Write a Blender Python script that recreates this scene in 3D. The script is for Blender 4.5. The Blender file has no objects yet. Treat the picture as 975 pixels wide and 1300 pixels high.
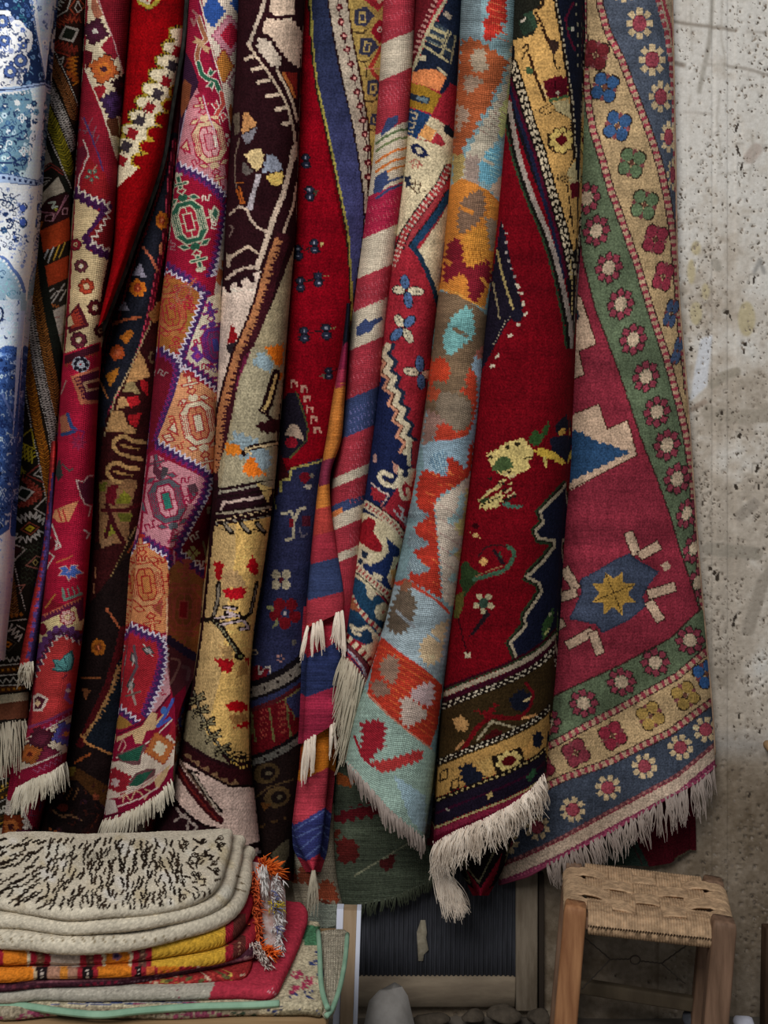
import bpy, math, random
import numpy as np
from mathutils import Vector, Matrix

# ------------------------------------------------------------------ basics
SC = bpy.context.scene
COL = SC.collection
F_PX, DIST, CAM_Z = 1100.0, 1.8, 1.10       # focal length (px), camera distance to wall, camera height
ALB = 1.55                                   # displayed colour -> surface colour


def P(px, py, Y):
    """point of the place that stands Y metres in front of the wall"""
    d = (DIST - Y) / F_PX
    return ((px - 487.5) * d, -Y, CAM_Z - (py - 650.0) * d)


def PN(px, py, Y):
    d = (DIST - Y) / F_PX
    return np.stack([(px - 487.5) * d, -Y + 0 * px, CAM_Z - (py - 650.0) * d], -1)


def lin(c):
    c = np.asarray(c, float) / 255.0
    return np.where(c <= 0.04045, c / 12.92, ((c + 0.055) / 1.055) ** 2.4)


def hx(s):
    if not isinstance(s, str):
        return s
    s = s.lstrip('#')
    return (int(s[0:2], 16), int(s[2:4], 16), int(s[4:6], 16))


def albedo(s, k=None):
    v = np.clip(lin(hx(s)) * (ALB if k is None else k), 0, 0.92)
    return (float(v[0]), float(v[1]), float(v[2]), 1.0)


def props(o, label=None, cat=None, group=None, kind=None):
    if label: o['label'] = label
    if cat: o['category'] = cat
    if group: o['group'] = group
    if kind: o['kind'] = kind
    return o


# ------------------------------------------------------------------ pattern canvas
class Canvas:
    """A woven design, drawn motif by motif; coordinates are in units of 1/611 m on the cloth."""
    S = 2.0

    def __init__(self, x0, y0, x1, y1, base):
        self.x0, self.y0, self.x1, self.y1 = x0, y0, x1, y1
        self.w = int((x1 - x0) * self.S)
        self.h = int((y1 - y0) * self.S)
        self.a = np.empty((self.h, self.w, 3), np.float32)
        self.a[:] = hx(base)
        self.M = (1, 0, 0, 1, 0, 0)

    def _t(self, pts):
        p = np.asarray(pts, float).reshape(-1, 2)
        a, b, c, d, e, f = self.M
        return np.stack([a * p[:, 0] + b * p[:, 1] + e, c * p[:, 0] + d * p[:, 1] + f], 1)

    def at(self, x, y, rot=0.0, sx=1.0, sy=None, shx=0.0):
        sy = sx if sy is None else sy
        r = math.radians(rot)
        k = Canvas.__new__(Canvas)
        k.__dict__ = dict(self.__dict__)
        a, b, c, d, e, f = self.M
        ca, sa = math.cos(r), math.sin(r)
        m = (ca * sx, -sa * sy + ca * shx, sa * sx, ca * sy + sa * shx)
        k.M = (a * m[0] + b * m[2], a * m[1] + b * m[3], c * m[0] + d * m[2], c * m[1] + d * m[3],
               a * x + b * y + e, c * x + d * y + f)
        return k

    def _box(self, p, pad):
        q = (p - (self.x0, self.y0)) * self.S
        i0 = max(0, int(q[:, 0].min() - pad)); i1 = min(self.w, int(q[:, 0].max() + pad) + 2)
        j0 = max(0, int(q[:, 1].min() - pad)); j1 = min(self.h, int(q[:, 1].max() + pad) + 2)
        return q, i0, i1, j0, j1

    def _paint(self, m, c, i0, i1, j0, j1):
        v = self.a[j0:j1, i0:i1]
        v[m] = hx(c)

    def poly(self, pts, c):
        p = self._t(pts)
        q, i0, i1, j0, j1 = self._box(p, 1)
        if i1 <= i0 or j1 <= j0: return self
        X, Y = np.meshgrid(np.arange(i0, i1) + .5, np.arange(j0, j1) + .5)
        m = np.zeros(X.shape, bool)
        n = len(q)
        for k in range(n):
            xa, ya = q[k]; xb, yb = q[(k + 1) % n]
            if ya == yb: continue
            cr = (ya > Y) != (yb > Y)
            m ^= cr & (X < (xb - xa) * (Y - ya) / (yb - ya) + xa)
        self._paint(m, c, i0, i1, j0, j1)
        return self

    def line(self, pts, w, c, closed=False):
        p = self._t(pts)
        if closed: p = np.vstack([p, p[:1]])
        a, b, cc, d = self.M[:4]
        s = math.sqrt(abs(a * d - b * cc))
        r = max(w * s * self.S / 2, 0.55)
        for k in range(len(p) - 1):
            q, i0, i1, j0, j1 = self._box(p[k:k + 2], r + 1)
            if i1 <= i0 or j1 <= j0: continue
            X, Y = np.meshgrid(np.arange(i0, i1) + .5, np.arange(j0, j1) + .5)
            dx, dy = q[1] - q[0]
            L2 = dx * dx + dy * dy + 1e-9
            t = np.clip(((X - q[0, 0]) * dx + (Y - q[0, 1]) * dy) / L2, 0, 1)
            m = (X - q[0, 0] - t * dx) ** 2 + (Y - q[0, 1] - t * dy) ** 2 <= r * r
            self._paint(m, c, i0, i1, j0, j1)
        return self

    def ell(self, x, y, rx, ry, c, rot=0, n=20):
        r = math.radians(rot)
        pts = []
        for k in range(n):
            a = 2 * math.pi * k / n
            u, v = rx * math.cos(a), ry * math.sin(a)
            pts.append((x + u * math.cos(r) - v * math.sin(r), y + u * math.sin(r) + v * math.cos(r)))
        return self.poly(pts, c)

    def rect(self, x, y, hw, hh, c, rot=0):
        return self.at(x, y, rot).poly([(-hw, -hh), (hw, -hh), (hw, hh), (-hw, hh)], c)

    def band(self, A, B, c):
        return self.poly(list(A) + list(B)[::-1], c)

    def zig(self, path, amp, per, w, c, ph=0):
        pts, ang = walk(path, per / 2)
        out = []
        for i, ((x, y), a) in enumerate(zip(pts, ang)):
            s = amp if (i + ph) % 2 else -amp
            out.append((x - math.sin(a) * s, y + math.cos(a) * s))
        return self.line(out, w, c)

    def teeth(self, path, h, per, c, side=1):
        """filled triangles standing on a line"""
        pts, ang = walk(path, per)
        for i in range(len(pts) - 1):
            (xa, ya), (xb, yb) = pts[i], pts[i + 1]
            a = ang[i]
            self.poly([(xa, ya), (xb, yb), ((xa + xb) / 2 - math.sin(a) * h * side, (ya + yb) / 2 + math.cos(a) * h * side)], c)
        return self

    def comb(self, path, h, per, w, c, side=1):
        pts, ang = walk(path, per)
        for (x, y), a in zip(pts, ang):
            self.line([(x, y), (x - math.sin(a) * h * side, y + math.cos(a) * h * side)], w, c)
        return self

    def dash(self, path, w, on, off, c, ph=0.0):
        pts, ang = walk(path, 0.5)
        n = on + off
        seg = []
        def flush():
            if len(seg) < 2: return
            p = np.array([s[:2] for s in seg]); t = np.array([s[2] for s in seg])
            nn = np.stack([-np.sin(t), np.cos(t)], 1) * w / 2
            self.poly(np.vstack([p + nn, (p - nn)[::-1]]), c)
        for i, p in enumerate(pts):
            if ((i * .5 + ph) % n) < on: seg.append((p[0], p[1], ang[i]))
            else:
                flush(); seg = []
        flush()
        return self

    def each(self, path, step, fn, start=0.0):
        pts, ang = walk(path, step, start)
        for i, (p, a) in enumerate(zip(pts, ang)):
            fn(self.at(p[0], p[1], math.degrees(a)), i)
        return self

    def jag(self, pts, c, step=5, amp=2.0):
        """polygon with a serrated, woven edge"""
        pts = list(pts)
        out = []
        q, ang = walk(pts + pts[:1], step)
        for i, ((x, y), a) in enumerate(zip(q, ang)):
            s = 1.35 * (amp if i % 2 else -amp)
            out.append((x - math.sin(a) * s, y + math.cos(a) * s))
        return self.poly(out, c)

    def stepd(self, x, y, rx, ry, n, c, rot=0):
        """stepped diamond"""
        k = self.at(x, y, rot)
        q = []
        for i in range(n):
            xa, xb = rx * (n - i) / n, rx * (n - i - 1) / n
            ya = ry * (i + 0.5) / n
            q += [(xa, ya), (xb + (0.0), ya)]
        full = []
        quad = [(rx, 0)] + q
        full += [(a, b) for a, b in quad]
        full += [(-a, b) for a, b in quad[::-1]]
        full += [(-a, -b) for a, b in quad]
        full += [(a, -b) for a, b in quad[::-1]]
        return k.poly(full, c)

    def dia(self, x, y, rx, ry, c, rot=0):
        return self.at(x, y, rot).poly([(rx, 0), (0, ry), (-rx, 0), (0, -ry)], c)

    def petals(self, x, y, n, r, pr, c, core=None, cr=0, rot=0, squash=1.0):
        for k in range(n):
            a = 2 * math.pi * k / n + math.radians(rot)
            self.ell(x + r * math.cos(a), y + r * math.sin(a) * squash, pr, pr * squash, c, n=10)
        if core: self.ell(x, y, cr, cr * squash, core, n=12)
        return self

    def streaks(self, amt, seed=0, length=60, along='x'):
        """abrash: the dye of the yarn changes from row to row"""
        rng = np.random.default_rng(seed)
        h, w = self.h, self.w
        rows = rng.normal(0, 1, (h, max(2, w // length + 2)))
        xs = np.linspace(0, rows.shape[1] - 1.001, w)
        i = xs.astype(int); f = xs - i
        f = f * f * (3 - 2 * f)
        v = rows[:, i] * (1 - f) + rows[:, i + 1] * f
        sl = rng.normal(0, 1, h // 30 + 3)
        slow = np.interp(np.arange(h) / 30.0, np.arange(len(sl)), sl)
        self.a *= (1 + amt * (0.7 * v + 0.8 * slow[:, None]))[..., None].clip(0.3, 2)
        return self

    def sample(self, X, Y):
        i = np.clip(((X - self.x0) * self.S).astype(int), 0, self.w - 1)
        j = np.clip(((Y - self.y0) * self.S).astype(int), 0, self.h - 1)
        return self.a[j, i]


def walk(path, step, start=0.0):
    p = np.asarray(path, float)
    d = np.hypot(*(p[1:] - p[:-1]).T)
    s = np.concatenate([[0], np.cumsum(d)])
    if s[-1] < 1e-6: return [tuple(p[0])], [0.0]
    t = np.arange(start, s[-1] + 1e-6, step)
    x = np.interp(t, s, p[:, 0]); y = np.interp(t, s, p[:, 1])
    e = 1.0
    ax = np.interp(np.minimum(t + e, s[-1]), s, p[:, 0]) - np.interp(np.maximum(t - e, 0), s, p[:, 0])
    ay = np.interp(np.minimum(t + e, s[-1]), s, p[:, 1]) - np.interp(np.maximum(t - e, 0), s, p[:, 1])
    return list(zip(x, y)), list(np.arctan2(ay, ax))


def curve(pts, n=8):
    """smooth path through points (Catmull-Rom)"""
    p = [np.array(q, float) for q in pts]
    p = [2 * p[0] - p[1]] + p + [2 * p[-1] - p[-2]]
    out = []
    for i in range(1, len(p) - 2):
        for k in range(n):
            t = k / n
            out.append(tuple(0.5 * (2 * p[i] + (p[i + 1] - p[i - 1]) * t + (2 * p[i - 1] - 5 * p[i] + 4 * p[i + 1] - p[i + 2]) * t * t
                                    + (3 * p[i] - p[i - 1] - 3 * p[i + 1] + p[i + 2]) * t ** 3)))
    out.append(tuple(p[-2]))
    return out


def off(path, d):
    """path shifted sideways by d"""
    p = np.asarray(path, float)
    t = np.gradient(p, axis=0)
    t /= np.hypot(t[:, 0], t[:, 1])[:, None] + 1e-9
    return [tuple(q) for q in p + np.stack([-t[:, 1], t[:, 0]], 1) * d]


# ------------------------------------------------------------------ materials
def nt(name):
    m = bpy.data.materials.new(name)
    m.use_nodes = True
    t = m.node_tree
    for n in list(t.nodes): t.nodes.remove(n)
    out = t.nodes.new('ShaderNodeOutputMaterial')
    b = t.nodes.new('ShaderNodeBsdfPrincipled')
    t.links.new(b.outputs[0], out.inputs[0])
    return m, t, b


def N(t, kind, **kw):
    n = t.nodes.new(kind)
    for k, v in kw.items():
        if k.startswith('i_'):
            n.inputs[k[2:].replace('_', ' ')].default_value = v
        else:
            setattr(n, k, v)
    return n


def math_node(t, op, a, b):
    n = N(t, 'ShaderNodeMath', operation=op)
    for i, v in enumerate((a, b)):
        if hasattr(v, 'is_linked') or hasattr(v, 'links'):
            t.links.new(v, n.inputs[i])
        else:
            n.inputs[i].default_value = v
    return n.outputs[0]


def ramp(t, fac, stops):
    r = N(t, 'ShaderNodeValToRGB')
    el = r.color_ramp.elements
    while len(el) > 1: el.remove(el[-1])
    el[0].position = stops[0][0]; el[0].color = stops[0][1]
    for p, c in stops[1:]:
        e = el.new(p); e.color = c
    t.links.new(fac, r.inputs[0])
    return r


def mix(t, fac, a, b, blend='MIX'):
    n = N(t, 'ShaderNodeMix', data_type='RGBA', blend_type=blend)
    for sock, v in ((0, fac), (6, a), (7, b)):
        if hasattr(v, 'links'): t.links.new(v, n.inputs[sock])
        else: n.inputs[sock].default_value = v
    return n.outputs[2]


def wool_material(name, weave, strength, vary=0.3, sheen=0.0):
    """yarn colours come from the woven design; weave and fuzz are a bump"""
    m, t, b = nt(name)
    att = N(t, 'ShaderNodeAttribute', attribute_name='design')
    co = N(t, 'ShaderNodeAttribute', attribute_name='cloth')
    no = N(t, 'ShaderNodeTexNoise', i_Scale=260.0, i_Detail=3.0)
    t.links.new(co.outputs['Vector'], no.inputs['Vector'])
    rp = ramp(t, no.outputs['Fac'], [(0.3, (1 - vary,) * 3 + (1,)), (0.7, (1 + vary * .4,) * 3 + (1,))])
    n2 = N(t, 'ShaderNodeTexNoise', i_Scale=1.0, i_Detail=4.0, i_Roughness=0.65)
    mp = N(t, 'ShaderNodeMapping'); mp.inputs['Scale'].default_value = (95.0, 38.0, 1.0)
    t.links.new(co.outputs['Vector'], mp.inputs[0]); t.links.new(mp.outputs[0], n2.inputs['Vector'])
    r2 = ramp(t, n2.outputs['Fac'], [(0.3, (1 - vary * .55,) * 3 + (1,)), (0.7, (1 + vary * .45,) * 3 + (1,))])
    c = mix(t, 1.0, att.outputs['Color'], rp.outputs[0], 'MULTIPLY')
    c = mix(t, 1.0, c, r2.outputs[0], 'MULTIPLY')
    t.links.new(c, b.inputs['Base Color'])
    b.inputs['Roughness'].default_value = 0.9
    b.inputs['Specular IOR Level'].default_value = 0.03
    if sheen:
        b.inputs['Sheen Weight'].default_value = sheen
        b.inputs['Sheen Roughness'].default_value = 0.5
    h = no.outputs['Fac']
    if weave:
        for axis, sc in weave:
            wv = N(t, 'ShaderNodeTexWave', wave_type='BANDS', bands_direction=axis, i_Scale=sc, i_Distortion=1.2)
            wv.inputs['Detail Scale'].default_value = 4.0
            t.links.new(co.outputs['Vector'], wv.inputs['Vector'])
            h = math_node(t, 'ADD', h, wv.outputs['Fac'])
    bp = N(t, 'ShaderNodeBump', i_Strength=strength, i_Distance=0.002)
    t.links.new(h, bp.inputs['Height'])
    t.links.new(bp.outputs[0], b.inputs['Normal'])
    return m


def simple_mat(name, colour, rough=0.8, noise=None, spec=0.2):
    """noise = (scale, second colour, (sx,sy,sz) stretch, bump)"""
    m, t, b = nt(name)
    b.inputs['Roughness'].default_value = rough
    b.inputs['Specular IOR Level'].default_value = spec
    ca = albedo(colour)
    if noise:
        sc, c2, st, bump = noise
        tc = N(t, 'ShaderNodeTexCoord')
        mp = N(t, 'ShaderNodeMapping')
        mp.inputs['Scale'].default_value = st
        t.links.new(tc.outputs['Object'], mp.inputs[0])
        no = N(t, 'ShaderNodeTexNoise', i_Scale=sc, i_Detail=6.0, i_Roughness=0.6)
        t.links.new(mp.outputs[0], no.inputs['Vector'])
        r = ramp(t, no.outputs['Fac'], [(0.35, ca), (0.65, albedo(c2))])
        t.links.new(r.outputs[0], b.inputs['Base Color'])
        bp = N(t, 'ShaderNodeBump', i_Strength=bump, i_Distance=0.003)
        t.links.new(no.outputs['Fac'], bp.inputs['Height'])
        t.links.new(bp.outputs[0], b.inputs['Normal'])
    else:
        b.inputs['Base Color'].default_value = ca
    return m


PILE = wool_material('wool_pile', None, 0.5, 0.5)
KILIM = wool_material('flat_woven_wool', [('Y', 110.0)], 0.45, 0.3)
RIBBED = wool_material('ribbed_flat_weave', [('X', 75.0), ('Y', 90.0)], 0.5, 0.32)
COTTON = wool_material('printed_cotton', None, 0.25, 0.12)


# ------------------------------------------------------------------ mesh helpers
def grid_faces(r, c):
    i = np.arange(r * c).reshape(r, c)
    return np.stack([i[:-1, :-1], i[1:, :-1], i[1:, 1:], i[:-1, 1:]], -1).reshape(-1, 4)


def np_mesh(name, v, f, mat, parent=None, colours=None, cloth=None, smooth=True, at=None):
    v = np.asarray(v, np.float64).reshape(-1, 3)
    f = np.asarray(f, np.int32)
    if at is None:
        lo, hi = v.min(0), v.max(0)
        at = np.array([(lo[0] + hi[0]) / 2, (lo[1] + hi[1]) / 2, lo[2]])
    else:
        at = np.asarray(at, float)
    me = bpy.data.meshes.new(name)
    k = f.shape[1]
    me.vertices.add(len(v)); me.vertices.foreach_set('co', (v - at).ravel().astype(np.float32))
    me.loops.add(f.size); me.loops.foreach_set('vertex_index', f.ravel())
    me.polygons.add(len(f)); me.polygons.foreach_set('loop_start', np.arange(0, f.size, k, dtype=np.int32))
    if smooth: me.polygons.foreach_set('use_smooth', np.ones(len(f), bool))
    if colours is not None:
        a = me.color_attributes.new('design', 'FLOAT_COLOR', 'POINT')
        a.data.foreach_set('color', np.concatenate([colours, np.ones((len(v), 1))], 1).ravel().astype(np.float32))
    if cloth is not None:
        a = me.attributes.new('cloth', 'FLOAT_VECTOR', 'POINT')
        a.data.foreach_set('vector', np.asarray(cloth).ravel().astype(np.float32))
    me.update(calc_edges=True)
    me.validate()
    me.materials.append(mat)
    o = bpy.data.objects.new(name, me)
    COL.objects.link(o)
    if parent is not None:
        o.parent = parent
        o.location = Vector(at) - WORLD[parent.name]
    else:
        o.location = at
    WORLD[o.name] = Vector(at)
    return o


WORLD = {}


def empty(name, loc):
    o = bpy.data.objects.new(name, None)
    COL.objects.link(o)
    o.location = loc
    o.empty_display_size = 0.05
    WORLD[o.name] = Vector(loc)
    return o


class MB:
    """collects quads for one part"""
    def __init__(self):
        self.v, self.f = [], []

    def grid(self, pts):
        pts = np.asarray(pts, float)
        r, c = pts.shape[:2]
        self.f.append(grid_faces(r, c) + sum(len(x) for x in self.v))
        self.v.append(pts.reshape(-1, 3))
        return self

    def tube(self, path, rad, n=8, cap=True):
        p = np.asarray(path, float)
        rad = np.broadcast_to(np.asarray(rad, float), (len(p),))
        t = np.gradient(p, axis=0)
        t /= np.linalg.norm(t, axis=1)[:, None] + 1e-12
        ref = np.array([0, 0, 1.0]) if abs(t[:, 2]).mean() < 0.8 else np.array([0, 1.0, 0])
        a = np.cross(t, ref); a /= np.linalg.norm(a, axis=1)[:, None] + 1e-12
        b = np.cross(t, a)
        th = np.linspace(0, 2 * np.pi, n + 1)
        ring = p[:, None] + rad[:, None, None] * (np.cos(th)[None, :, None] * a[:, None] + np.sin(th)[None, :, None] * b[:, None])
        if cap:
            ring = np.concatenate([np.repeat(p[:1, None], n + 1, 1), ring, np.repeat(p[-1:, None], n + 1, 1)], 0)
        return self.grid(ring)

    def loft(self, rings, cap=True):
        """rings: list of closed outlines with the same number of points"""
        r = np.asarray(rings, float)
        r = np.concatenate([r, r[:, :1]], 1)
        if cap:
            a = np.repeat(r[:1].mean(1, keepdims=True), r.shape[1], 1)
            b = np.repeat(r[-1:].mean(1, keepdims=True), r.shape[1], 1)
            r = np.concatenate([a, r, b], 0)
        return self.grid(r)

    def build(self, name, mat, parent=None, smooth=True, at=None, colour_fn=None, autosmooth=None):
        v = np.concatenate(self.v); f = np.concatenate(self.f)
        o = np_mesh(name, v, f, mat, parent, smooth=smooth, at=at)
        return o


def rounded_ring(hw, hh, r, n=4):
    """rounded rectangle outline in 2D"""
    out = []
    for cx, cy, a0 in ((hw - r, hh - r, 0), (-hw + r, hh - r, 90), (-hw + r, -hh + r, 180), (hw - r, -hh + r, 270)):
        for k in range(n + 1):
            a = math.radians(a0 + 90 * k / n)
            out.append((cx + r * math.cos(a), cy + r * math.sin(a)))
    return np.array(out)


def bar(mb, a, b, hw, hh, r, side, taper=1.0, n=3, ends=0.4):
    """rounded bar from a to b; side = direction of hw"""
    a, b = np.array(a, float), np.array(b, float)
    t = (b - a) / np.linalg.norm(b - a)
    s = np.array(side, float); s -= t * s.dot(t); s /= np.linalg.norm(s)
    u = np.cross(t, s)
    L = np.linalg.norm(b - a)
    ring = rounded_ring(hw, hh, r, n)
    R = []
    e = min(r, L * .3) * ends
    for d, sc in ((0, 0.86), (e * .4, 0.96), (e, 1.0), (L - e, 1.0), (L - e * .4, 0.96), (L, 0.86)):
        k = sc * (1 + (taper - 1) * d / L)
        R.append(a + t * d + ring[:, :1] * k * s + ring[:, 1:] * k * u)
    mb.loft(R)
    return mb


# ------------------------------------------------------------------ hanging cloth
def lerp_curve(tab, y, sm=18):
    """tab = [(y, x), ...] ; smooth interpolation"""
    ys = np.array([a for a, _ in tab], float); xs = np.array([b for _, b in tab], float)
    g = np.arange(ys[0] - 150, ys[-1] + 150, 2.0)
    # continue straight past both ends
    v = np.interp(g, ys, xs)
    lo = g < ys[0]; hi = g > ys[-1]
    v[lo] = xs[0] + (g[lo] - ys[0]) * (xs[1] - xs[0]) / (ys[1] - ys[0])
    v[hi] = xs[-1] + (g[hi] - ys[-1]) * (xs[-1] - xs[-2]) / (ys[-1] - ys[-2])
    if sm:
        k = np.exp(-0.5 * (np.arange(-60, 61) * 2.0 / sm) ** 2); k /= k.sum()
        pad = np.pad(v, 60, mode='reflect', reflect_type='odd')
        v = np.convolve(pad, k, 'valid')
    return np.interp(y, g, v)


class Cloth:
    """one hanging fold of a rug: outline left/right, lower edge, depth"""
    def __init__(self, L, R, bottom, B, H, top=-75, p=2.3, prof=None, skirt=0.10, seed=1, wob=0.004, slope=0.0, sm=18, flare=(8, 8)):
        self.L, self.R, self.bot = L, R, bottom
        self.B, self.H, self.top, self.p, self.prof = B, H, top, p, prof
        self.skirt, self.seed, self.wob, self.slope, self.sm, self.flare = skirt, seed, wob, slope, sm, flare

    def edge(self, y):
        return lerp_curve(self.L, y, self.sm), lerp_curve(self.R, y, self.sm)

    def ybot(self, u):
        if not isinstance(self.bot, (list, tuple)):
            return np.full_like(u, self.bot)
        us = [a for a, _ in self.bot]; ys = [b for _, b in self.bot]
        return np.interp(u, us, ys)

    def depth(self, u, px, py):
        e = np.clip(np.abs(u), 0, 1)
        B = self.B(py) if callable(self.B) else self.B
        H = self.H(py) if callable(self.H) else self.H
        if self.prof is not None:
            d = self.prof(u, px, py)
        else:
            d = H * (1 - e ** self.p) ** (1 / 2.0)
        s = self.seed
        w = (np.sin(px * .045 + py * .011 + s) + np.sin(py * .023 - px * .02 + 2.1 * s) + .6 * np.sin(py * .047 + px * .06 + 3.7 * s)) * self.wob
        return B + d + w * (1 - e ** 4) + self.slope * (py - 500) / 1000.0

    def point(self, u, py):
        u = np.asarray(u, float); py = np.asarray(py, float)
        l, r = self.edge(py)
        px = l + (u + 1) / 2 * (r - l)
        return px, py, self.depth(u, px, py)


def hang(name, cl, cv, mat, parent=None, knot=2.0, speck=0.07, res=1.2, alb=None, amt=0.0):
    ymid = np.linspace(0, 900, 10)
    l, r = cl.edge(np.clip(ymid, cl.L[0][0], cl.L[-1][0]))
    W = float(np.max(r - l))
    nf = max(12, int(1.35 * W / res))
    th = np.linspace(-np.pi / 2, np.pi / 2, nf)
    u = 0.55 * np.sin(th) + 0.45 * th / (np.pi / 2)
    ub = np.max(cl.ybot(u))
    nr = int((ub - cl.top) / res)
    t = np.linspace(0, 1, nr)[:, None]
    yb = cl.ybot(u)[None]
    py = cl.top + (yb - cl.top) * t
    U = np.broadcast_to(u[None], py.shape)
    px, py, Y = cl.point(U, py)
    V = PN(px, py, Y)
    # returns of the fold towards the wall
    ns = 7
    parts, pxs, pys = [], [], []
    for sgn, col in ((-1, 0), (1, -1)):
        blk, bx, by = [], [], []
        for k in range(1, ns + 1):
            s = k / ns
            y0 = Y[:, col]
            yy = np.maximum(y0 - cl.skirt * s, np.minimum(0.012, y0))
            inward = sgn * (cl.flare[0 if sgn < 0 else 1] * s * s)
            blk.append(PN(px[:, col] + inward, py[:, col], yy))
            bx.append(px[:, col] - sgn * s * cl.skirt * 300); by.append(py[:, col])
        if sgn < 0: blk, bx, by = blk[::-1], bx[::-1], by[::-1]
        parts.append(np.stack(blk, 1)); pxs.append(np.stack(bx, 1)); pys.append(np.stack(by, 1))
    V = np.concatenate([parts[0], V, parts[1]], 1)
    X = np.concatenate([pxs[0], px, pxs[1]], 1)
    Yp = np.concatenate([pys[0], py, pys[1]], 1)
    rr, cc = V.shape[:2]
    # cloth coordinates (metres along the cloth)
    cu = np.concatenate([np.zeros((rr, 1)), np.cumsum(np.linalg.norm(np.diff(V, axis=1), axis=2), 1)], 1)
    cvv = np.concatenate([np.zeros((1, cc)), np.cumsum(np.linalg.norm(np.diff(V, axis=0), axis=2), 0)], 0)
    cloth = np.stack([cu - cu.mean(1, keepdims=True), cvv, np.full_like(cu, cl.seed * 3.3)], -1)
    # knots
    if knot:
        sx = (np.floor(X / knot) + .5) * knot
        sy = (np.floor(Yp / knot) + .5) * knot
    else:
        sx, sy = X, Yp
    c = cv.sample(sx, sy)
    kk = knot or 1.5
    hsh = np.sin(np.floor(X / kk) * 12.9898 + np.floor(Yp / kk) * 78.233 + cl.seed) * 43758.5453
    c = c * (1 + speck * 2 * ((hsh - np.floor(hsh)) - .5))[..., None]
    c = np.clip(lin(np.clip(c, 0, 255)) * (ALB if alb is None else alb), 0, 0.9)
    return np_mesh(name, V, grid_faces(rr, cc), mat, parent, colours=c.reshape(-1, 3), cloth=cloth.reshape(-1, 3))


def fringe(name, parent, cl, u0, u1, n, length, mat, seed=0, rad=0.0011, strands=5, slant=(0, 0), lift=0.004, spread=3.0, curl=3.0, edge=None, droop=0):
    """tassels along the lower edge of a cloth; length in px"""
    rng = random.Random(seed)
    mb = MB()
    for i in range(n):
        f = (i + .5 + rng.uniform(-.3, .3)) / n
        if edge is None:
            u = u0 + (u1 - u0) * f
            yb = float(cl.ybot(np.array([u]))[0])
            px, py, Y = cl.point(np.array([u]), np.array([yb]))
            px, py, Y = float(px[0]), float(py[0]), float(Y[0])
        else:
            q = np.asarray(edge, float)
            s = f * (len(q) - 1); k = min(int(s), len(q) - 2); s -= k
            px, py, Y = q[k] * (1 - s) + q[k + 1] * s
        ln = (length(f) if callable(length) else length) * rng.uniform(.75, 1.2)
        dx0 = slant[0] + (slant[1] - slant[0]) * f + rng.uniform(-spread, spread)
        for sdx in range(strands):
            ox, oy = rng.uniform(-1.6, 1.6), rng.uniform(-2.5, .5)
            l2 = ln * rng.uniform(.75, 1.1)
            ex = dx0 + rng.uniform(-curl, curl)
            bend = rng.uniform(-curl, curl) * .7
            zz = rng.uniform(-.003, .006)
            pts = []
            for k in range(6):
                s = k / 5
                X = px + ox * (1 - .5 * s) + ex * s + bend * math.sin(math.pi * s)
                Z = py + oy + l2 * s
                pts.append(P(X, Z, Y + lift * math.sin(math.pi * min(1, s * 1.4)) + zz * s))
            mb.tube(pts, [rad * 1.15, rad * 1.2, rad * 1.1, rad, rad * .8, rad * .35], n=4, cap=False)
    return mb.build(name, mat, parent)


def hem(name, parent, cl, mat, rad=0.004, u0=-1.0, u1=1.0, dy=0.0):
    u = np.linspace(u0, u1, 60)
    px, py, Y = cl.point(u, cl.ybot(u) + dy)
    return MB().tube(PN(px, py, Y - rad * .3), rad, n=8).build(name, mat, parent)
# ------------------------------------------------------------------ motifs
def inside(pts, x, y):
    c = False
    n = len(pts)
    for i in range(n):
        xa, ya = pts[i]; xb, yb = pts[(i + 1) % n]
        if (ya > y) != (yb > y) and x < (xb - xa) * (y - ya) / (yb - ya) + xa: c = not c
    return c


def floral(cv, region, n, size, cols, seed=0, kinds='fcl'):
    """dense arabesque: florets, curls and leaves"""
    rng = random.Random(seed)
    xs = [p[0] for p in region]; ys = [p[1] for p in region]
    k = 0; tries = 0; done = []
    while k < n and tries < n * 12:
        tries += 1
        x, y = rng.uniform(min(xs), max(xs)), rng.uniform(min(ys), max(ys))
        if not inside(region, x, y): continue
        if any((x - a) ** 2 + (y - b) ** 2 < (size * .8) ** 2 for a, b in done): continue
        done.append((x, y)); k += 1
        c = rng.choice(cols); s = size * rng.uniform(.6, 1.2)
        kind = rng.choice(kinds)
        q = cv.at(x, y, rng.uniform(0, 360), s)
        if kind == 'f':
            q.petals(0, 0, rng.choice((5, 6)), .34, .2, c, rng.choice(cols), .16)
        elif kind == 'c':
            pts = [(.55 * (1 - t) * math.cos(7 * t), .55 * (1 - t) * math.sin(7 * t)) for t in np.linspace(0, .9, 12)]
            q.line(pts, .14, c).line([pts[0], (.8, -.4), (1.0, -.5)], .13, c)
        elif kind == 'l':
            q.ell(0, 0, .45, .17, c); q.ell(.3, .3, .3, .13, c, 50)
        elif kind == 's':
            q.line([(-.6, -.2), (-.25, .15), (.15, -.15), (.6, .2)], .16, c)


def hook(q, c, w=.16):
    q.line([(-.5, .5), (-.5, -.4), (.1, -.4), (.1, .1), (-.2, .1)], w, c)


def chevrons(cv, path, half, step, w, c1, c2, spine=None, seed=0):
    """plait of short stitches pointing along a path"""
    def f(q, i):
        c = c1 if i % 2 else c2
        q.line([(-half * .55, -half), (half * .15, -half * .12)], w, c)
        q.line([(-half * .55, half), (half * .15, half * .12)], w, c)
    cv.each(path, step, f)


def xband(cv, path, half, step, w, c):
    cv.zig(off(path, 0), half * .85, step, w, c, 0)
    cv.zig(off(path, 0), half * .85, step, w * .8, c, 1)


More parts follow.
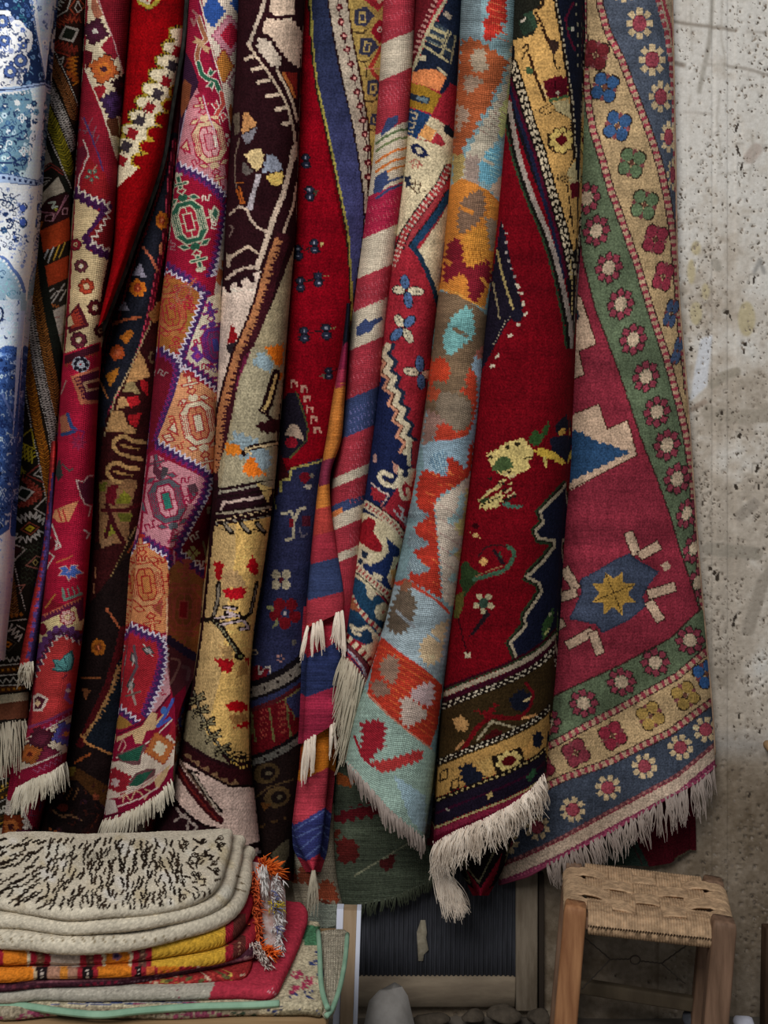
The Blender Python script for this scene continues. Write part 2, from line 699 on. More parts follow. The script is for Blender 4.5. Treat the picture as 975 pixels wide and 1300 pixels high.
def rosette(q, r, petal, ring, core, n=8):
    q.petals(0, 0, n, r * .68, r * .36, ring)
    q.petals(0, 0, n, r * .64, r * .25, petal)
    q.ell(0, 0, r * .22, r * .22, core)


def burst(q, c, rings, teeth=5, w=1.2):
    pass


# ------------------------------------------------------------------ A: blue and white printed cloth
cvA = Canvas(-140, -80, 75, 840, '#c4c8d2')
navy, blue, pale, aqua, white = '#1d2c52', '#4a67a0', '#8ea6cc', '#7fa0b4', '#cacdd4'
k = cvA
k.poly([(-140, -80), (33, -80), (38, 0), (57, 105), (57, 108), (-140, 124)], '#1a2a4c')
floral(k, [(-60, -70), (36, -40), (55, 104), (-60, 118)], 330, 6, ['#16223f', '#3a5688', '#5d7fa0', '#2d6070', '#6f88b4'], 3)
sc = [(-60, 10), (0, 13), (12, 14), (16, 25), (26, 26), (33, 35), (41, 42), (41, 55), (39, 63), (34, 70), (38, 77), (36, 90), (29, 95), (27, 108), (0, 114), (-60, 118)]
k.poly(curve(sc, 4), '#cfcfd0')
floral(k, [(-60, 16), (12, 22), (38, 45), (32, 90), (24, 106), (-60, 110)], 130, 8, [navy, '#2a3a66', '#54689c', '#8790ae', '#4a5470'], 5, 'ffclls')
for x, y, r in ((3, 27, 9), (26, 77, 9), (13, 91, 9), (5, 52, 8), (30, 58, 5)):
    rosette(k.at(x, y), r, '#44588c', '#1d2746', '#b8b49c', 9)
k.poly([(37, -80), (80, -80), (80, 0), (66, 0), (56, 112), (58, 105)], '#a9b9d4')
floral(k, [(40, -60), (64, -60), (64, 0), (60, 60), (56, 60)], 30, 7, ['#6c7cae', '#8fb4c8', '#5a6c94', '#c6cede'], 8, 'flc')
k.line([(38, -10), (47, 45), (57, 100), (58, 110)], 1.5, '#41557f')
k.band([(-60, 116), (20, 110), (60, 104)], [(-60, 122), (20, 116), (60, 110)], '#8fa4c6')
k.line([(-60, 119), (20, 113), (60, 107)], 1.6, navy)
# second panel, aqua
k.band([(-60, 123), (20, 118), (42, 112)], [(-60, 222), (10, 222), (34, 228)], '#5d7b8c')
k.poly([(38, 113), (58, 108), (50, 235), (28, 228), (40, 200), (50, 160), (42, 130)], '#aebdd2')
k.dash([(-60, 124), (15, 119), (42, 117), (51, 135)], 2.6, 3, 2, '#c6cad0')
floral(k, [(-60, 126), (40, 118), (48, 150), (38, 200), (28, 224), (-60, 220)], 260, 7.5, ['#22385a', '#c2cad2', '#a8bcc8', '#1b2a48', '#54788f', '#37577c', '#1f3050'], 11, 'ffccl')
for y in (172, 205):
    k.line(curve([(-20, y), (8, y + 2), (20, y), (30, y - 6), (34, y - 1), (29, y + 5), (20, y + 3)]), 1.8, navy)
    k.line(curve([(-20, y + 8), (6, y - 12), (14, y - 6), (9, y - 2)]), 1.6, '#243a62')
for x, y in ((28, 150), (30, 192)):
    k.petals(x, y, 4, 3.6, 2.3, '#c5ccd2'); k.petals(x, y, 4, 3.6, 1.0, '#2b4060')
# band and third panel
k.band([(-60, 218), (10, 220), (52, 230)], [(-60, 231), (10, 232), (52, 236)], '#8fa2bf')
k.dash([(-60, 224), (10, 226), (48, 233)], 3.5, 4, 3, navy)
k.line([(-60, 219), (10, 221), (50, 230)], 1.2, '#33476f'); k.line([(-60, 231), (10, 232), (50, 236)], 1.0, '#33476f')
floral(k, [(-60, 238), (16, 240), (26, 262), (30, 282), (24, 300), (8, 316), (-60, 320)], 150, 8, [navy, '#27406c', '#2c4a6c', '#7a86a8', '#1c2a4c'], 14, 'ccflc')
for sg in (1, -1):
    k.line(curve([(-10, 273 + sg * 22), (12, 273 + sg * 16), (17, 273 + sg * 10), (12, 273 + sg * 5), (24, 273 + sg * 10), (31, 273 + sg * 15), (34, 273 + sg * 9), (28, 273 + sg * 3)]), 1.8, '#1c2a4c')
    k.ell(29, 273 + sg * 9, 4, 4.5, '#3d5296')
k.ell(7, 272, 7, 5, '#b5bac6').ell(7, 272, 4, 3, navy)
floral(k, [(18, 300), (36, 300), (32, 342), (10, 325)], 22, 5, ['#54689c', '#7c8cb6', '#33436e'], 4, 'sfl')
floral(k, [(34, 238), (44, 238), (38, 300), (34, 300)], 12, 4, ['#8b9bc2', '#7182b0'], 4, 'sl')
# round panel
k.poly(curve([(-60, 316), (0, 325), (14, 338), (24, 352), (31, 368), (33, 380), (28, 402), (-60, 410)], 4), '#86a0b2')
k.line(curve([(-60, 316), (0, 326), (14, 339), (25, 353), (31, 370)], 4), 4.5, '#53699a')
k.dash(curve([(-60, 319), (0, 329), (12, 342), (22, 356), (28, 372)], 4), 3.4, 3, 2.4, '#c2c7d0')
floral(k, [(-60, 335), (8, 345), (22, 365), (26, 380), (-60, 385)], 60, 6.5, ['#5f8ca0', '#c4ccd2', '#2e4f72', '#7fb0b8'], 17, 'fcl')
k.line(curve([(-5, 384), (3, 388), (4, 396), (-4, 404), (-12, 398)]), 2.2, '#1b2a4e')
k.poly([(-60, 384), (26, 380), (27, 440), (-60, 445)], '#b1bccd')
floral(k, [(-60, 386), (24, 384), (22, 436), (-60, 440)], 60, 6, ['#7fa0b8', '#4d628f', '#2c3c66', '#96b8c4'], 19, 'scl')
k.line(curve([(-8, 388), (2, 392), (3, 402), (-3, 410), (-10, 408)]), 2.6, '#1c2848')
# lower indigo field
k.poly([(-140, 440), (-10, 446), (10, 438), (28, 442), (22, 560), (12, 672), (0, 680), (-140, 690)], '#324e86')
floral(k, [(-60, 442), (24, 442), (18, 560), (12, 668), (-60, 676)], 520, 6.2, ['#1a284e', '#162244', '#86a2d0', '#5a7ab4', '#a4b8da', '#1f3060'], 23, 'fccls')
k.poly([(24, 395), (32, 395), (20, 520), (16, 560), (20, 470)], '#a3b3da')
k.line([(3, 500), (18, 533)], 3, '#5a6fa4')
floral(k, [(-30, 684), (6, 680), (2, 780), (-30, 790)], 26, 5, ['#6c88ba', '#a0aecc'], 29, 'sl')
k.streaks(.03, 5)
clA = Cloth([(-80, -62), (0, -70), (400, -96), (830, -120)], [(-80, 70), (0, 66.5), (110, 57), (250, 47), (330, 40), (400, 32), (450, 28), (550, 22), (650, 14), (740, 9), (800, 2), (860, -4)],
            [(-1, 835), (1, 838)], .23, .10, seed=1, wob=.005)
rugA = hang('hanging_cloth', clA, cvA, COTTON, knot=0, speck=.03)
props(rugA, 'blue and white arabesque printed cloth hanging at the far left edge', 'textile', 'textiles hanging along the wall')
hem('hem', rugA, clA, simple_mat('blue_hem', '#7d8db4'))

# ------------------------------------------------------------------ B: dark embroidered kilim with plaited bands
cvB = Canvas(-60, -80, 150, 1090, '#1e1a15')
k = cvB
dk, oran, wht, oliv, rust, grn = '#191612', '#7e4a1e', '#a39d93', '#7d7420', '#74291d', '#1c2420'
# top field with jagged star
k.poly([(66, -80), (125, -80), (125, 130), (98, 140), (66, 60)], '#2a1813')
k.zig([(70, 12), (82, -8)], 5, 5, 1.5, wht); k.line([(67, 25), (85, 13), (90, -2)], 1.4, wht)
k.line([(88, 10), (98, -4), (108, 8), (96, 20), (88, 10)], 1.6, '#8a3a26'); k.line([(95, 10), (99, 1), (104, 12), (99, 16), (95, 10)], 1.3, wht)
for j in range(3):
    k.zig([(72, 34 - j * 4), (86, 26 - j * 3), (104, 26 - j)], 3.5, 6, 1.5, ['#7c2c1e', '#94442a', '#5e1f18'][j])
    k.zig([(68, 52 + j * 5), (84, 58 + j * 4), (100, 62 + j * 2)], 3.5, 6, 1.5, ['#7c2c1e', '#7a2a22', '#62241a'][j])
k.poly([(83, 32), (101, 37), (93, 54), (74, 49)], wht); k.poly([(84, 35), (97, 39), (91, 51), (78, 47)], '#1d2119')
k.line([(72, 66), (89, 71), (82, 84)], 1.8, '#7a2c20'); k.line([(74, 78), (81, 72), (78, 83), (73, 80)], 1.5, wht)
for j, c in enumerate(('#9c5a1e', '#a8661c', '#8a4418')):
    k.zig([(95 - j * 3, 72), (93 - j * 2, 88), (97, 110 - j * 2)], 4, 5.5, 1.7, c)
k.zig([(84, 92), (97, 102)], 3, 5, 1.4, '#94441c')
# plaited bands running down to the right
s1 = [(64, 56), (72, 70), (86, 100), (96, 125), (103, 145)]
k.line(off(s1, 0), 2.6, '#12100d'); k.dash(s1, 1.6, 2.2, 1.3, '#b0aaa0')
pl = [(63, 74), (74, 96), (86, 122), (97, 152)]
k.line(pl, 13, '#2b1d12'); chevrons(k, pl, 6.5, 2.9, 1.3, '#8a5a34', '#7a4a26')
xb = [(60, 104), (70, 128), (82, 155), (96, 192)]
k.line(xb, 12, '#1b1815'); xband(k, xb, 5.4, 6.2, 1.2, '#a29c94'); k.dash(off(xb, 6), 1.2, 2, 1.2, '#a29c94'); k.dash(off(xb, -6), 1.2, 2, 1.2, '#a29c94')
ol = [(58, 140), (70, 166), (82, 195), (90, 222)]
k.line(ol, 14, '#33300f'); chevrons(k, ol, 7, 3.6, 1.8, '#8c8222', '#6f6a1c')
s2 = [(54, 150), (64, 178), (76, 205), (91, 240)]
k.dash(s2, 2, 2.2, 1.3, '#b0aaa0'); k.line(off(s2, 5), 5, '#1d201b')
# slanting panels below
k.poly([(50, 180), (58, 184), (66, 206), (48, 222)], '#8a8274')
k.line([(52, 215), (64, 207), (80, 218)], 2, '#5e2a24'); k.line([(52, 219), (66, 212), (80, 222)], 1.4, '#7a2c26')
k.line([(48, 226), (65, 226)], 1.2, '#9c988e'); k.line([(50, 233), (63, 229)], 1.2, '#9c988e'); k.line([(52, 238), (60, 232)], 1.2, '#9c988e')
k.poly([(49, 250), (74, 224), (83, 243), (60, 252), (48, 268)], '#a39a88')
k.poly([(48, 266), (62, 252), (86, 244), (90, 276), (50, 292)], '#2e1618')
k.line([(49, 269), (73, 271), (84, 248)], 1.5, '#8c5a68'); k.line([(67, 281), (87, 248)], 1.3, '#8c5a68')
k.line([(58, 274), (69, 272), (66, 281), (57, 280), (58, 274)], 1.3, '#9a7078'); k.line([(80, 265), (86, 264), (85, 272), (79, 272), (80, 265)], 1.3, '#9a7078')
k.line([(62, 258), (70, 256), (66, 264), (73, 262)], 2.4, '#9fa89a'); k.dia(71, 266, 3, 2.4, '#8a8a30')
k.line([(48, 282), (54, 282), (50, 292)], 1.6, '#a05a20')
k.poly([(48, 294), (88, 276), (90, 304), (52, 322)], '#9a3a1c')
k.poly([(52, 322), (90, 304), (90, 325), (54, 338)], '#241f19')
for i, c in enumerate(('#a0a4a4', '#a8a8a4', '#b08a30', '#a88c3a')):
    k.line([(54 + 7 * i, 336 - 3 * i), (57 + 7.5 * i, 326 - 3 * i), (61 + 7.2 * i, 317 - 3 * i)], 1.8, c)
k.poly([(52, 340), (88, 324), (88, 352), (58, 366)], '#9a3a1e')
k.poly([(56, 366), (88, 352), (88, 388), (62, 396)], '#26211c')
for a, b in (((60, 372), (68, 366)), ((60, 372), (62, 382)), ((62, 382), (70, 372)), ((64, 388), (82, 360)), ((72, 370), (80, 368)), ((76, 382), (84, 368))):
    k.line([a, b], 1.8, '#a09c94')
k.zig([(62, 386), (76, 390)], 2, 4, 1.2, '#8a5028')
k.poly([(62, 397), (88, 384), (86, 440), (76, 450)], '#a0968a'); k.line([(66, 404), (76, 402)], 1, '#8a4a40'); k.line([(69, 426), (82, 424)], 1, '#8a4a40')
# dark diagonal bands of the lower half
k.line([(46, 300), (52, 345), (60, 390), (72, 440), (78, 470)], 12, '#1a1d18')
b1 = [(40, 320), (44, 365), (52, 410), (62, 460), (70, 500), (76, 530)]
k.line(b1, 12, '#231911'); chevrons(k, b1, 6.2, 3.3, 1.5, '#8c5a2a', '#7c4c20')
s3 = [(37, 360), (40, 400), (48, 440)]
b2 = [(36, 388), (40, 420), (46, 456), (56, 500), (66, 540), (74, 590)]
k.line(b2, 13, '#191714'); xband(k, b2, 5.6, 6.4, 1.2, '#a39d96')
k.dash(off(b2, 6.4), 1.6, 2.2, 1.2, '#aaa49c'); k.dash(off(b2, -6.4), 1.6, 2.2, 1.2, '#aaa49c')
b3 = [(30, 420), (34, 460), (41, 500), (48, 540), (56, 575), (62, 620), (66, 650)]
k.line(b3, 11, '#2a1c0e'); chevrons(k, b3, 5.6, 3.1, 1.6, '#a86a20', '#8a5018')
s4 = [(30, 470), (34, 510), (42, 555), (48, 580), (56, 620), (62, 650)]
k.dash(s4, 2, 2.2, 1.2, '#b0aca4')
# left dark field with diamonds
k.line([(20, 560), (40, 545), (44, 570), (27, 562)], 1.8, '#9a8c24')
for j in range(3):
    k.zig([(26, 566 + j * 6), (36, 572 + j * 5), (44, 578 + j * 4)], 3.4, 5, 1.7, '#a89a28')
    k.zig([(20, 580 + 4 * j), (28, 600), (32, 596 + j)], 2.4, 5, 1.3, '#7d7420')
k.line([(50, 590), (34, 603), (54, 612)], 2, '#7c352c'); k.line([(52, 594), (43, 603), (52, 606)], 1.6, wht)
for j in range(4):
    k.zig([(28 + j * 3, 606 + j * 2), (40, 614 + j * 4), (54, 626 + j * 3)], 3.3, 5.4, 1.6, ['#84392e', '#74291f', '#8a4034', '#64221a'][j])
    k.zig([(22 + j * 3, 642 - j), (36, 640 - j), (48, 632 - j * 2)], 3, 5.4, 1.5, ['#84392e', '#74291f', '#8a4034', '#64221a'][j])
k.poly([(27, 617), (44, 624), (32, 637), (19, 629)], wht); k.poly([(28, 620), (40, 624), (32, 634), (22, 628)], '#1b221b')
k.line([(58, 632), (44, 646), (58, 654)], 1.8, wht)
# white star with yellow core
for j in range(2):
    k.zig([(23, 660 + 2 * j), (42, 652), (58, 664)], 4, 6, 1.6, '#aaa69c'); k.zig([(15, 676), (28, 686), (42, 684 - j), (54, 672)], 4, 6, 1.6, '#aaa69c')
k.dia(38, 671, 14.5, 10, '#1d1a14', -8); k.dia(38, 671, 13, 9, '#7d3c2c', -8); k.dia(38, 671, 10, 7, '#241710', -8); k.dia(38, 671, 6.5, 4.6, '#b4a024', -8); k.dia(38, 671, 2.4, 1.7, '#3c2c10', -8)
k.line([(15, 690), (33, 697), (18, 712), (14, 690)], 1.8, wht); k.poly([(17, 693), (29, 697), (19, 708)], '#33191a')
for j in range(9):
    k.zig([(26, 690 + j * 6), (40, 694 + j * 6), (58, 686 + j * 6)], 2, 6, 1.1, '#333a2c' if j % 2 else '#2b2c22')
k.line([(33, 718), (46, 706), (54, 708)], 1.8, '#8a5a4c'); k.line([(33, 718), (48, 722)], 1.8, '#8a5a4c'); k.dia(45, 714, 4, 5, '#9a8a50'); k.dia(45, 714, 2, 3, '#241c14')
k.line([(18, 745), (32, 742), (24, 754)], 1.4, '#8a5a4c')
s5 = [(13, 688), (17, 712), (24, 742), (32, 775)]
k.dash(s5, 2, 2.2, 1.2, '#b0aca4')
b4 = [(8, 712), (13, 742), (18, 782)]
k.line(b4, 12, '#241a12'); chevrons(k, b4, 6, 3.2, 1.4, '#8a6034', '#744a26')
k.dash([(4, 730), (10, 780)], 1.4, 2, 1.2, '#908c84')
# stripes above the end
k.band([(-40, 792), (36, 782)], [(-40, 806), (36, 789)], '#1c1712'); k.line([(-40, 794), (34, 786)], 1.3, wht)
for i in range(5):
    k.dia(3 + 6 * i, 784 - i, 3, 2.5, '#8a5420')
k.zig([(12, 796), (28, 812)], 5, 6, 1.7, '#a8a49a'); k.line([(22, 794), (31, 799)], 1.6, wht)
k.dia(10, 818, 12, 9.5, '#3f3c34', -8); k.dia(10, 818, 9.5, 7.4, '#1c1a16', -8); k.dia(10, 818, 6, 4.6, '#a8641c', -8); k.dia(10, 818, 2.6, 2, '#2a1a10', -8)
k.zig([(0, 828), (8, 838), (30, 836)], 3, 7, 1.5, '#a8a49a')
k.line([(-40, 848), (34, 842)], 1.4, wht)
k.band([(-40, 850), (34, 844)], [(-40, 858), (34, 852)], '#3a2412'); k.dash([(-40, 855), (34, 848)], 3, 4, 3, '#9c6420')
k.line([(-40, 861), (34, 855)], 1.4, wht); k.zig([(-10, 866), (34, 861)], 3, 9, 1.5, '#a09c92')
k.line([(-40, 872), (34, 869)], 1.4, wht); k.band([(-40, 874), (34, 870)], [(-40, 884), (34, 876)], '#4a2a14'); k.dash([(-40, 879), (34, 873)], 3, 4, 3, '#96621f')
k.band([(-40, 887), (40, 878)], [(-40, 900), (40, 890)], '#ab9f84')
k.band([(-40, 899), (40, 888)], [(-40, 925), (40, 915)], '#5e3626')
# panel under the fringe (the lower layer of the same kilim)
k.poly([(-60, 918), (60, 910), (60, 1090), (-60, 1090)], '#1c1814')
for y in (935, 950, 962): k.line([(12, y), (22, y - 6)], 1.3, '#94908a')
k.dia(18, 941, 4, 3, '#8a4c1c')
k.streaks(.06, 6)
clB = Cloth([(-80, 40), (0, 42), (200, 30), (300, 22), (400, 18), (500, 8), (600, -2), (700, -14), (800, -26), (920, -34)], [(-80, 114), (0, 109), (100, 103), (200, 94), (250, 91), (330, 88), (400, 84), (440, 79), (500, 77), (560, 71), (640, 63), (700, 57), (760, 44), (800, 39), (920, 36)],
            [(-1, 925), (1, 914)], .085, .05, seed=2, wob=.003)
rugB = hang('hanging_kilim', clB, cvB, KILIM, knot=0, speck=.05, res=1.0)
props(rugB, 'dark embroidered kilim with plaited yellow and white bands, beside the blue cloth', 'rug', 'textiles hanging along the wall')
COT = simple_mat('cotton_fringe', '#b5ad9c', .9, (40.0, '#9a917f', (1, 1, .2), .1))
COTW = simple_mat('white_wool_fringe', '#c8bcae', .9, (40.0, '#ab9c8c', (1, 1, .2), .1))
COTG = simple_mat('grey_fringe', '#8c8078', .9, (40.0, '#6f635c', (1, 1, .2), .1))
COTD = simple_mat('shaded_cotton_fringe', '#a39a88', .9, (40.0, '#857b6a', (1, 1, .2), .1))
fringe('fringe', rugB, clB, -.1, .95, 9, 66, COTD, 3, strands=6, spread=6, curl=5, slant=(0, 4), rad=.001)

# lower layer of a dark kilim below it
cvB2 = Canvas(-80, 880, 80, 1110, '#1f1a15')
k = cvB2
for i in range(9):
    y = 986 + i * 14
    k.line([(-60, y + 14), (0, y + 4), (18, y - 6)], 1.5, ['#9a968c', '#8a6a24', '#94908a'][i % 3])
    if i % 2: k.band([(-60, y + 20), (0, y + 9), (20, y - 2)], [(-60, y + 26), (0, y + 14), (20, y + 3)], '#38240f')
k.dash([(-40, 1006), (4, 998), (16, 990)], 2.4, 4, 3, '#9c7a24'); k.dash([(-40, 1020), (4, 1012), (16, 1006)], 2.4, 4, 3, '#96621f')
k.zig([(-20, 1032), (6, 1026), (14, 1016)], 3.5, 9, 1.6, '#a09c92')
k.band([(-60, 1060), (2, 1052), (14, 1030)], [(-60, 1084), (2, 1078), (14, 1052)], '#a39a88')
k.band([(-60, 1078), (2, 1068), (16, 1044)], [(-60, 1100), (2, 1100), (16, 1060)], '#5a3322')
k.band([(-60, 975), (40, 970)], [(-60, 992), (40, 984)], '#4a1416')
clB2 = Cloth([(880, -36), (1100, -40)], [(880, 32), (980, 27), (1020, 18), (1060, 8), (1095, 2)], [(-1, 1098), (1, 1092)], .05, .035, top=880, seed=3, wob=.002, skirt=.04)
rb2 = hang('hanging_kilim', clB2, cvB2, KILIM, knot=1.5)
props(rb2, 'dark striped kilim end hanging low behind the fringe of the embroidered kilim', 'rug', 'textiles hanging along the wall')

# narrow red edge between B and C
cvBr = Canvas(0, 560, 110, 900, '#9a2c2a')
k = cvBr
k.poly([(66, 600), (76, 600), (60, 740), (46, 850), (36, 850), (52, 740)], '#34264a')
k.dash([(61, 660), (48, 760), (35, 838)], 5, 9, 4, '#4c3a72'); k.dash([(56, 690), (44, 780), (36, 838)], 2.5, 5, 7, '#7c3050')
k.streaks(.12, 7)
clBr = Cloth([(560, 66), (640, 60), (700, 55), (740, 46), (780, 38), (830, 26), (850, 24)], [(560, 72), (640, 69), (700, 66), (760, 56), (800, 50), (850, 43)], [(-1, 846), (1, 840)], .13, .03, top=560, seed=4, wob=.001, skirt=.06)
rbr = hang('hanging_rug', clBr, cvBr, KILIM, knot=1.5)
props(rbr, 'narrow folded red rug end with violet stitching and a white tassel beside the dark kilim', 'rug', 'textiles hanging along the wall')
fringe('tassel', rbr, clBr, -.9, .8, 7, 26, COT, 5, strands=7, spread=5, curl=5, slant=(-5, -2), rad=.0012, lift=.012)

# ------------------------------------------------------------------ C: crimson rug with beige stepped panels
cvC = Canvas(-10, -80, 185, 1060, '#6a1320')
k = cvC
bei, mar, cri, ora = '#a08c6a', '#3a1018', '#74121f', '#84431f'
k.poly([(112, -80), (125, 0), (128, 7), (141, 45), (152, 75), (158, 95), (175, 120), (175, -80)], '#560f18')
bd = [(110, -80), (118, -10), (124, 0), (133, 25), (142, 45), (150, 70), (158, 92), (162, 130), (160, 160), (150, 205), (146, 192), (137, 165), (128, 135), (118, 112), (112, 100), (108, 88), (108, 70), (110, 40), (112, 10), (104, -80)]
k.poly(bd, '#a89a80')
def cross(q, c1, c2, c3, r=13):
    r *= 1.28
    q.stepd(0, 0, r + 1.6, r + 1.6, 4, '#2a0f14')
    q.stepd(0, 0, r, r, 4, c1); q.stepd(0, 0, r * .55, r * .55, 3, c2); q.stepd(0, 0, r * .25, r * .25, 2, c3)
k.poly([(116, -30), (124, 5), (131, 20), (122, 25), (116, 12)], '#7c4a38')
cross(k.at(121, 40, 15, 1, 1.1), '#331420', '#3a1626', '#9a948a')
k.poly([(128, 60), (141, 45), (152, 70), (146, 76), (134, 68)], '#681420'); k.poly([(108, 64), (118, 66), (116, 84), (109, 88)], '#4a1018')
cross(k.at(132, 88, 15, 1.1, 1.15), '#8a4420', '#94501f', '#2c1620', 14)
k.poly([(115, 112), (132, 108), (136, 112), (126, 130), (121, 128)], '#74181e')
cross(k.at(147, 132, 15, 1.1, 1.2), '#2c1a34', '#3a2348', '#2c1a34', 14)
k.poly([(134, 152), (150, 150), (152, 175), (142, 172)], '#4c2a1c'); cross(k.at(156, 108, 15), '#1c0c10', '#241014', '#3a1218', 11)
k.line([(125, -2), (133, 22), (142, 44), (150, 70), (158, 94)], 1.4, '#8c6c6c')
k.line([(108, 88), (118, 112), (128, 135), (137, 163), (148, 200)], 1.6, '#a89a88')
# crimson guard below it
for a, b in (((104, 150), (118, 175)), ((118, 150), (108, 170)), ((122, 160), (118, 175)), ((100, 165), (118, 168)), ((126, 172), (120, 185))):
    k.line([a, b], 1.1, '#5c4048')
k.line([(107, 150), (115, 170), (126, 200), (134, 225)], 1.8, '#33264c')
k.line([(106, 178), (110, 188), (113, 198), (108, 206), (106, 215), (101, 224), (99, 240)], 1.8, '#9c8c84')
k.poly([(98, 190), (107, 184), (111, 196), (105, 206), (100, 222), (96, 236)], '#4c1220')
k.poly([(113, 200), (134, 222), (142, 245), (128, 260), (110, 246), (103, 240), (108, 215)], '#6c1418')
q = k.at(117, 223, 20)
for a in range(0, 360, 72): q.at(0, 0, a).poly([(2, 0), (6, 2.6), (10, 0), (6, -2.6)], '#3a4a40')
q.petals(0, 0, 5, 6, .9, '#8a8a78'); k.line([(118, 218), (123, 210)], 1.3, '#7c6a58')
# beige field with purple stepped edge
k.poly([(96, 250), (104, 254), (126, 270), (120, 290), (108, 306), (113, 318), (138, 330), (150, 340), (150, 420), (120, 450), (80, 470), (88, 400)], bei)
st = [(96, 244), (108, 252), (124, 259), (136, 262), (132, 275), (122, 292), (110, 306), (118, 314), (132, 320), (146, 326)]
k.zig(st, 3.2, 9, 9, '#38163a'); k.zig(off(st, 4), 3.2, 9, 3, '#2c1030')
k.poly([(112, 300), (136, 270), (150, 270), (150, 318), (130, 314)], '#5a1216')
k.zig(off(st, -4.5), 3.2, 9, 2, '#a89c90')
for x, y, r, c, c2, c3 in ((96, 311, 8, '#681420', '#3c0f16', '#7c2020'), (103, 338, 9, '#4a2228', '#2a1216', '#a8a098'), (110, 364, 10.5, '#7c2c1c', '#53140f', '#a08068'), (121, 391, 10.5, '#3f0f14', '#2a0a0e', '#a89888'), (100, 432, 11, '#4a1a24', '#2e0f16', '#a89c88'), (128, 420, 9, '#360d12', '#2a0a0e', '#360d12')):
    q = k.at(x, y, 10)
    rosette(q, r, c, c2, c3, 8)
k.poly([(144, 300), (160, 300), (150, 380), (128, 385), (130, 365)], '#2e0c12')
k.poly([(84, 404), (100, 384), (114, 414), (88, 424)], '#3c1018'); k.poly([(90, 402), (97, 389), (108, 412), (90, 418)], '#7c2a1e')
k.comb([(94, 394), (104, 412)], 4, 4, 1.6, '#3c1018', -1); k.poly([(86, 404), (90, 400), (94, 412), (86, 416)], bei)
# red field, lower half
red = '#84142a'
k.poly([(78, 450), (128, 434), (128, 560), (118, 760), (106, 776), (58, 760), (66, 620)], red)
k.poly([(82, 452), (126, 436), (126, 446), (82, 464)], '#34101a'); k.teeth([(82, 463), (126, 446)], 6, 5, '#7c3024')
q = k.at(103, 463, 8); q.ell(0, 0, 11.5, 10, '#8a8c94'); q.petals(0, 0, 8, 7.4, 2.9, '#17131c'); q.ell(0, 0, 3.6, 3, '#7c8288'); q.ell(0, 0, 1.8, 1.5, '#7a1a20')
k.poly([(90, 478), (126, 466), (126, 512), (102, 514), (98, 500)], '#90523c'); k.poly([(94, 480), (126, 470), (126, 508), (106, 508)], '#3a0f22')
k.comb([(97, 482), (105, 510)], -4.5, 4.6, 2, '#90523c', 1); k.poly([(105, 486), (126, 480), (126, 494), (110, 498)], '#937256'); k.poly([(109, 488), (126, 484), (126, 492), (113, 494)], '#4a0f1c')
k.line([(78, 500), (84, 484)], 1.6, '#8a6a60')
k.poly([(76, 530), (84, 525), (90, 548), (78, 552)], '#86503a'); k.line(curve([(86, 526), (91, 541), (96, 546), (88, 550), (79, 552)]), 4.5, '#27375e')
q = k.at(100, 562)
for a in range(0, 360, 45): q.at(0, 0, a).poly([(1, 0), (6, 2.4), (12, 0), (6, -2.4)], '#6c1c34')
k.line([(94, 546), (108, 548), (104, 556)], 1.4, '#5a1c48')
k.poly([(76, 580), (80, 604), (74, 612), (70, 600)], '#2b2f2c'); k.line([(80, 590), (88, 598), (92, 596)], 2.6, '#4a3f3c')
k.poly([(97, 610), (104, 614), (111, 606), (120, 606), (120, 640), (108, 640)], '#4a1828'); k.line([(118, 604), (112, 605), (107, 612), (97, 610), (103, 630), (108, 640), (116, 643), (113, 655)], 1.7, '#a58a84')
k.poly([(67, 656), (70, 648), (76, 645), (100, 636), (88, 662), (74, 664)], '#a06a48')
for x in (74, 80): k.line([(x, 647), (x + 4, 661)], 2.2, '#8a2a28')
k.line([(66, 666), (72, 682), (77, 694), (70, 698), (73, 690), (64, 682)], 2.4, '#a3948c'); k.line([(63, 702), (69, 707), (64, 714), (60, 722)], 1.8, '#a3948c')
k.poly([(66, 680), (72, 690), (66, 698), (60, 700)], '#52101c')
k.line([(107, 673), (114, 678), (110, 684)], 2, '#a39a94')
k.line([(72, 714), (84, 710), (92, 706)], 2, '#8c4a2c')
q = k.at(88, 724, -8)
for x, y, a, l in ((0, 0, 160, 14), (0, 0, 20, 18), (0, 0, 100, 12), (0, 0, 55, 13), (0, 0, -20, 11), (0, 0, 200, 12)):
    q.at(x, y, a).poly([(-1, 0), (l * .5, 4.8), (l + 2.5, 0), (l * .5, -4.8)], '#a07a74')
for x, y, a, l in ((0, 0, 160, 14), (0, 0, 20, 18), (0, 0, 100, 12), (0, 0, 55, 13), (0, 0, -20, 11), (0, 0, 200, 12)):
    q.at(x, y, a).poly([(1, 0), (l * .5, 3.6), (l, 0), (l * .5, -3.6)], '#3a508c')
k.line([(80, 748), (82, 762), (104, 754)], 3.4, '#5a6a60'); k.comb([(82, 758), (104, 752)], -9, 6.6, 1.6, '#5a6a60', 1)
k.line([(58, 772), (70, 755)], 2, '#94602c')
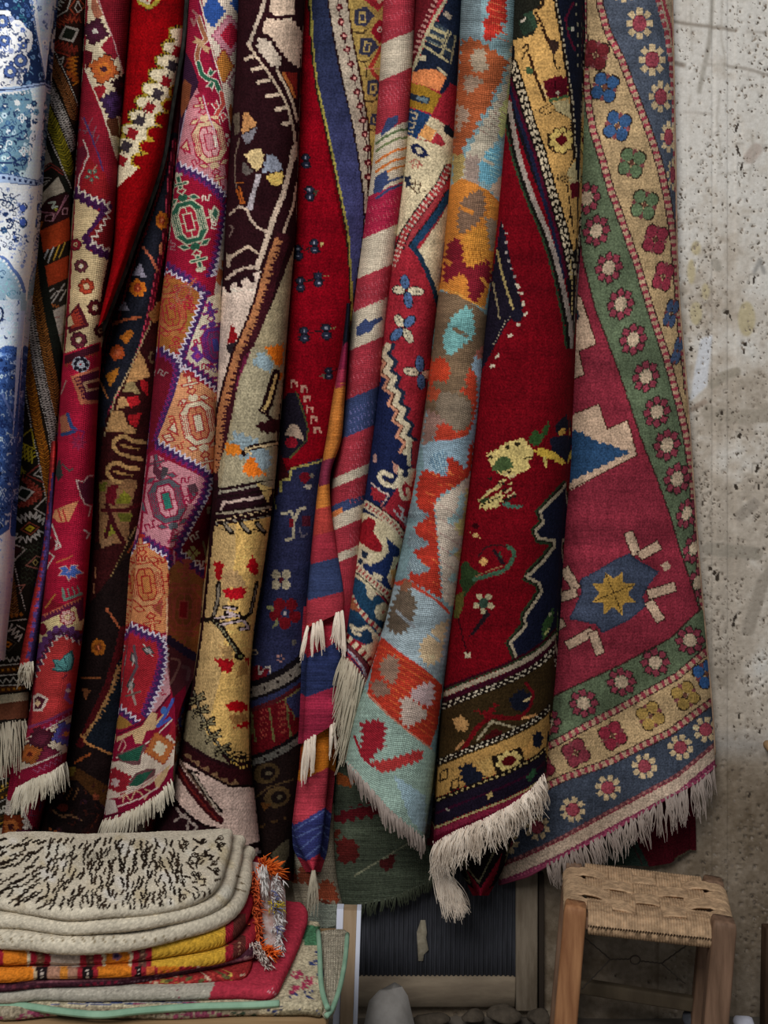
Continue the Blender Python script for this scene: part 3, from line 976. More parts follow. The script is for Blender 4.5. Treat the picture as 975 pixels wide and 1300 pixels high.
# toothed band and beige strip
k.band([(50, 784), (82, 768), (106, 758)], [(50, 794), (82, 778), (106, 768)], '#4a1830'); k.teeth([(54, 781), (80, 769), (104, 758)], 4.5, 4.2, '#94503c', 1)
k.poly([(97, 772), (106, 762), (106, 790), (102, 792)], '#4a1830')
k.poly([(50, 792), (80, 778), (96, 770), (101, 790), (108, 785), (104, 800), (84, 800), (62, 808), (50, 830)], '#ab9a70')
rosette(k.at(86, 784, 10), 10.5, '#a8847c', '#74182c', '#a88c78', 8)
k.ell(54, 799, 6, 8, '#5a1020')
st2 = [(48, 838), (58, 822), (64, 812), (74, 804), (86, 802), (94, 810), (104, 814)]
k.zig(off(st2, -3), 3.2, 9, 8, '#4c2a54')
k.poly([(48, 842), (58, 824), (66, 812), (84, 806), (98, 818), (106, 816), (98, 900), (92, 940), (36, 960)], '#8e2a2a')
k.zig([(42, 862), (52, 842), (62, 822), (74, 806), (84, 808), (104, 816)], 3.2, 9, 2, '#a89c94')
k.zig([(40, 862), (50, 842), (60, 822), (72, 803), (84, 804), (104, 812)], 3.2, 9, 3, '#3c1a30')
# teal lily
lq = [(70, 848), (67, 837), (77, 838), (82, 832), (92, 825), (95, 836), (92, 850), (86, 853), (72, 853), (64, 850)]
k.poly([(x, y) for x, y in lq], '#1c3a3c'); k.poly([(81 + (x - 81) * .84, 843 + (y - 843) * .82) for x, y in lq], '#42706e')
k.line([(82, 836), (86, 846), (84, 852)], 1.2, '#1c2c34'); k.line([(72, 842), (80, 850)], 1, '#1c2c34'); k.line([(80, 862), (86, 856)], 1.5, '#5a1c28')
k.line([(88, 870), (84, 886), (90, 892)], 5, '#6a3460'); k.dia(87, 877, 4, 3, '#a08a84')
k.poly([(42, 884), (49, 880), (62, 887), (54, 903), (42, 903)], '#a8968c'); k.poly([(44, 887), (49, 884), (58, 888), (52, 900), (44, 900)], '#3c1420'); k.dia(48, 893, 4, 5, '#a88c6c')
k.band([(36, 922), (60, 914), (92, 898)], [(36, 926), (60, 918), (92, 902)], '#6a2a4c')
k.band([(34, 928), (60, 918), (92, 902)], [(34, 946), (60, 932), (90, 912)], '#74142c'); k.zig([(50, 930), (70, 920), (90, 908)], 3.5, 9, 1.3, '#8c4a6c')
k.band([(30, 942), (60, 928), (92, 910)], [(24, 990), (60, 974), (84, 960)], '#aa9c88')
k.line([(34, 938), (60, 926), (92, 908)], 1.6, '#a8988c')
for x, y, c1, c2, c3, r in ((52, 938, '#3a1420', '#4a1a28', '#4a1a28', 13), (60, 962, '#5a1a2c', '#641e30', '#641e30', 13), (84, 932, '#43407c', '#5a3068', '#b0682c', 14), (38, 958, '#7c4420', '#944c22', '#4a1a14', 12)):
    cross(k.at(x, y, -22, 1.1, .95), c1, c2, c3, r)
k.line([(30, 976), (56, 966), (74, 958), (82, 950)], 1.8, '#b0a094')
k.band([(26, 978), (56, 968), (84, 955)], [(22, 1012), (56, 994), (84, 972)], '#6c1228'); k.zig([(44, 980), (62, 972), (80, 962)], 3, 8, 1.2, '#7c4058')
k.line([(24, 998), (56, 986), (84, 968)], 1.2, '#8a3a4c')
k.streaks(.07, 8)
clC = Cloth([(-80, 112), (0, 109), (100, 105), (200, 98), (330, 89), (400, 84), (500, 77), (600, 70), (700, 60), (800, 50), (900, 39), (985, 24), (1010, 20)], [(-80, 176), (0, 168), (100, 160), (200, 152), (330, 145), (400, 132), (500, 125), (600, 120), (640, 118), (740, 111), (800, 106), (900, 92), (960, 84), (985, 82), (1010, 80)],
            [(-1, 1002), (-.3, 990), (.4, 982), (1, 968)], 12e-2, .09, seed=5, wob=.004)
rugC = hang('hanging_rug', clC, cvC, RIBBED, knot=1.0, speck=.05)
props(rugC, 'crimson rug with beige stepped panels, rosettes and a short cream fringe', 'rug', 'textiles hanging along the wall')
fringe('fringe', rugC, clC, -1, .98, 34, lambda f: 38 - 10 * f, COT, 7, strands=6, spread=3, curl=3, slant=(-8, 4), rad=.0011)

# C2: a second red end under that fringe
cvC2 = Canvas(-20, 960, 90, 1110, '#74142a')
k = cvC2
k.poly([(-20, 1000), (26, 1024), (48, 1068), (50, 1110), (-20, 1110)], '#a0948a'); k.line([(26, 1024), (46, 1062), (60, 1090)], 1.8, '#a89c94')
cross(k.at(14, 1050, 40), '#54200f', '#7c4420', '#2c1010', 17); cross(k.at(36, 1066, 40), '#3a1420', '#4a1828', '#4a1828', 14); k.stepd(22, 1030, 7, 7, 3, '#1c1a14', 40)
cross(k.at(26, 1084, 40), '#84492a', '#4a1818', '#241010', 10)
k.line([(38, 1012), (44, 1018), (38, 1036), (46, 1036)], 1.4, '#5c3a4c'); k.line([(54, 1008), (50, 1030)], 2, '#4a3050')
clC2 = Cloth([(960, 14), (1110, -6)], [(960, 72), (1010, 60), (1050, 50), (1110, 38)], 1106, .06, .05, top=960, seed=6, wob=.002, skirt=.05)
rc2 = hang('hanging_rug', clC2, cvC2, RIBBED, knot=1.5)
props(rc2, 'crimson and cream rug corner showing below the cream fringe, above the fur throws', 'rug', 'textiles hanging along the wall')

# ------------------------------------------------------------------ D: bright red rug with a cream stepped band
cvD = Canvas(120, -80, 260, 560, '#6a0307')
k = cvD
k.line([(176, 2), (190, 10), (200, 2), (204, -14)], 5, '#8a7a2a'); k.line([(176, -2), (188, 4), (196, -6)], 4, '#a89880'); k.dash([(174, 8), (190, 14), (202, 6)], 2, 2, 2, '#2a1810')
def stairs(x, y, n, w, back, h):
    out = [(x, y)]
    for i in range(n):
        out += [(x - w * .7, y + 1), (x - w, y + 4), (x - w + 1, y + h - 4), (x - w + back, y + h)]
        x, y = x - w + back, y + h
    return out
left = stairs(233, 34, 10, 18, 9.4, 17.5) + [(147, 226), (147, 240)]
right = [(x + 40 - .06 * (y - 34), y + 4) for x, y in left[:-2]]
k.band(left, right, '#b3a58a')
k.line(left, 3.0, '#7c6a22'); k.dash(left, 3.4, 2.0, 2.6, '#1c120e'); k.line(right, 3.0, '#9a7c24'); k.dash(right, 3.0, 1.6, 3.0, '#1c120e')
k.line([(228, 60), (219, 84), (208, 108), (192, 132), (176, 158), (162, 186), (152, 206)], 1.5, '#2a1a1c')
for i, (x, y) in enumerate(((226, 66), (219, 84), (211, 104), (200, 120), (190, 137), (178, 153), (168, 170), (160, 186), (154, 204))):
    c = ('#6e1418', '#2a2228', '#6e1418')[(i + 0) % 3] if i % 2 == 0 else '#2c2429'
    if i % 2 == 0: c = '#701218'
    q = k.at(x, y, 25)
    q.dia(0, 0, 6.4, 7, c); q.rect(0, 0, 8, 2.2, c, 45); q.rect(0, 0, 8, 2.2, c, -45)
k.streaks(.05, 9)
clD = Cloth([(-80, 172), (0, 166), (60, 162), (120, 156), (200, 150), (300, 145), (330, 143), (420, 122)], [(-80, 242), (0, 235), (60, 231), (100, 223), (150, 215), (200, 208), (250, 192), (300, 172), (330, 163), (420, 128)],
            [(-1, 418), (1, 405)], .14, .06, seed=7, wob=.004)
rugD = hang('hanging_rug', clD, cvD, PILE, knot=2.0, speck=.06)
props(rugD, 'bright red pile rug with a slanting cream stepped band, dark overcast edge', 'rug', 'textiles hanging along the wall')
ys = np.linspace(-70, 420, 90)
xr = lerp_curve(clD.R, ys)
SELV = simple_mat('dark_overcast_wool', '#0f0e0d', .9, (120.0, '#2e302c', (1, 1, .35), .6))
MB().tube(PN(xr, ys, .145), .0068, n=10).build('selvage', SELV, rugD)

# ------------------------------------------------------------------ E: dark oriental rug behind it
cvE = Canvas(30, -80, 270, 1110, '#1c0e0d')
k = cvE
k.poly([(225, -80), (250, -80), (248, 120), (236, 200), (222, 210), (215, 160)], '#380c14')
nav, ruby, tan = '#171820', '#5c1420', '#8c6236'
band = [(214, 190), (206, 240), (197, 280), (180, 330), (168, 380), (155, 430), (142, 490), (134, 520)]
k.line(band, 46, nav)
k.line(off(band, 20), 3.4, '#701c28'); k.line(off(band, 15), 1.2, '#4a1420')
ri = [(222, 180), (216, 230), (214, 260), (210, 300), (200, 350), (190, 400), (180, 440), (165, 475), (150, 505), (140, 525)]
k.line(ri, 7, '#4a0f1e'); k.line(off(ri, -2), 1.6, '#8c2034'); k.line(off(ri, 2.5), 1.4, '#a03448')
k.line([(218, 150), (211, 210), (200, 250), (190, 280), (172, 330), (160, 370), (150, 410)], 3, '#6c1a24')
def star(q, c1, c2):
    q.petals(0, 0, 7, 6, 3.4, c1); q.petals(0, 0, 5, 3, 2, c2); q.ell(0, 0, 1.6, 1.6, '#b0603c')
star(k.at(206, 280, 0, .9, 1.3), '#9a5218', '#7c2c18'); star(k.at(175, 366, 10, 1.2, 1.2), '#a4581a', '#84301c'); star(k.at(149, 448, 10, 1.1, 1.1), '#94401c', '#a04c30')
k.poly([(178, 333), (186, 352), (168, 350)], '#7c7684'); k.poly([(158, 382), (165, 395), (150, 394)], '#74707c')
k.poly([(202, 310), (206, 308), (206, 326), (203, 322)], '#a86a48')
k.line([(182, 314), (192, 328), (200, 344)], 3.2, '#96503a'); k.line([(143, 412), (160, 406), (178, 403)], 3.4, '#9c5030'); k.line([(126, 482), (137, 506)], 2.2, '#9a6038')
k.poly([(152, 428), (165, 418), (170, 424), (160, 438)], '#94541c'); k.poly([(134, 476), (152, 466), (148, 480), (140, 492)], '#8c561c')
# tan field right of the stitched line
k.poly([(200, 380), (230, 380), (212, 520), (200, 660), (120, 690), (118, 640), (135, 530), (150, 500), (180, 440)], '#2a0d0e')
k.line([(199, 385), (190, 415), (178, 440), (162, 475), (146, 505), (140, 530), (132, 556)], 1.8, '#8a7658')
k.poly([(188, 400), (202, 384), (206, 378), (206, 400), (196, 412)], tan)
k.poly([(177, 446), (183, 456), (191, 478), (180, 482), (160, 486), (166, 470)], '#9a7248')
k.poly([(160, 486), (170, 484), (178, 500), (156, 498)], '#7c6a48'); k.poly([(152, 504), (162, 506), (164, 516), (148, 520)], '#94704a')
k.poly([(178, 482), (188, 484), (188, 502), (180, 496)], '#84141a'); k.poly([(160, 506), (176, 502), (178, 512), (166, 518)], '#8a161c'); k.poly([(161, 528), (180, 524), (174, 542), (166, 540)], '#8e161c')
k.poly([(142, 522), (156, 522), (163, 540), (174, 545), (172, 550), (134, 548)], '#8c6a44')
k.ell(193, 454, 4, 8, '#5a4630'); k.ell(194, 454, 2.4, 5, '#2a0d0e')
for y0, dx in ((556, 0), (590, -8)):
    k.line(curve([(184 + dx, y0 + 6), (170 + dx, y0 + 4), (156 + dx, y0 - 2), (144 + dx, y0 + 6), (150 + dx, y0 + 18), (164 + dx, y0 + 24), (180 + dx, y0 + 28)]), 5.0, '#8c6c44')
    k.line(curve([(176 + dx, y0 + 14), (164 + dx, y0 + 12), (154 + dx, y0 + 9)]), 3, '#806038')
k.poly([(126, 612), (140, 610), (152, 616), (160, 608), (174, 610), (168, 640), (162, 690), (140, 690), (126, 690)], '#6a4c32')
k.poly([(136, 618), (150, 616), (146, 642), (134, 640)], '#4c0d16'); k.poly([(146, 640), (158, 622), (168, 632), (164, 640)], '#5f5c1c')
k.poly([(132, 676), (138, 662), (148, 676), (140, 680)], '#646220'); k.poly([(127, 614), (136, 612), (134, 624), (127, 624)], '#54501c'); k.poly([(150, 652), (168, 652), (166, 662), (152, 662)], '#4c4a1a')
k.line([(130, 648), (160, 648), (180, 640)], 5, '#3a0e12'); k.line([(136, 642), (146, 670), (158, 690)], 6, '#300c10'); k.line([(130, 700), (140, 660)], 5, '#300c10')
k.poly([(128, 685), (144, 682), (140, 704), (130, 714)], '#6c5038')
k.poly([(116, 700), (150, 690), (170, 690), (150, 740), (120, 800), (104, 800)], '#2a0d0e')
g = [(176, 670), (160, 700), (145, 730), (132, 760), (120, 800), (112, 850)]
k.line(g, 6, '#1c120d'); k.line(off(g, 3), 1.3, '#6a5838'); k.line(off(g, -4), 2, '#6c3018')
k.line([(122, 720), (118, 760)], 1.3, '#7a5038')
# lower dark part
k.poly([(112, 770), (180, 680), (190, 680), (160, 1000), (60, 1100), (60, 960)], '#150d0d')
k.line([(136, 774), (146, 788), (155, 802)], 3, '#7a4028'); star(k.at(125, 822, 0, 1.0, 1.2), '#7c4414', '#5c2c14')
k.line([(104, 862), (126, 861)], 2.6, '#6a3c20'); k.poly([(104, 874), (116, 876), (108, 890)], '#6c4026')
k.line([(157, 800), (150, 830), (138, 870), (124, 900), (112, 925), (102, 945)], 10, '#3a0d10')
k.poly([(150, 840), (156, 830), (150, 960), (140, 958), (108, 940), (122, 915), (138, 880)], '#10141b')
k.teeth([(154, 838), (144, 868), (130, 898), (116, 920), (104, 937)], -6, 5, '#7c5a38', 1); k.line([(150, 846), (140, 878), (126, 906), (108, 938)], 2.4, '#7c5c38')
k.line([(104, 934), (110, 944), (124, 950), (142, 958)], 2.8, '#8a5c34')
k.line([(96, 968), (106, 962), (114, 958)], 3, '#7a3c1c')
k.poly([(84, 972), (100, 976), (140, 1000), (140, 1030), (118, 1010), (96, 990), (82, 990)], '#3a220f'); k.poly([(84, 972), (98, 976), (92, 986), (84, 984)], '#5a481c')
for x in (76, 84, 92): k.line([(x, 1016), (x + 8, 1000)], 1.7, '#5c3c24')
k.line(curve([(66, 1028), (78, 1036), (92, 1036), (104, 1042)]), 2.2, '#644630'); k.ell(80, 1025, 7, 5, '#4c1c14'); k.dash([(62, 1052), (74, 1058)], 4, 4, 3, '#7a4020'); k.ell(122, 1012, 4, 5, '#5c2c1c')
floral(k, [(70, 980), (140, 1000), (140, 1060), (60, 1060)], 22, 8, ['#2e1410', '#3c1a10', '#24131a'], 31, 'fls')
k.streaks(.06, 10)
clE = Cloth([(-80, 228), (0, 224), (180, 206), (250, 188), (330, 162), (400, 138), (500, 116), (560, 114), (650, 112), (800, 99), (970, 74), (1060, 50), (1100, 40)], [(-80, 256), (0, 252), (180, 228), (330, 212), (400, 204), (500, 198), (600, 190), (700, 178), (800, 168), (900, 158), (1000, 146), (1060, 136), (1100, 130)],
            1098, .06, .06, seed=8, wob=.004, skirt=.05)
rugE = hang('hanging_rug', clE, cvE, PILE, knot=2.0, speck=.08)
props(rugE, 'dark navy and brown oriental rug with orange flowers, set back between crimson and pink rugs', 'rug', 'textiles hanging along the wall')
# ------------------------------------------------------------------ F: diamond-panelled soumak in pink, crimson and orange
cvF = Canvas(95, -80, 330, 1130, '#78142a')
k = cvF
pink, crim, oran2, peach, wht2, pur, gr = '#a46a70', '#7c142c', '#96582f', '#b07a56', '#b8a99c', '#362248', '#26473a'
# stepped border at the top right
k.poly([(250, -80), (330, -80), (310, 60), (304, 140), (298, 180), (290, 150), (270, 60), (256, 12)], '#b8a898')
k.stepd(270, 14, 17, 22, 5, '#26427c'); k.stepd(306, 4, 14, 18, 5, '#26427c'); k.stepd(286, -18, 12, 14, 4, '#96303a')
k.stepd(291, 45, 23, 28, 6, '#7c3048'); k.stepd(291, 45, 21, 26, 6, '#b07480'); k.stepd(293, 45, 13, 18, 5, '#9c1e34')
k.stepd(284, 84, 14, 24, 5, '#7c2c30'); k.stepd(284, 84, 12, 21, 5, '#a0662e')
k.stepd(298, 105, 10, 16, 4, '#7c5058'); k.stepd(299, 105, 7, 12, 4, '#a89a90'); k.stepd(293, 146, 5, 16, 4, '#8a4a28')
# crimson guard with a running vine
k.poly([(240, -80), (252, -80), (258, 20), (270, 60), (282, 105), (290, 145), (295, 190), (290, 250), (282, 200), (272, 160), (256, 110), (244, 80), (238, 40)], crim)
k.line([(254, 0), (263, 38), (272, 74), (283, 110), (290, 145), (294, 180)], 1.8, wht2); k.line([(251, 0), (260, 38), (269, 74), (280, 110), (287, 145)], 1.0, '#5c1438')
def vine(pts, c, w=5.0):
    k.line(pts, w + 2, wht2); k.line(pts, w, c)
vine([(252, 22), (257, 38), (262, 50), (253, 58), (250, 70), (251, 80)], '#84523a'); k.line([(245, 14), (251, 20), (246, 32), (243, 24)], 3, '#8c5a58')
for dx, dy, a in ((262, 62, 30), (251, 52, 200), (256, 56, 100)): k.at(dx, dy, a).poly([(-4, -3), (6, -4), (3, 0), (6, 4), (-4, 3)], '#a08060')
vine([(252, 80), (256, 94), (263, 100), (274, 104), (279, 116)], '#26503c')
for dx, dy, a in ((268, 92, -60), (268, 108, 120)): k.at(dx, dy, a).poly([(-5, -3), (6, -5), (3, 0), (6, 5), (-5, 3)], wht2).poly([(-4, -2), (4, -3), (2, 0), (4, 3), (-4, 2)], '#26503c')
vine([(281, 118), (284, 132), (278, 140), (274, 148), (277, 158)], '#a04038')
for dx, dy, a in ((274, 134, -120), (284, 148, 60)): k.at(dx, dy, a).poly([(-5, -3), (6, -5), (3, 0), (6, 5), (-5, 3)], wht2).poly([(-4, -2), (4, -3), (2, 0), (4, 3), (-4, 2)], '#9c2c38')
k.line([(278, 160), (284, 172)], 4, wht2); k.petals(286, 178, 5, 6, 3, wht2)
# left strip beside the black selvage
k.poly([(232, 60), (244, 80), (252, 104), (250, 120), (238, 140), (226, 200), (214, 210), (220, 120)], '#2c1628')
k.poly([(234, 100), (243, 108), (240, 130), (230, 150), (228, 120)], '#6c3a24')

def szig(pts, w=8, wl=2.2, side=1, pr='#38204c', wt='#b4aab4', per=6.2):
    """purple serrated border with a white line"""
    per = 7.6
    k.zig(pts, 2.9, per, w * .85, pr); k.zig(off(pts, side * w * .6), 2.9, per, wl * .8, wt)
    k.zig(off(pts, -side * w * .5), 2.9, per, 1.6, '#6c1e50')

def sq(x, y, c, r=0, s=1.0):
    q = k.at(x, y, r, s)
    q.line([(-5, 3), (-5, -3), (-1, -3), (-1, 2), (3, 2), (3, -4), (6, -4)], 1.5, c)

def medal(x, y, rot, s, field, ring, line, core, wing):
    """octagonal flower-head with ribbed sides, crosses and leaves"""
    q = k.at(x, y, rot, s * 1.26)
    oc = [(-8, -22), (8, -22), (17, -12), (17, 12), (8, 22), (-8, 22), (-17, 12), (-17, -12)]
    q.poly(oc, wing); q.line(oc, 1.4, line, True)
    for d in (11.2, 13.4, 15.4):
        q.line([(-d, -11), (-d, 11)], .9, line); q.line([(d, -11), (d, 11)], .9, line)
    q.poly([(-6, -17), (6, -17), (10, -10), (10, 10), (6, 17), (-6, 17), (-10, 10), (-10, -10)], line)
    q.poly([(-5, -15.5), (5, -15.5), (8.6, -9.5), (8.6, 9.5), (5, 15.5), (-5, 15.5), (-8.6, 9.5), (-8.6, -9.5)], ring)
    q.line([(0, -16), (0, 16)], 1.2, line); q.line([(-9, 0), (9, 0)], 1.2, line)
    q.poly([(-5, -9.4), (5, -9.4), (5, 9.4), (-5, 9.4)], line); q.poly([(-3.6, -8), (3.6, -8), (3.6, 8), (-3.6, 8)], core)
    for sg in (-1, 1):
        q.ell(0, 26 * sg, 5, 4, wing); q.dia(-11, 24 * sg, 7, 3.6, line, 20 * sg); q.dia(-11, 24 * sg, 5, 2.2, wing, 20 * sg)
        q.dia(11, 24 * sg, 7, 3.6, line, -20 * sg); q.dia(11, 24 * sg, 5, 2.2, wing, -20 * sg)
        q.dia(0, 33 * sg, 5.6, 5, line); q.dia(0, 33 * sg, 3.6, 3, field)
        q.line([(0, 37 * sg), (0, 50 * sg)], 5.6, line); q.line([(0, 37 * sg), (0, 49 * sg)], 3, wing)
        q.line([(-8, 40 * sg), (8, 40 * sg)], 3.6, line); q.line([(-7, 40 * sg), (7, 40 * sg)], 1.6, wing)
        q.line([(-3.4, 50 * sg), (3.4, 50 * sg)], 4, line)
    q.poly([(22, -9), (33, 0), (22, 9)], line); q.poly([(23.5, -5.5), (30, 0), (23.5, 5.5)], wing); q.line([(17, 0), (22, 0)], 1.6, line)
    q.poly([(-22, -9), (-33, 0), (-22, 9)], line); q.poly([(-23.5, -5.5), (-30, 0), (-23.5, 5.5)], wing)
    q.line([(23.5, -5), (27, 5)], 1, line); q.line([(23.5, 5), (27, -5)], 1, line)

# pink panel, upper
k.poly([(250, 112), (262, 138), (278, 165), (284, 200), (288, 230), (291, 250), (270, 240), (228, 212), (226, 200), (232, 160), (240, 130)], pink)
k.line([(236, 140), (230, 170), (224, 200)], 1.4, '#8c7c8c')
medal(266, 180, -12, .95, pink, '#b08080', '#8a1c34', pink, '#b39878')
sq(238, 190, '#8a1c34', -30); sq(250, 205, '#8a1c34', -25, 1.2); sq(260, 130, '#8a1c34', 30); k.poly([(270, 172), (275, 172), (277, 186), (273, 187)], wht2)
k.line([(258, 122), (264, 145), (272, 165)], 1.6, '#a89098')
# crimson panel with green flower-head
k.poly([(228, 214), (250, 222), (272, 240), (288, 256), (284, 300), (272, 350), (262, 362), (236, 350), (212, 334)], '#7e1228')
medal(240, 282, -14, .98, '#7e1228', '#8a1c2c', '#a09a84', '#7e1228', '#234a38')
sq(262, 252, wht2, 0); sq(272, 285, wht2, -80); sq(220, 312, '#8c5a60', -80); k.poly([(272, 260), (279, 268), (276, 282), (266, 272)], '#a09a84'); k.poly([(273, 264), (277, 270), (274, 278), (269, 272)], '#2c5040')
szig([(226, 212), (250, 222), (270, 236), (286, 254)], 8, 2.2, -1)
szig([(287, 258), (282, 292), (274, 330), (266, 352)], 7, 3.4, -1)
szig([(212, 338), (236, 352), (256, 368), (262, 376)], 8, 2.4, 1)
k.poly([(286, 280), (296, 250), (292, 400), (282, 420), (272, 372), (278, 330)], '#ac9c8e'); k.poly([(278, 340), (284, 344), (280, 364), (274, 356)], '#96502f'); k.poly([(281, 330), (285, 332), (282, 342)], '#96502f')
# amber panel
k.poly([(208, 346), (232, 358), (254, 372), (252, 400), (240, 436), (228, 456), (222, 452), (202, 442)], '#8a5228')
medal(217, 396, -10, .86, '#8a5228', '#8a5228', '#8c1f2a', '#8a5228', '#945c34'); medal(233, 372, 40, .4, '#8a5228', '#8a5228', '#8c2430', '#8a5228', '#8a5a40')
sq(240, 384, '#8c1f2a', -60, 1.2); k.poly([(238, 400), (246, 396), (242, 420), (234, 440)], '#84602a')
szig([(262, 372), (254, 398), (242, 430), (232, 450), (234, 462)], 8, 2.0, 1)
# cream panel with violet flower-head
k.poly([(264, 378), (278, 372), (290, 400), (284, 470), (279, 490), (258, 474), (236, 456), (244, 430), (256, 400)], '#b4a892')
q = k.at(275, 432, -8, .95)
medal(274, 438, -10, .82, '#b4a892', '#54345c', '#7c2050', '#3a3a7c', '#4c2c6c')
k.dia(251, 452, 9, 9, '#5c2c78'); k.dia(251, 452, 4, 4, '#8a2c5c'); sq(252, 434, '#8c2038', -20, 1.1); sq(262, 466, '#8c2038', 10, 1.1); sq(272, 470, '#54306c', 30, .8)
k.line([(266, 384), (272, 405)], 3, '#4c2c68'); k.line([(263, 396), (276, 392)], 2, '#4c2c68')
szig([(236, 462), (252, 472), (268, 484), (280, 496)], 7, 2.4, 1)
k.line([(224, 452), (234, 474)], 5, '#b4aab4'); k.line([(224, 452), (234, 474)], 2.4, '#8a4a30')
# maroon strip on the left
k.poly([(203, 444), (222, 456), (228, 470), (222, 500), (206, 540), (196, 570), (184, 580), (190, 520)], '#5e1220')
szig([(204, 446), (220, 456), (227, 468), (220, 500), (208, 534), (199, 564)], 8, 2.0, -1)
sq(206, 474, '#84706c', 30)
# orange panel with cream flower-head
k.poly([(230, 472), (246, 480), (262, 490), (277, 502), (276, 560), (271, 604), (262, 596), (240, 584), (216, 570), (198, 562), (206, 542), (220, 505)], peach)
medal(252, 537, -12, 1.0, peach, '#a8694a', '#8c2c2c', '#b0a48e', '#b3a58c')
q = k.at(237, 490, -14, .8)
sq(218, 534, '#96342c', 80, 1.1); k.dia(214, 556, 10, 8, '#8c2c2c', 20); k.dia(214, 556, 7, 5, '#b09a80', 20); k.line([(208, 556), (221, 556)], 1.2, '#8c2c2c'); sq(228, 568, '#96342c', -20, 1.2); sq(270, 508, '#96342c', 0, .8); sq(232, 514, '#8c2c2c', 20)
szig([(198, 564), (216, 574), (240, 588), (258, 598), (267, 610)], 8, 2.4, -1)
# pink panel, lower
k.poly([(192, 574), (212, 584), (238, 596), (258, 606), (264, 614), (250, 640), (236, 668), (224, 690), (218, 696), (200, 690), (180, 680), (184, 630)], '#a87078')
medal(212, 636, -14, 1.0, '#a87078', '#b07880', '#7c1834', '#266054', '#4a4a50')
sq(236, 610, '#7c1834', 0, 1.1); k.dia(245, 620, 9, 7, '#4a3038', 30); sq(240, 636, '#7c1834', -40, 1.2); sq(191, 668, '#7c1834', -20, 1.3); k.line([(220, 676), (214, 690)], 3, '#8c3048')
k.poly([(196, 580), (200, 594), (208, 600), (204, 612), (194, 600)], '#4c2430'); k.poly([(206, 592), (214, 594), (212, 604), (204, 606)], '#3c3438')
szig([(266, 604), (260, 630), (244, 660), (232, 684), (226, 700)], 8, 2.2, -1)
k.poly([(270, 622), (276, 640), (270, 732), (260, 726), (240, 710), (228, 700), (240, 680), (256, 650)], '#5c1020')
sq(248, 682, wht2, -30, 1.2); k.dia(245, 702, 9, 10, '#5c1020'); k.stepd(245, 702, 9, 10, 3, '#94905c'); k.line([(240, 696), (250, 708)], 1.4, '#5c1020'); k.line([(250, 696), (240, 708)], 1.4, '#5c1020'); sq(254, 716, wht2, 10, 1.1); k.petals(268, 648, 5, 4, 2.4, '#8a7c60'); k.line([(258, 688), (262, 706)], 3, '#6c6450')
szig([(226, 702), (238, 714), (252, 724), (264, 732)], 8, 1.8, -1)
szig([(180, 682), (198, 694), (214, 704), (218, 724)], 8, 2.4, 1)
k.line([(221, 700), (222, 724)], 2, '#a06c78')
# orange panel, folded over the crease; shade past the crease put into its colour
k.poly([(176, 688), (196, 700), (212, 712), (215, 730), (213, 800), (206, 804), (190, 796), (166, 788)], '#ac7048')
medal(186, 742, -8, .98, '#ac7048', '#a8683c', '#8c2420', '#a86a3a', '#b07c54')
sq(206, 712, '#8c2420', -10, 1.2); sq(181, 710, '#8c2420', 0)
k.poly([(216, 722), (226, 712), (262, 738), (268, 760), (262, 836), (240, 826), (213, 812)], '#7c4a28')
medal(233, 774, 4, .98, '#7c4a28', '#6c3c22', '#8c3c34', '#74141c', '#7c4028')
k.line([(212, 760), (212, 810)], 2.2, '#b69070')
# red panel at the foot
k.poly([(164, 796), (186, 806), (204, 814), (206, 840), (196, 880), (184, 902), (176, 906), (152, 898)], '#8e2028')
for x, y, r_ in ((188, 826, 20), (170, 836, 70), (166, 870, 80)):
    kk = k.at(x, y, r_); kk.dia(0, 0, 9, 6, '#3c3434'); kk.dia(0, 0, 6, 3, '#8a8080'); kk.line([(-8, -5), (8, 5)], 1.4, '#9a948c')
k.line([(170, 820), (174, 846), (166, 862)], 3.4, '#54444a'); k.line([(166, 872), (172, 894)], 3, '#8c7870'); k.line([(160, 884), (178, 878)], 2.4, '#5c4a44')
k.poly([(206, 806), (212, 806), (216, 880), (196, 904), (186, 902), (200, 870), (210, 830)], '#a87a80')
for y in (845, 860, 880): sq(206, y, '#8a1c34', 60, .8)
szig([(164, 796), (184, 806), (204, 812), (208, 832), (200, 868), (188, 896), (184, 910)], 8, 2.2, -1)
k.poly([(214, 816), (240, 830), (262, 842), (256, 900), (226, 906), (216, 870)], '#472028'); k.zig([(214, 812), (240, 830), (262, 842)], 2.2, 6, 7, '#241a30')  # receding side of the crease: its shade is painted into these darker tones
k.line(curve([(218, 836), (228, 840), (222, 858), (216, 868)]), 3, '#6c4a48'); k.line(curve([(232, 846), (240, 850), (238, 862)]), 5, '#543438')
szig([(150, 900), (160, 908), (174, 920)], 7, 2.2, -1); k.poly([(148, 906), (162, 914), (172, 924), (150, 934)], '#86602c')
# end borders
def bd(y0, y1, c, x0=120, x1=236, b=26):
    k.poly([(x0, y0 + 14), (160, y0 + 6), (190, y0 - 8), (214, y0 - b), (x1, y0 - b - 22), (x1, y1 - b - 22), (214, y1 - b), (190, y1 - 8), (160, y1 + 6), (x0, y1 + 14)], c)
bd(918, 1030, '#74102a')
k.line([(150, 932), (176, 920), (200, 902), (216, 882)], 2.4, '#4c0f24')
k.poly([(148, 936), (180, 922), (192, 904), (200, 906), (198, 916), (210, 904), (216, 894), (214, 906), (196, 926), (186, 928), (180, 944), (172, 944), (168, 932), (148, 942)], '#ab8c68')
k.line([(216, 912), (200, 922), (210, 908), (220, 888)], 4, '#3a4a90'); k.ell(208, 902, 4, 5, '#3a5a94'); k.line([(150, 952), (156, 938), (160, 946), (153, 958)], 1.6, '#a87a70')
bd(958, 1004, '#b4a494')
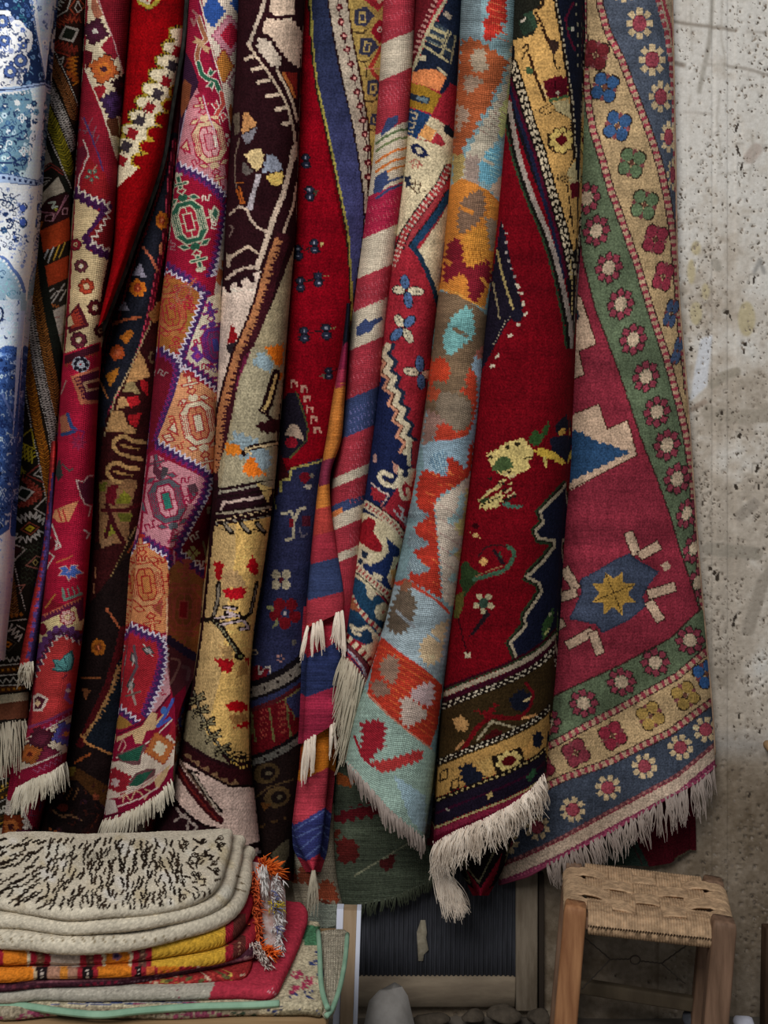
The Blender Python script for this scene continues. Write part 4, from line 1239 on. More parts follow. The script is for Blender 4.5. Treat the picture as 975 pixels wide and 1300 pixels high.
k.line([(148, 962), (172, 954), (196, 936), (218, 914)], 1.8, '#b8a89c')
kq = k.at(203, 950, -14)
kq.stepd(0, 0, 21, 23, 6, '#7c2c20'); kq.stepd(0, 0, 19, 21, 6, '#9c5a30'); kq.stepd(0, 0, 9, 11, 3, '#b8ac94')
k.poly([(148, 958), (184, 944), (186, 950), (180, 958), (178, 970), (170, 972), (152, 966)], '#5c3a3c'); k.poly([(149, 960), (182, 946), (176, 966), (156, 966)], '#1f4636')
k.poly([(160, 998), (166, 990), (172, 982), (186, 976), (198, 976), (196, 986), (180, 998)], '#5c3a3c'); k.poly([(164, 998), (174, 984), (194, 978), (178, 998)], '#1f4636')
kq = k.at(150, 992, -20); kq.stepd(0, 0, 18, 20, 5, '#7c1a24'); kq.stepd(-4, 0, 6, 7, 2, '#a8908c')
k.stepd(222, 930, 8, 16, 4, '#7c1a24', -14)
bd(1006, 1040, '#6c0f28')
k.line([(138, 1010), (170, 1002), (196, 986), (218, 962)], 2, '#b0988c'); k.line([(150, 1014), (176, 1002), (200, 984), (216, 972)], 1.4, '#a87a70')
k.line([(156, 1018), (158, 1008), (166, 1016), (172, 1004), (178, 1006), (184, 1014), (190, 1004), (184, 1002)], 2, '#a88468'); k.poly([(198, 1000), (196, 990), (210, 976), (216, 970), (212, 984), (202, 1000)], '#a88a66')
k.poly([(134, 1014), (146, 1016), (150, 1030), (134, 1036)], '#a89a90'); k.line([(150, 1024), (178, 1014), (200, 1000)], 2.2, '#b09a90')
k.line([(130, 1038), (164, 1032), (192, 1018), (216, 994)], 5, '#4a0c20')
# panels past the end (next layer)
k.streaks(.05, 12)
def profF(u, px, py):
    H = .085
    base = H * np.sqrt(1 - np.clip(np.abs(u), 0, 1) ** 2.3)
    ridge = np.interp(py, [640, 700, 850, 900, 1060], [222, 214, 212, 222, 224])
    k_ = np.clip((py - 640) / 70.0, 0, 1)
    fall = np.clip(px - ridge, 0, None) * .0032
    lift = np.clip(1 - np.abs(px - ridge) / 50.0, 0, 1) * .012
    return base * (1 - k_) + k_ * (np.where(px < ridge, np.maximum(base, .085 * np.sqrt(np.clip(1 - np.clip((ridge - px) / 62.0, 0, 1) ** 2.4, 0, 1))), .085) - fall + lift)
clF = Cloth([(-80, 243), (0, 240), (60, 236), (100, 232), (200, 225), (300, 216), (400, 204), (500, 195), (600, 185), (700, 174), (800, 165), (900, 152), (1000, 138), (1040, 132)],
            [(-80, 313), (0, 307), (100, 301), (200, 294), (300, 288), (400, 283), (500, 278), (600, 273), (700, 268), (800, 262), (840, 256), (880, 236), (910, 225), (960, 221), (1040, 216)],
            [(-1, 1042), (-.5, 1036), (0, 1026), (.5, 1012), (1, 990)], .13, .085, prof=profF, seed=9, wob=.003, sm=12)
rugF = hang('hanging_rug', clF, cvF, RIBBED, knot=0, speck=.05)
props(rugF, 'pink, crimson and orange rug woven in zigzag-edged diamond panels', 'rug', 'textiles hanging along the wall')
fringe('fringe', rugF, clF, -1, .98, 40, lambda f: 30 - 6 * f, COT, 11, strands=5, spread=2, curl=1.5, slant=(-10, 6), rad=.0012, lift=.006)
hem('hem', rugF, clF, simple_mat('crimson_hem', '#5c1024'), rad=.003)
# strip under the fringe
cvF2 = Canvas(120, 980, 260, 1110, '#9c8c82')
cvF2.stepd(194, 1042, 12, 22, 5, '#84202a', 20); cvF2.line([(170, 1050), (200, 1080)], 3, '#6c4448'); cvF2.line([(140, 1062), (240, 1058)], 12, '#5a3c3c'); cvF2.dash([(140, 1066), (240, 1060)], 3, 4, 4, '#8c7c74')
clF2 = Cloth([(990, 136), (1110, 130)], [(990, 206), (1110, 190)], 1104, .06, .04, top=985, seed=10, wob=.002, skirt=.04)
rf2 = hang('hanging_rug', clF2, cvF2, RIBBED, knot=1.5)
props(rf2, 'grey and red rug end peeking out under the short fringe of the diamond-panelled rug', 'rug', 'textiles hanging along the wall')

# ------------------------------------------------------------------ G: maroon, cream and yellow rug
cvG = Canvas(190, -80, 400, 1110, '#210c10')
k = cvG
cr, ma, tanG, grey = '#b29c86', '#210b10', '#8f6848', '#6a666c'
k.poly([(352, -80), (376, -80), (374, 18), (368, 19), (350, 21), (342, 14), (346, -20)], '#b39c88')
k.jag([(338, 22), (350, 25), (362, 24), (370, 23), (384, 40), (382, 70), (380, 88), (366, 76), (357, 66), (344, 46), (332, 40)], '#b8a08c', 4, 1)
k.jag([(329, 48), (342, 52), (352, 66), (358, 75), (354, 87), (345, 84), (334, 72), (325, 60)], '#aa9a8a', 4, 1)
k.poly([(331, -40), (334, 0), (325, 25), (317, 48), (313, 56), (317, 62), (322, 68), (319, 60), (321, 50), (329, 28), (337, 8), (340, -40)], '#9c8c7c')
k.line([(316, 57), (324, 70), (336, 86), (346, 100), (358, 120), (366, 138), (372, 160), (376, 186), (375, 200)], 3.4, '#a8947f')
for i, (x, y, l) in enumerate(((320, 72, 8), (331, 86, 11), (341, 102, 13), (352, 120, 13), (362, 137, 11), (368, 156, 8))):
    k.line([(x, y), (x - l, y + 3 - i * .3)], 4.6, '#ac9884')
k.line([(352, 90), (362, 108), (370, 126), (374, 140), (377, 152)], 3.6, '#b09c86')
k.poly([(358, 91), (377, 92), (378, 128), (372, 120), (362, 100)], '#6a1a16'); k.line([(360, 94), (366, 104), (374, 122)], 4, '#9c5a2c'); k.dash([(364, 93), (372, 108), (377, 124)], 2.4, 2, 2, '#401010')
# pieced diamonds
k.jag([(309, 144), (314, 142), (327, 158), (314, 166), (306, 170)], '#a8764a', 4, .7); k.poly([(306, 172), (326, 162), (320, 178), (312, 184)], grey); k.poly([(296, 146), (305, 142), (304, 168), (298, 172)], '#54483c')
k.jag([(310, 196), (321, 190), (329, 188), (336, 196), (332, 210), (327, 218), (320, 212)], '#b29a6e', 4, .7); k.jag([(339, 197), (349, 196), (360, 216), (333, 219)], '#747884', 4, .7)
k.poly([(308, 204), (322, 218), (312, 223), (307, 216)], '#4c4440'); k.jag([(336, 223), (360, 217), (358, 232), (354, 236), (344, 235), (340, 228)], '#b89a54', 4, .7)
k.poly([(326, 220), (332, 222), (326, 240), (320, 266), (314, 268), (313, 264), (320, 240)], '#8f868a')
k.line([(301, 232), (308, 232)], 3, '#94501c'); k.line([(300, 240), (306, 258), (310, 258), (304, 238)], 2.4, '#8c461a')
k.line([(304, 176), (298, 200), (298, 224), (300, 238)], 2, '#5a4a40')
k.line([(374, 186), (368, 214), (360, 246), (348, 275), (340, 300), (330, 330), (326, 340)], 6.4, '#ac9886')
k.line([(377, 232), (372, 262), (362, 290), (352, 316), (344, 344), (340, 356)], 3.2, '#a8927e')
k.line([(303, 262), (314, 266), (318, 278), (326, 288), (338, 294)], 3.4, '#a08c7c'); k.line([(292, 272), (303, 262)], 2.4, '#8a7868')
k.line([(294, 326), (306, 318), (315, 313), (328, 322)], 3.6, '#a8927e'); k.poly([(288, 322), (295, 324), (291, 342), (288, 338)], '#8a7868')
k.line([(288, 354), (300, 344), (312, 340), (326, 338)], 4, '#a08c7c'); k.line([(292, 286), (296, 290), (292, 300)], 2, '#5c4a44')
# cream field
k.poly([(282, 364), (296, 358), (320, 348), (330, 344), (340, 344), (346, 320), (352, 330), (330, 390), (306, 440), (292, 490), (284, 560), (270, 560), (274, 480)], '#b29e90')
k.poly([(284, 362), (300, 352), (318, 346), (322, 350), (324, 358), (318, 358), (314, 352), (306, 356), (308, 366), (302, 364), (300, 358), (292, 362), (294, 372), (288, 370)], '#1e0c10')
k.jag([(294, 410), (304, 432), (288, 438)], '#741016', 4, .8); k.poly([(288, 438), (303, 432), (300, 448), (294, 452), (288, 444)], '#241c20')
# chocolate band with tan teeth
gb = [(358, 306), (346, 340), (334, 384), (322, 416), (306, 452), (296, 486), (286, 524), (282, 570), (276, 600)]
k.line(gb, 22, '#301016'); k.line(off(gb, 12), 2.0, '#1a0a0c'); k.line(off(gb, -11), 2.6, '#1c0b0e')
k.line(off(gb, 7.2), 5, '#94603e'); k.each(off(gb, 3.5), 8.6, lambda q, i: (q.poly([(-4, 2), (4, 2), (2, -5), (-1, -2), (-2, -6)], '#94603e')), 3)
k.line(off(gb, -6)[30:] if len(off(gb, -6)) > 60 else off(gb, -6)[4:6], 4, '#4c1228'); k.jag([(316, 448), (324, 450), (318, 468), (308, 480), (304, 500), (298, 496), (304, 474)], '#5c1a34', 4, 1.5)
# grey-green field
k.poly([(372, 318), (378, 300), (366, 420), (358, 500), (352, 540), (352, 620), (276, 625), (278, 590), (288, 560), (304, 480), (322, 440), (348, 380)], '#86795f')
k.poly([(304, 486), (320, 440), (338, 446), (350, 464), (345, 530), (350, 620), (280, 622), (290, 560)], '#8a8068')
k.jag([(328, 448), (334, 446), (348, 464), (342, 474), (326, 464), (320, 462)], '#78888e', 4, 1.2)
k.jag([(336, 441), (360, 437), (359, 462), (354, 468), (350, 462)], '#c4641a', 4, .8)
k.poly([(346, 470), (354, 468), (356, 476), (346, 514), (340, 526), (330, 520)], '#1c0c0e'); k.poly([(350, 474), (353, 474), (343, 512), (337, 520), (333, 518), (338, 512)], '#b89a62'); k.poly([(356, 472), (359, 474), (357, 482), (354, 482)], '#a0561c')
k.line([(330, 520), (338, 526), (346, 534)], 4.4, '#1c0c0e'); k.dash([(332, 520), (342, 531)], 2.2, 2.4, 1.2, '#b89a70')
k.jag([(324, 539), (340, 534), (358, 530), (358, 548), (340, 550), (332, 548)], '#2a0c10', 4, .8)
k.jag([(298, 548), (310, 552), (330, 560), (346, 580), (340, 600), (320, 590), (304, 580), (290, 574)], '#76848a', 5, 2)
k.jag([(288, 562), (300, 564), (308, 570), (306, 578), (290, 578), (284, 573)], '#bc6a20', 4, 1)
k.line([(309, 576), (318, 568), (336, 565), (352, 562)], 7, '#1a0b0c'); k.line([(312, 574), (318, 569), (336, 565.5), (352, 563)], 3, '#b8a07a'); k.line([(312, 569), (318, 576)], 3, '#b8a07a')
k.jag([(316, 580), (322, 580), (330, 596), (340, 604), (332, 602), (322, 607), (308, 600), (310, 590)], '#c4621c', 4, .9)
# striped band with comb
k.poly([(276, 620), (300, 616), (326, 611), (345, 620), (344, 648), (330, 650), (276, 668)], '#1f0c12')
k.line([(278, 625), (300, 622), (326, 616)], 3, '#7c7466'); k.line([(278, 634), (300, 628), (322, 625)], 0.1, '#1f0c12')
k.line([(281, 646), (284, 638), (300, 636), (334, 631)], 3.6, '#a08a80'); k.poly([(324, 612), (346, 620), (341, 638), (338, 636), (332, 624)], '#b39a60')
k.line([(276, 652), (300, 650), (343, 644)], 3, '#877b68'); k.line([(274, 661), (300, 656), (344, 648)], 3, '#b49a74'); k.line([(274, 665), (300, 661), (343, 655)], 2.6, '#7c7264')
for y, d in ((618, 0), (630, 0), (648, 0), (657, 0), (662, 0), (668, 0)):
    k.line([(272, y + 3), (300, y - 1), (346, y - 9 + d)], 1.6, '#150a0a')
# yellow field
k.poly([(272, 668), (300, 664), (344, 656), (342, 690), (336, 740), (330, 790), (318, 840), (316, 960), (300, 960), (236, 940), (246, 880), (258, 800), (266, 730)], '#c09a5a')
k.poly([(272, 668), (300, 666), (300, 700), (290, 760), (280, 860), (262, 930), (236, 940), (246, 880), (258, 800)], '#a88a5c')
for x in (284, 306, 326):
    k.line([(x, 664), (x + 6, 672), (x + 10, 676)], 6.6, '#17100c'); k.line([(x + 1, 665), (x + 6, 671), (x + 9, 674)], 3.2, '#7c7060'); k.line([(x - 3, 672), (x + 9, 676)], 1.6, '#17100c')
k.jag([(272, 714), (281, 712), (284, 718), (280, 738), (277, 740), (273, 728)], '#8a0f14', 4, .8); k.jag([(320, 704), (328, 716), (327, 730), (320, 729), (313, 720)], '#980f18', 4, .8)
k.jag([(286, 722), (300, 724), (312, 740), (314, 746), (284, 746), (281, 736)], '#a08058', 4, 1.5)
k.jag([(282, 748), (314, 745), (309, 760), (292, 762), (286, 756)], '#9c0f1a', 4, .9)
k.line([(278, 741), (276, 764), (270, 786), (262, 787)], 6.4, '#17100d'); k.line([(278, 743), (276, 764), (270, 785)], 3, '#6a6054')
k.line([(270, 786), (282, 798), (294, 816), (304, 830)], 7, '#17100d'); k.dash([(271, 787), (284, 802), (302, 830)], 3.2, 3.4, 1.2, '#6f6a52')
k.line([(326, 740), (319, 776), (312, 784), (306, 784)], 5, '#17100d'); k.line([(326, 744), (318, 778)], 1.8, '#6a6054')
for a, b in (((274, 786), (304, 780)), ((280, 793), (308, 787)), ((284, 771), (300, 772)), ((286, 778), (306, 782)), ((304, 798), (316, 798)), ((308, 786), (316, 796))):
    k.line([a, b], 5.2, '#150e0c')
for a, b in (((274, 785), (302, 781)), ((281, 793), (306, 788)), ((286, 771), (298, 773)), ((288, 777), (304, 782)), ((306, 799), (314, 798)), ((309, 788), (315, 796))):
    k.line([a, b], 2.6, '#a89494')
k.ell(304, 833, 7, 5, '#17100d'); k.ell(305, 833, 3, 2.4, '#6c6c40')
k.jag([(278, 820), (296, 820), (294, 838), (284, 838)], '#8f7048', 4, 1.4); k.jag([(272, 836), (298, 838), (292, 856), (282, 852)], '#8c0f16', 4, 1); k.poly([(311, 836), (316, 834), (316, 846), (312, 842)], '#8c0f16'); k.poly([(304, 842), (314, 838), (314, 856), (300, 860)], '#94703f')
k.jag([(286, 895), (300, 889), (312, 892), (316, 902), (302, 904), (292, 903)], '#a00d14', 4, .9); k.jag([(290, 908), (314, 905), (312, 918), (294, 920)], '#946a3c', 4, 1); k.jag([(296, 924), (314, 914), (316, 923)], '#9c0d14', 4, .7)
# feathered branch
br = [(246, 878), (254, 904), (266, 930), (282, 952), (296, 966)]
k.poly([(236, 905), (250, 898), (262, 930), (280, 955), (290, 970), (270, 962), (246, 948), (233, 938)], '#736850')
k.line(br, 4.4, '#15100d'); k.line(br, 1.6, '#6c6452')
for i, (x, y) in enumerate(((249, 886), (254, 902), (262, 918), (270, 934), (282, 950))):
    for a, b in (((x, y), (x + 9, y - 6)), ((x, y + 2), (x + 10, y + 1)), ((x - 1, y + 4), (x - 8, y + 8)), ((x - 1, y), (x - 7, y + 1))):
        k.line([a, b], 5, '#15100d'); k.line([a, b], 2, '#756a4e')
for i in range(4):
    k.line([(290 + i * 2, 960 + i * 4), (300 + i * 2, 954 + i * 4), (316, 958 + i * 4)], 2.2, '#15100d')
k.dash([(292, 966), (306, 974), (317, 972)], 3, 3, 1.4, '#c09a4c'); k.dash([(292, 960), (304, 966), (317, 964)], 3, 3, 1.6, '#a8884c')
# maroon scalloped band and lower corner
k.band([(228, 940), (240, 950), (262, 962), (286, 974), (320, 980)], [(228, 962), (240, 966), (262, 980), (290, 996), (320, 1000)], '#2a0c10')
k.teeth([(232, 958), (262, 980), (290, 996), (318, 998)], -7, 14, '#6c5038', 1); k.line([(230, 962), (262, 982), (292, 998), (320, 998)], 1.6, '#120808')
k.poly([(228, 964), (262, 984), (292, 1000), (322, 1000), (330, 1070), (322, 1100), (290, 1100), (284, 1056), (262, 1050), (236, 1030), (216, 1006), (222, 980)], '#b2988c')
k.poly([(226, 966), (236, 982), (254, 1006), (270, 1026), (284, 1040), (282, 1048), (268, 1040), (250, 1020), (234, 998), (222, 980)], '#340e12')
k.line([(226, 974), (240, 998), (262, 1026), (276, 1040)], 3, '#5c1a18'); k.line([(230, 968), (246, 992), (270, 1024)], 2.4, '#5a4438')
k.line([(240, 978), (250, 990), (264, 1012), (280, 1030)], 5.4, '#150c0c'); k.line([(241, 976), (252, 992), (266, 1014), (278, 1030)], 2.2, '#8f8072'); k.line([(240, 978), (252, 982)], 3, '#150c0c')
k.poly([(216, 1004), (232, 1028), (258, 1046), (290, 1054), (290, 1062), (200, 1062), (196, 1040), (204, 1016)], '#1f0c10')
for p in ([(224, 1026), (232, 1036), (240, 1040)], [(222, 1042), (232, 1036)], [(240, 1040), (238, 1052)], [(240, 1042), (250, 1050), (246, 1056)], [(232, 1036), (240, 1030)]): k.line(p, 3, '#8c7c74')
k.line([(214, 1004), (226, 1022), (250, 1044), (276, 1054)], 2.6, '#120809')
k.line([(312, 1076), (322, 1074), (334, 1070)], 7, '#17080b'); k.line([(312, 1086), (334, 1080)], 3.4, '#7c706c')
k.streaks(.05, 13)
clG = Cloth([(-80, 296), (0, 298), (100, 296), (200, 288), (300, 282), (400, 278), (500, 273), (600, 269), (700, 265), (800, 255), (850, 248), (900, 238), (950, 229), (1000, 214), (1060, 196), (1100, 188)],
            [(-80, 390), (0, 386), (100, 381), (200, 378), (300, 375), (330, 372), (400, 366), (450, 362), (500, 358), (600, 350), (650, 345), (700, 337), (750, 330), (800, 321), (850, 317), (900, 316), (960, 317), (1000, 322), (1060, 329), (1100, 334)],
            [(-1, 1098), (0, 1092), (1, 1086)], .13, .095, seed=11, wob=.004)
rugG = hang('hanging_rug', clG, cvG, PILE, knot=1.7, speck=.07)
props(rugG, 'dark maroon rug with cream bars, its lower part yellow with red petals', 'rug', 'textiles hanging along the wall')

# ------------------------------------------------------------------ H: red rug with a navy border
cvH = Canvas(270, -80, 520, 1140, '#4c0208')
k = cvH
k.poly([(372, -80), (394, -80), (394, 60), (410, 160), (430, 270), (444, 330), (444, 400), (436, 480), (424, 560), (400, 590), (362, 592), (340, 590), (360, 300)], '#680410')
ye = [(392, -80), (393, 0), (396, 60), (402, 110), (411, 150), (422, 200), (432, 250), (441, 295), (444, 340), (446, 385), (440, 430)]
nb = [(416, -80), (416, 0), (424, 50), (434, 100), (446, 150), (455, 200), (461, 245), (463, 275), (460, 310), (450, 380)]
k.band(ye, nb, '#1e2338')
def at_y(pts, y): return (float(np.interp(y, [p[1] for p in pts], [p[0] for p in pts])), y)
for i in range(60):
    y0, y1 = 60 + i * 5.2, 66 + i * 5.2; s = min(1, i / 45)
    k.poly([at_y(ye, y0), at_y(nb, y0), at_y(nb, y1), at_y(ye, y1)], (30 + 26 * s, 35 + 20 * s, 56 + 36 * s))  # light falling on the border is put into its colour, brighter downwards
k.line(ye, 4, '#1a1610'); k.line(off(ye, -1.2), 2.6, '#7c7236')
k.band(nb, [(440, -80), (441, 0), (448, 50), (458, 100), (468, 160), (470, 200), (468, 250), (464, 280)], '#8c7f70')
k.line(nb, 2.2, '#1a0d0f')
k.band([(441, -80), (441, 0), (448, 50), (458, 100), (468, 160), (471, 210)], [(500, -80), (500, 0), (492, 60), (486, 120), (480, 180), (474, 210)], '#8c7440')
k.line([(440, -80), (441, 0), (448, 50), (458, 100), (468, 160), (471, 205), (468, 250)], 2.4, '#2a1410')
dp = [(428, -10), (433, 28), (441, 64), (450, 100), (460, 148), (467, 195), (468, 240)]
k.line(dp, 1.6, '#2a1216')
def redstar(q, i):
    q.dia(0, 0, 5.4, 5.4, '#4c1018'); q.rect(0, 0, 4.6, 1.2, '#3c1216', 45); q.rect(0, 0, 4.6, 1.2, '#3c1216', -45); q.ell(0, 0, 1.8, 1.8, '#b07870')
k.each(dp, 18.2, redstar, 2)
for x, y, s, r_ in ((460, 22, 1.15, 0), (466, 60, 1.1, 10), (474, 112, 1.0, 5), (477, 152, .8, 10)):
    q = k.at(x, y, r_, s); q.poly([(-9, -8), (4, -12), (14, -2), (4, 10), (-8, 9)], '#2c2c3c'); q.line([(-3, 6), (-3, -5), (3, -5), (3, 5), (-1, 5)], 2.0, '#9a8450')
    q.line([(-10, 16), (0, 18), (6, 13)], 1.8, '#3a2c1c')
k.poly([(452, -8), (480, 14), (490, 4), (490, -30)], '#84222a'); k.poly([(470, -10), (482, 6), (488, 0), (488, -20)], '#a89478')
k.poly([(470, 40), (482, 24), (490, 30), (488, 50), (482, 56)], '#741420'); k.petals(482, 38, 4, 2.6, 1.5, '#b0a494')
k.line([(484, 60), (476, 76), (470, 86)], 5, '#842a24'); k.line([(472, 90), (482, 102)], 5, '#842a24'); k.line([(462, 80), (466, 86), (466, 98)], 2, '#3a2c1c'); k.line([(464, 88), (484, 87)], 1.8, '#a86a58')
# berries on the red field
def berry(x, y, s=1, right=True, lit=True):
    c1, c2 = ('#17171d', '#1f2130')
    k.ell(x, y - 4 * s, 6 * s, 5.4 * s, '#120f14'); k.ell(x + .5, y + 5 * s, 6.4 * s, 5.8 * s, '#120f14'); k.ell(x, y - 4 * s, 4.6 * s, 4 * s, c2); k.ell(x + .5, y + 5 * s, 4.8 * s, 4.4 * s, c2)
    k.dash([(x - 6 * s, y - 8 * s), (x - 7 * s, y + 10 * s)], 1.6, 1.5, 1.5, '#241019'); k.dash([(x + 6 * s, y - 8 * s), (x + 7 * s, y + 10 * s)], 1.6, 1.5, 1.5, '#241019')
    k.ell(x, y - 4 * s, 1.6 * s, 1.5 * s, '#7c7c88'); k.ell(x + .8, y + 5 * s, 1.6 * s, 1.5 * s, '#7c7c88')
for x, y in ((388, 204), (393, 245), (399, 312), (378, 320), (404, 354), (381, 360)): berry(x, y)
k.poly([(406, 308), (413, 309), (408, 314)], '#9c8c58'); k.dash([(410, 350), (419, 350)], 3, 2, 1, '#6c6440'); k.line([(386, 318), (394, 314)], 1.6, '#14100f'); k.line([(388, 358), (398, 354)], 1.6, '#14100f'); k.poly([(398, 242), (405, 242), (400, 250)], '#2c2c20')
berry(386, 424, 1.05); berry(414, 420, 1.1); k.line([(393, 422), (408, 420)], 1.6, '#1a1014'); k.dash([(420, 417), (427, 416)], 3, 2, 1, '#6c6440')
berry(417, 474, .85); k.line([(421, 474), (428, 468)], 1.4, '#1a1014'); k.poly([(405, 478), (412, 474), (412, 480)], '#4a4438')
# hooked motif
k.poly([(364, 500), (378, 498), (386, 520), (392, 545), (390, 562), (376, 574), (368, 582), (352, 580), (352, 520)], '#17131c')
k.line([(376, 498), (384, 520), (391, 545), (390, 558), (368, 582)], 2, '#3c3a20'); k.poly([(364, 546), (370, 538), (378, 540), (384, 552), (386, 560), (378, 556), (368, 554), (362, 552)], '#8c7868'); k.ell(370, 562, 8, 7, '#6c0f1c')
for x, y in ((370, 487), (383, 494), (387, 506), (390, 520), (395, 532), (400, 546)):
    k.line([(x, y + 4), (x, y - 3), (x + 6, y - 2)], 2.8, '#9a7264'); k.line([(x + 6, y - 2), (x + 7, y + 3)], 2.2, '#9a7264')
# navy field with florals
k.poly([(330, 620), (356, 608), (370, 594), (402, 584), (430, 576), (440, 700), (420, 900), (300, 930), (300, 700)], '#20223a')
k.line([(356, 624), (357, 610), (368, 608), (370, 595), (400, 588), (412, 584)], 2.6, '#8a8048'); k.line([(348, 630), (350, 646)], 2, '#6c6438')
k.poly([(338, 560), (352, 560), (362, 592), (368, 606), (356, 610), (352, 628), (338, 640)], '#2a0a0d')
k.ell(387, 606, 7, 7, '#5a0d18'); k.ell(391, 618, 5, 3, '#8c8478'); k.ell(396, 604, 3, 3, '#6c6458')
k.line([(358, 652), (370, 650), (373, 660)], 4, '#8c8470'); k.line([(375, 660), (378, 648), (387, 645)], 4, '#8c8470'); k.line([(373, 664), (373, 682), (364, 686)], 4, '#8c8470'); k.line([(380, 670), (384, 682), (390, 678)], 2.4, '#54505a'); k.rect(370, 664, 3, 5, '#5a1018'); k.rect(389, 662, 5, 6, '#3c1420')
k.petals(357, 736, 4, 9, 6, '#867c68', '#3c1018', 3.4, 45)
k.petals(362, 778, 5, 13, 8, '#550d14', '#8c8484', 2.6, 20); k.poly([(338, 768), (348, 770), (348, 776), (340, 774)], '#6c6c48'); k.poly([(344, 800), (354, 792), (352, 784)], '#5c5c40')
k.ell(373, 815, 3, 4, '#4a4640'); k.ell(322, 828, 6, 4, '#8c7c68'); k.ell(323, 828, 3, 2, '#20223a'); k.petals(356, 836, 5, 4, 1.6, '#7c5a54'); k.ell(376, 842, 4, 4, '#3a3830')
k.poly([(314, 850), (326, 844), (342, 850), (336, 862), (320, 870), (308, 868)], '#4c0c14'); k.line([(312, 872), (330, 870), (343, 856), (343, 846), (336, 848), (330, 856), (328, 846)], 2.4, '#857c74')
# border rows curving away
def hrow(y, c, w):
    k.line(curve([(300, y + 16), (316, y + 12), (340, y + 4), (364, y - 8), (388, y - 26), (400, y - 40)]), w, c)
hrow(866, '#0f0b0d', 24); hrow(868, '#5c544c', 12); k.dash(curve([(300, 884), (316, 880), (340, 872), (364, 860), (388, 842), (400, 828)]), 4, 4, 14, '#17100f')
hrow(890, '#3a1014', 6); hrow(894, '#5a5030', 2)
k.poly([(300, 912), (320, 904), (362, 888), (370, 900), (374, 914), (388, 910), (392, 940), (340, 956), (300, 964)], '#4a0a10')
for x in (318, 342, 364): k.line([(x, 900), (x + 6, 940)], 2.6, '#4c4628')
for x, y in ((330, 904), (354, 898)):
    for j in range(5): k.zig([(x, y + j * 8), (x + 10, y + j * 8 - 3)], 2, 4, 1.1, '#6c2c24')
k.line([(312, 904), (320, 908), (318, 936)], 3, '#5c5634'); k.line([(362, 888), (366, 902), (372, 904), (374, 914)], 2, '#54492c')
hrow(958, '#0f0b0d', 18); hrow(958, '#54504a', 8); k.dash(curve([(300, 974), (316, 970), (340, 962), (364, 950), (388, 932)]), 4, 4, 14, '#140e0e')
k.poly([(300, 976), (340, 968), (390, 940), (400, 1100), (320, 1120)], '#170e0d')
for x, y in ((338, 982), (352, 1012)):
    k.ell(x, y, 17, 13, '#3e2f1c', -20); k.ell(x + 2, y, 10, 8, '#140d0c', -20); k.ell(x + 3, y, 4, 3, '#4a4030', -20)
k.line([(316, 1020), (340, 1000), (372, 990)], 2.2, '#40301e'); k.poly([(330, 1018), (344, 1022), (336, 1030)], '#4a2c14'); k.dash([(330, 1050), (364, 1038)], 3, 8, 8, '#3a2816')
k.poly([(344, 1086), (352, 1076), (366, 1064), (368, 1084), (356, 1110)], '#4c4434')
k.streaks(.05, 14)
clH = Cloth([(-80, 374), (0, 372), (100, 370), (200, 366), (300, 362), (400, 356), (500, 352), (600, 344), (700, 330), (800, 316), (900, 308), (1000, 312), (1120, 322)],
            [(-80, 500), (0, 496), (100, 490), (200, 484), (300, 473), (340, 460), (400, 450), (450, 444), (500, 434), (560, 424), (600, 414), (700, 402), (800, 394), (900, 390), (1000, 384), (1060, 376), (1120, 368)],
            1118, .055, .07, seed=12, wob=.004, skirt=.045)
rugH = hang('hanging_rug', clH, cvH, PILE, knot=1.8, speck=.07)
props(rugH, 'deep red rug with dark berries and a yellow-edged navy border', 'rug', 'textiles hanging along the wall')

# ------------------------------------------------------------------ I: striped kilim in red, cream and blue
RED, CRE, BLU, ORA, VIO = '#8a2c36', '#ac9f8c', '#303a5a', '#a8662e', '#5e2a4a'
def stripes(cv, rows, slope, x0=360, x1=560):
    """slanting weft stripes: (y at mid, colour)"""
    for i in range(len(rows)):
        y, c = rows[i]
        y2 = rows[i + 1][0] if i + 1 < len(rows) else y + 400
        cv.poly([(x0, y - slope * (x0 - 460)), (x1, y - slope * (x1 - 460)), (x1, y2 - slope * (x1 - 460)), (x0, y2 - slope * (x0 - 460))], c)
cvI = Canvas(380, -80, 550, 900, RED)
k = cvI
stripes(k, [(-90, RED), (66, CRE), (112, RED), (178, CRE), (180, '#a8a08c'), (190, CRE), (252, '#8c1f38'), (303, CRE), (351, RED), (391, CRE), (438, RED), (499, BLU), (546, RED), (592, CRE), (604, RED), (629, BLU), (640, CRE), (658, RED), (690, CRE), (701, RED), (760, '#84202f'), (800, RED)], .42)
k.poly([(492, 150), (505, 146), (505, 156), (484, 174), (484, 168)], BLU)
for y, c in ((176, '#4c5a3c'), (186, '#5a6440'), (200, '#b0602c'), (212, '#b0602c'), (222, '#a86430'), (236, BLU), (246, BLU)):
    k.line(curve([(478, y + 6), (492, y - 4), (506, y - 10), (524, y - 13)]), 3.2 if c == BLU else 3.0, c)
k.poly([(476, 226), (490, 216), (494, 226), (484, 244), (474, 246)], BLU)
k.poly([(453, 416), (464, 404), (468, 408), (484, 402), (486, 406), (474, 414), (472, 420), (452, 428)], BLU)
k.line([(420, 645), (440, 636), (452, 634)], 3.4, BLU); k.poly([(418, 652), (434, 644), (436, 650), (418, 660)], '#b0683c')
k.poly([(466, 84), (526, 70), (520, 108), (474, 120)], '#a09684') if False else None
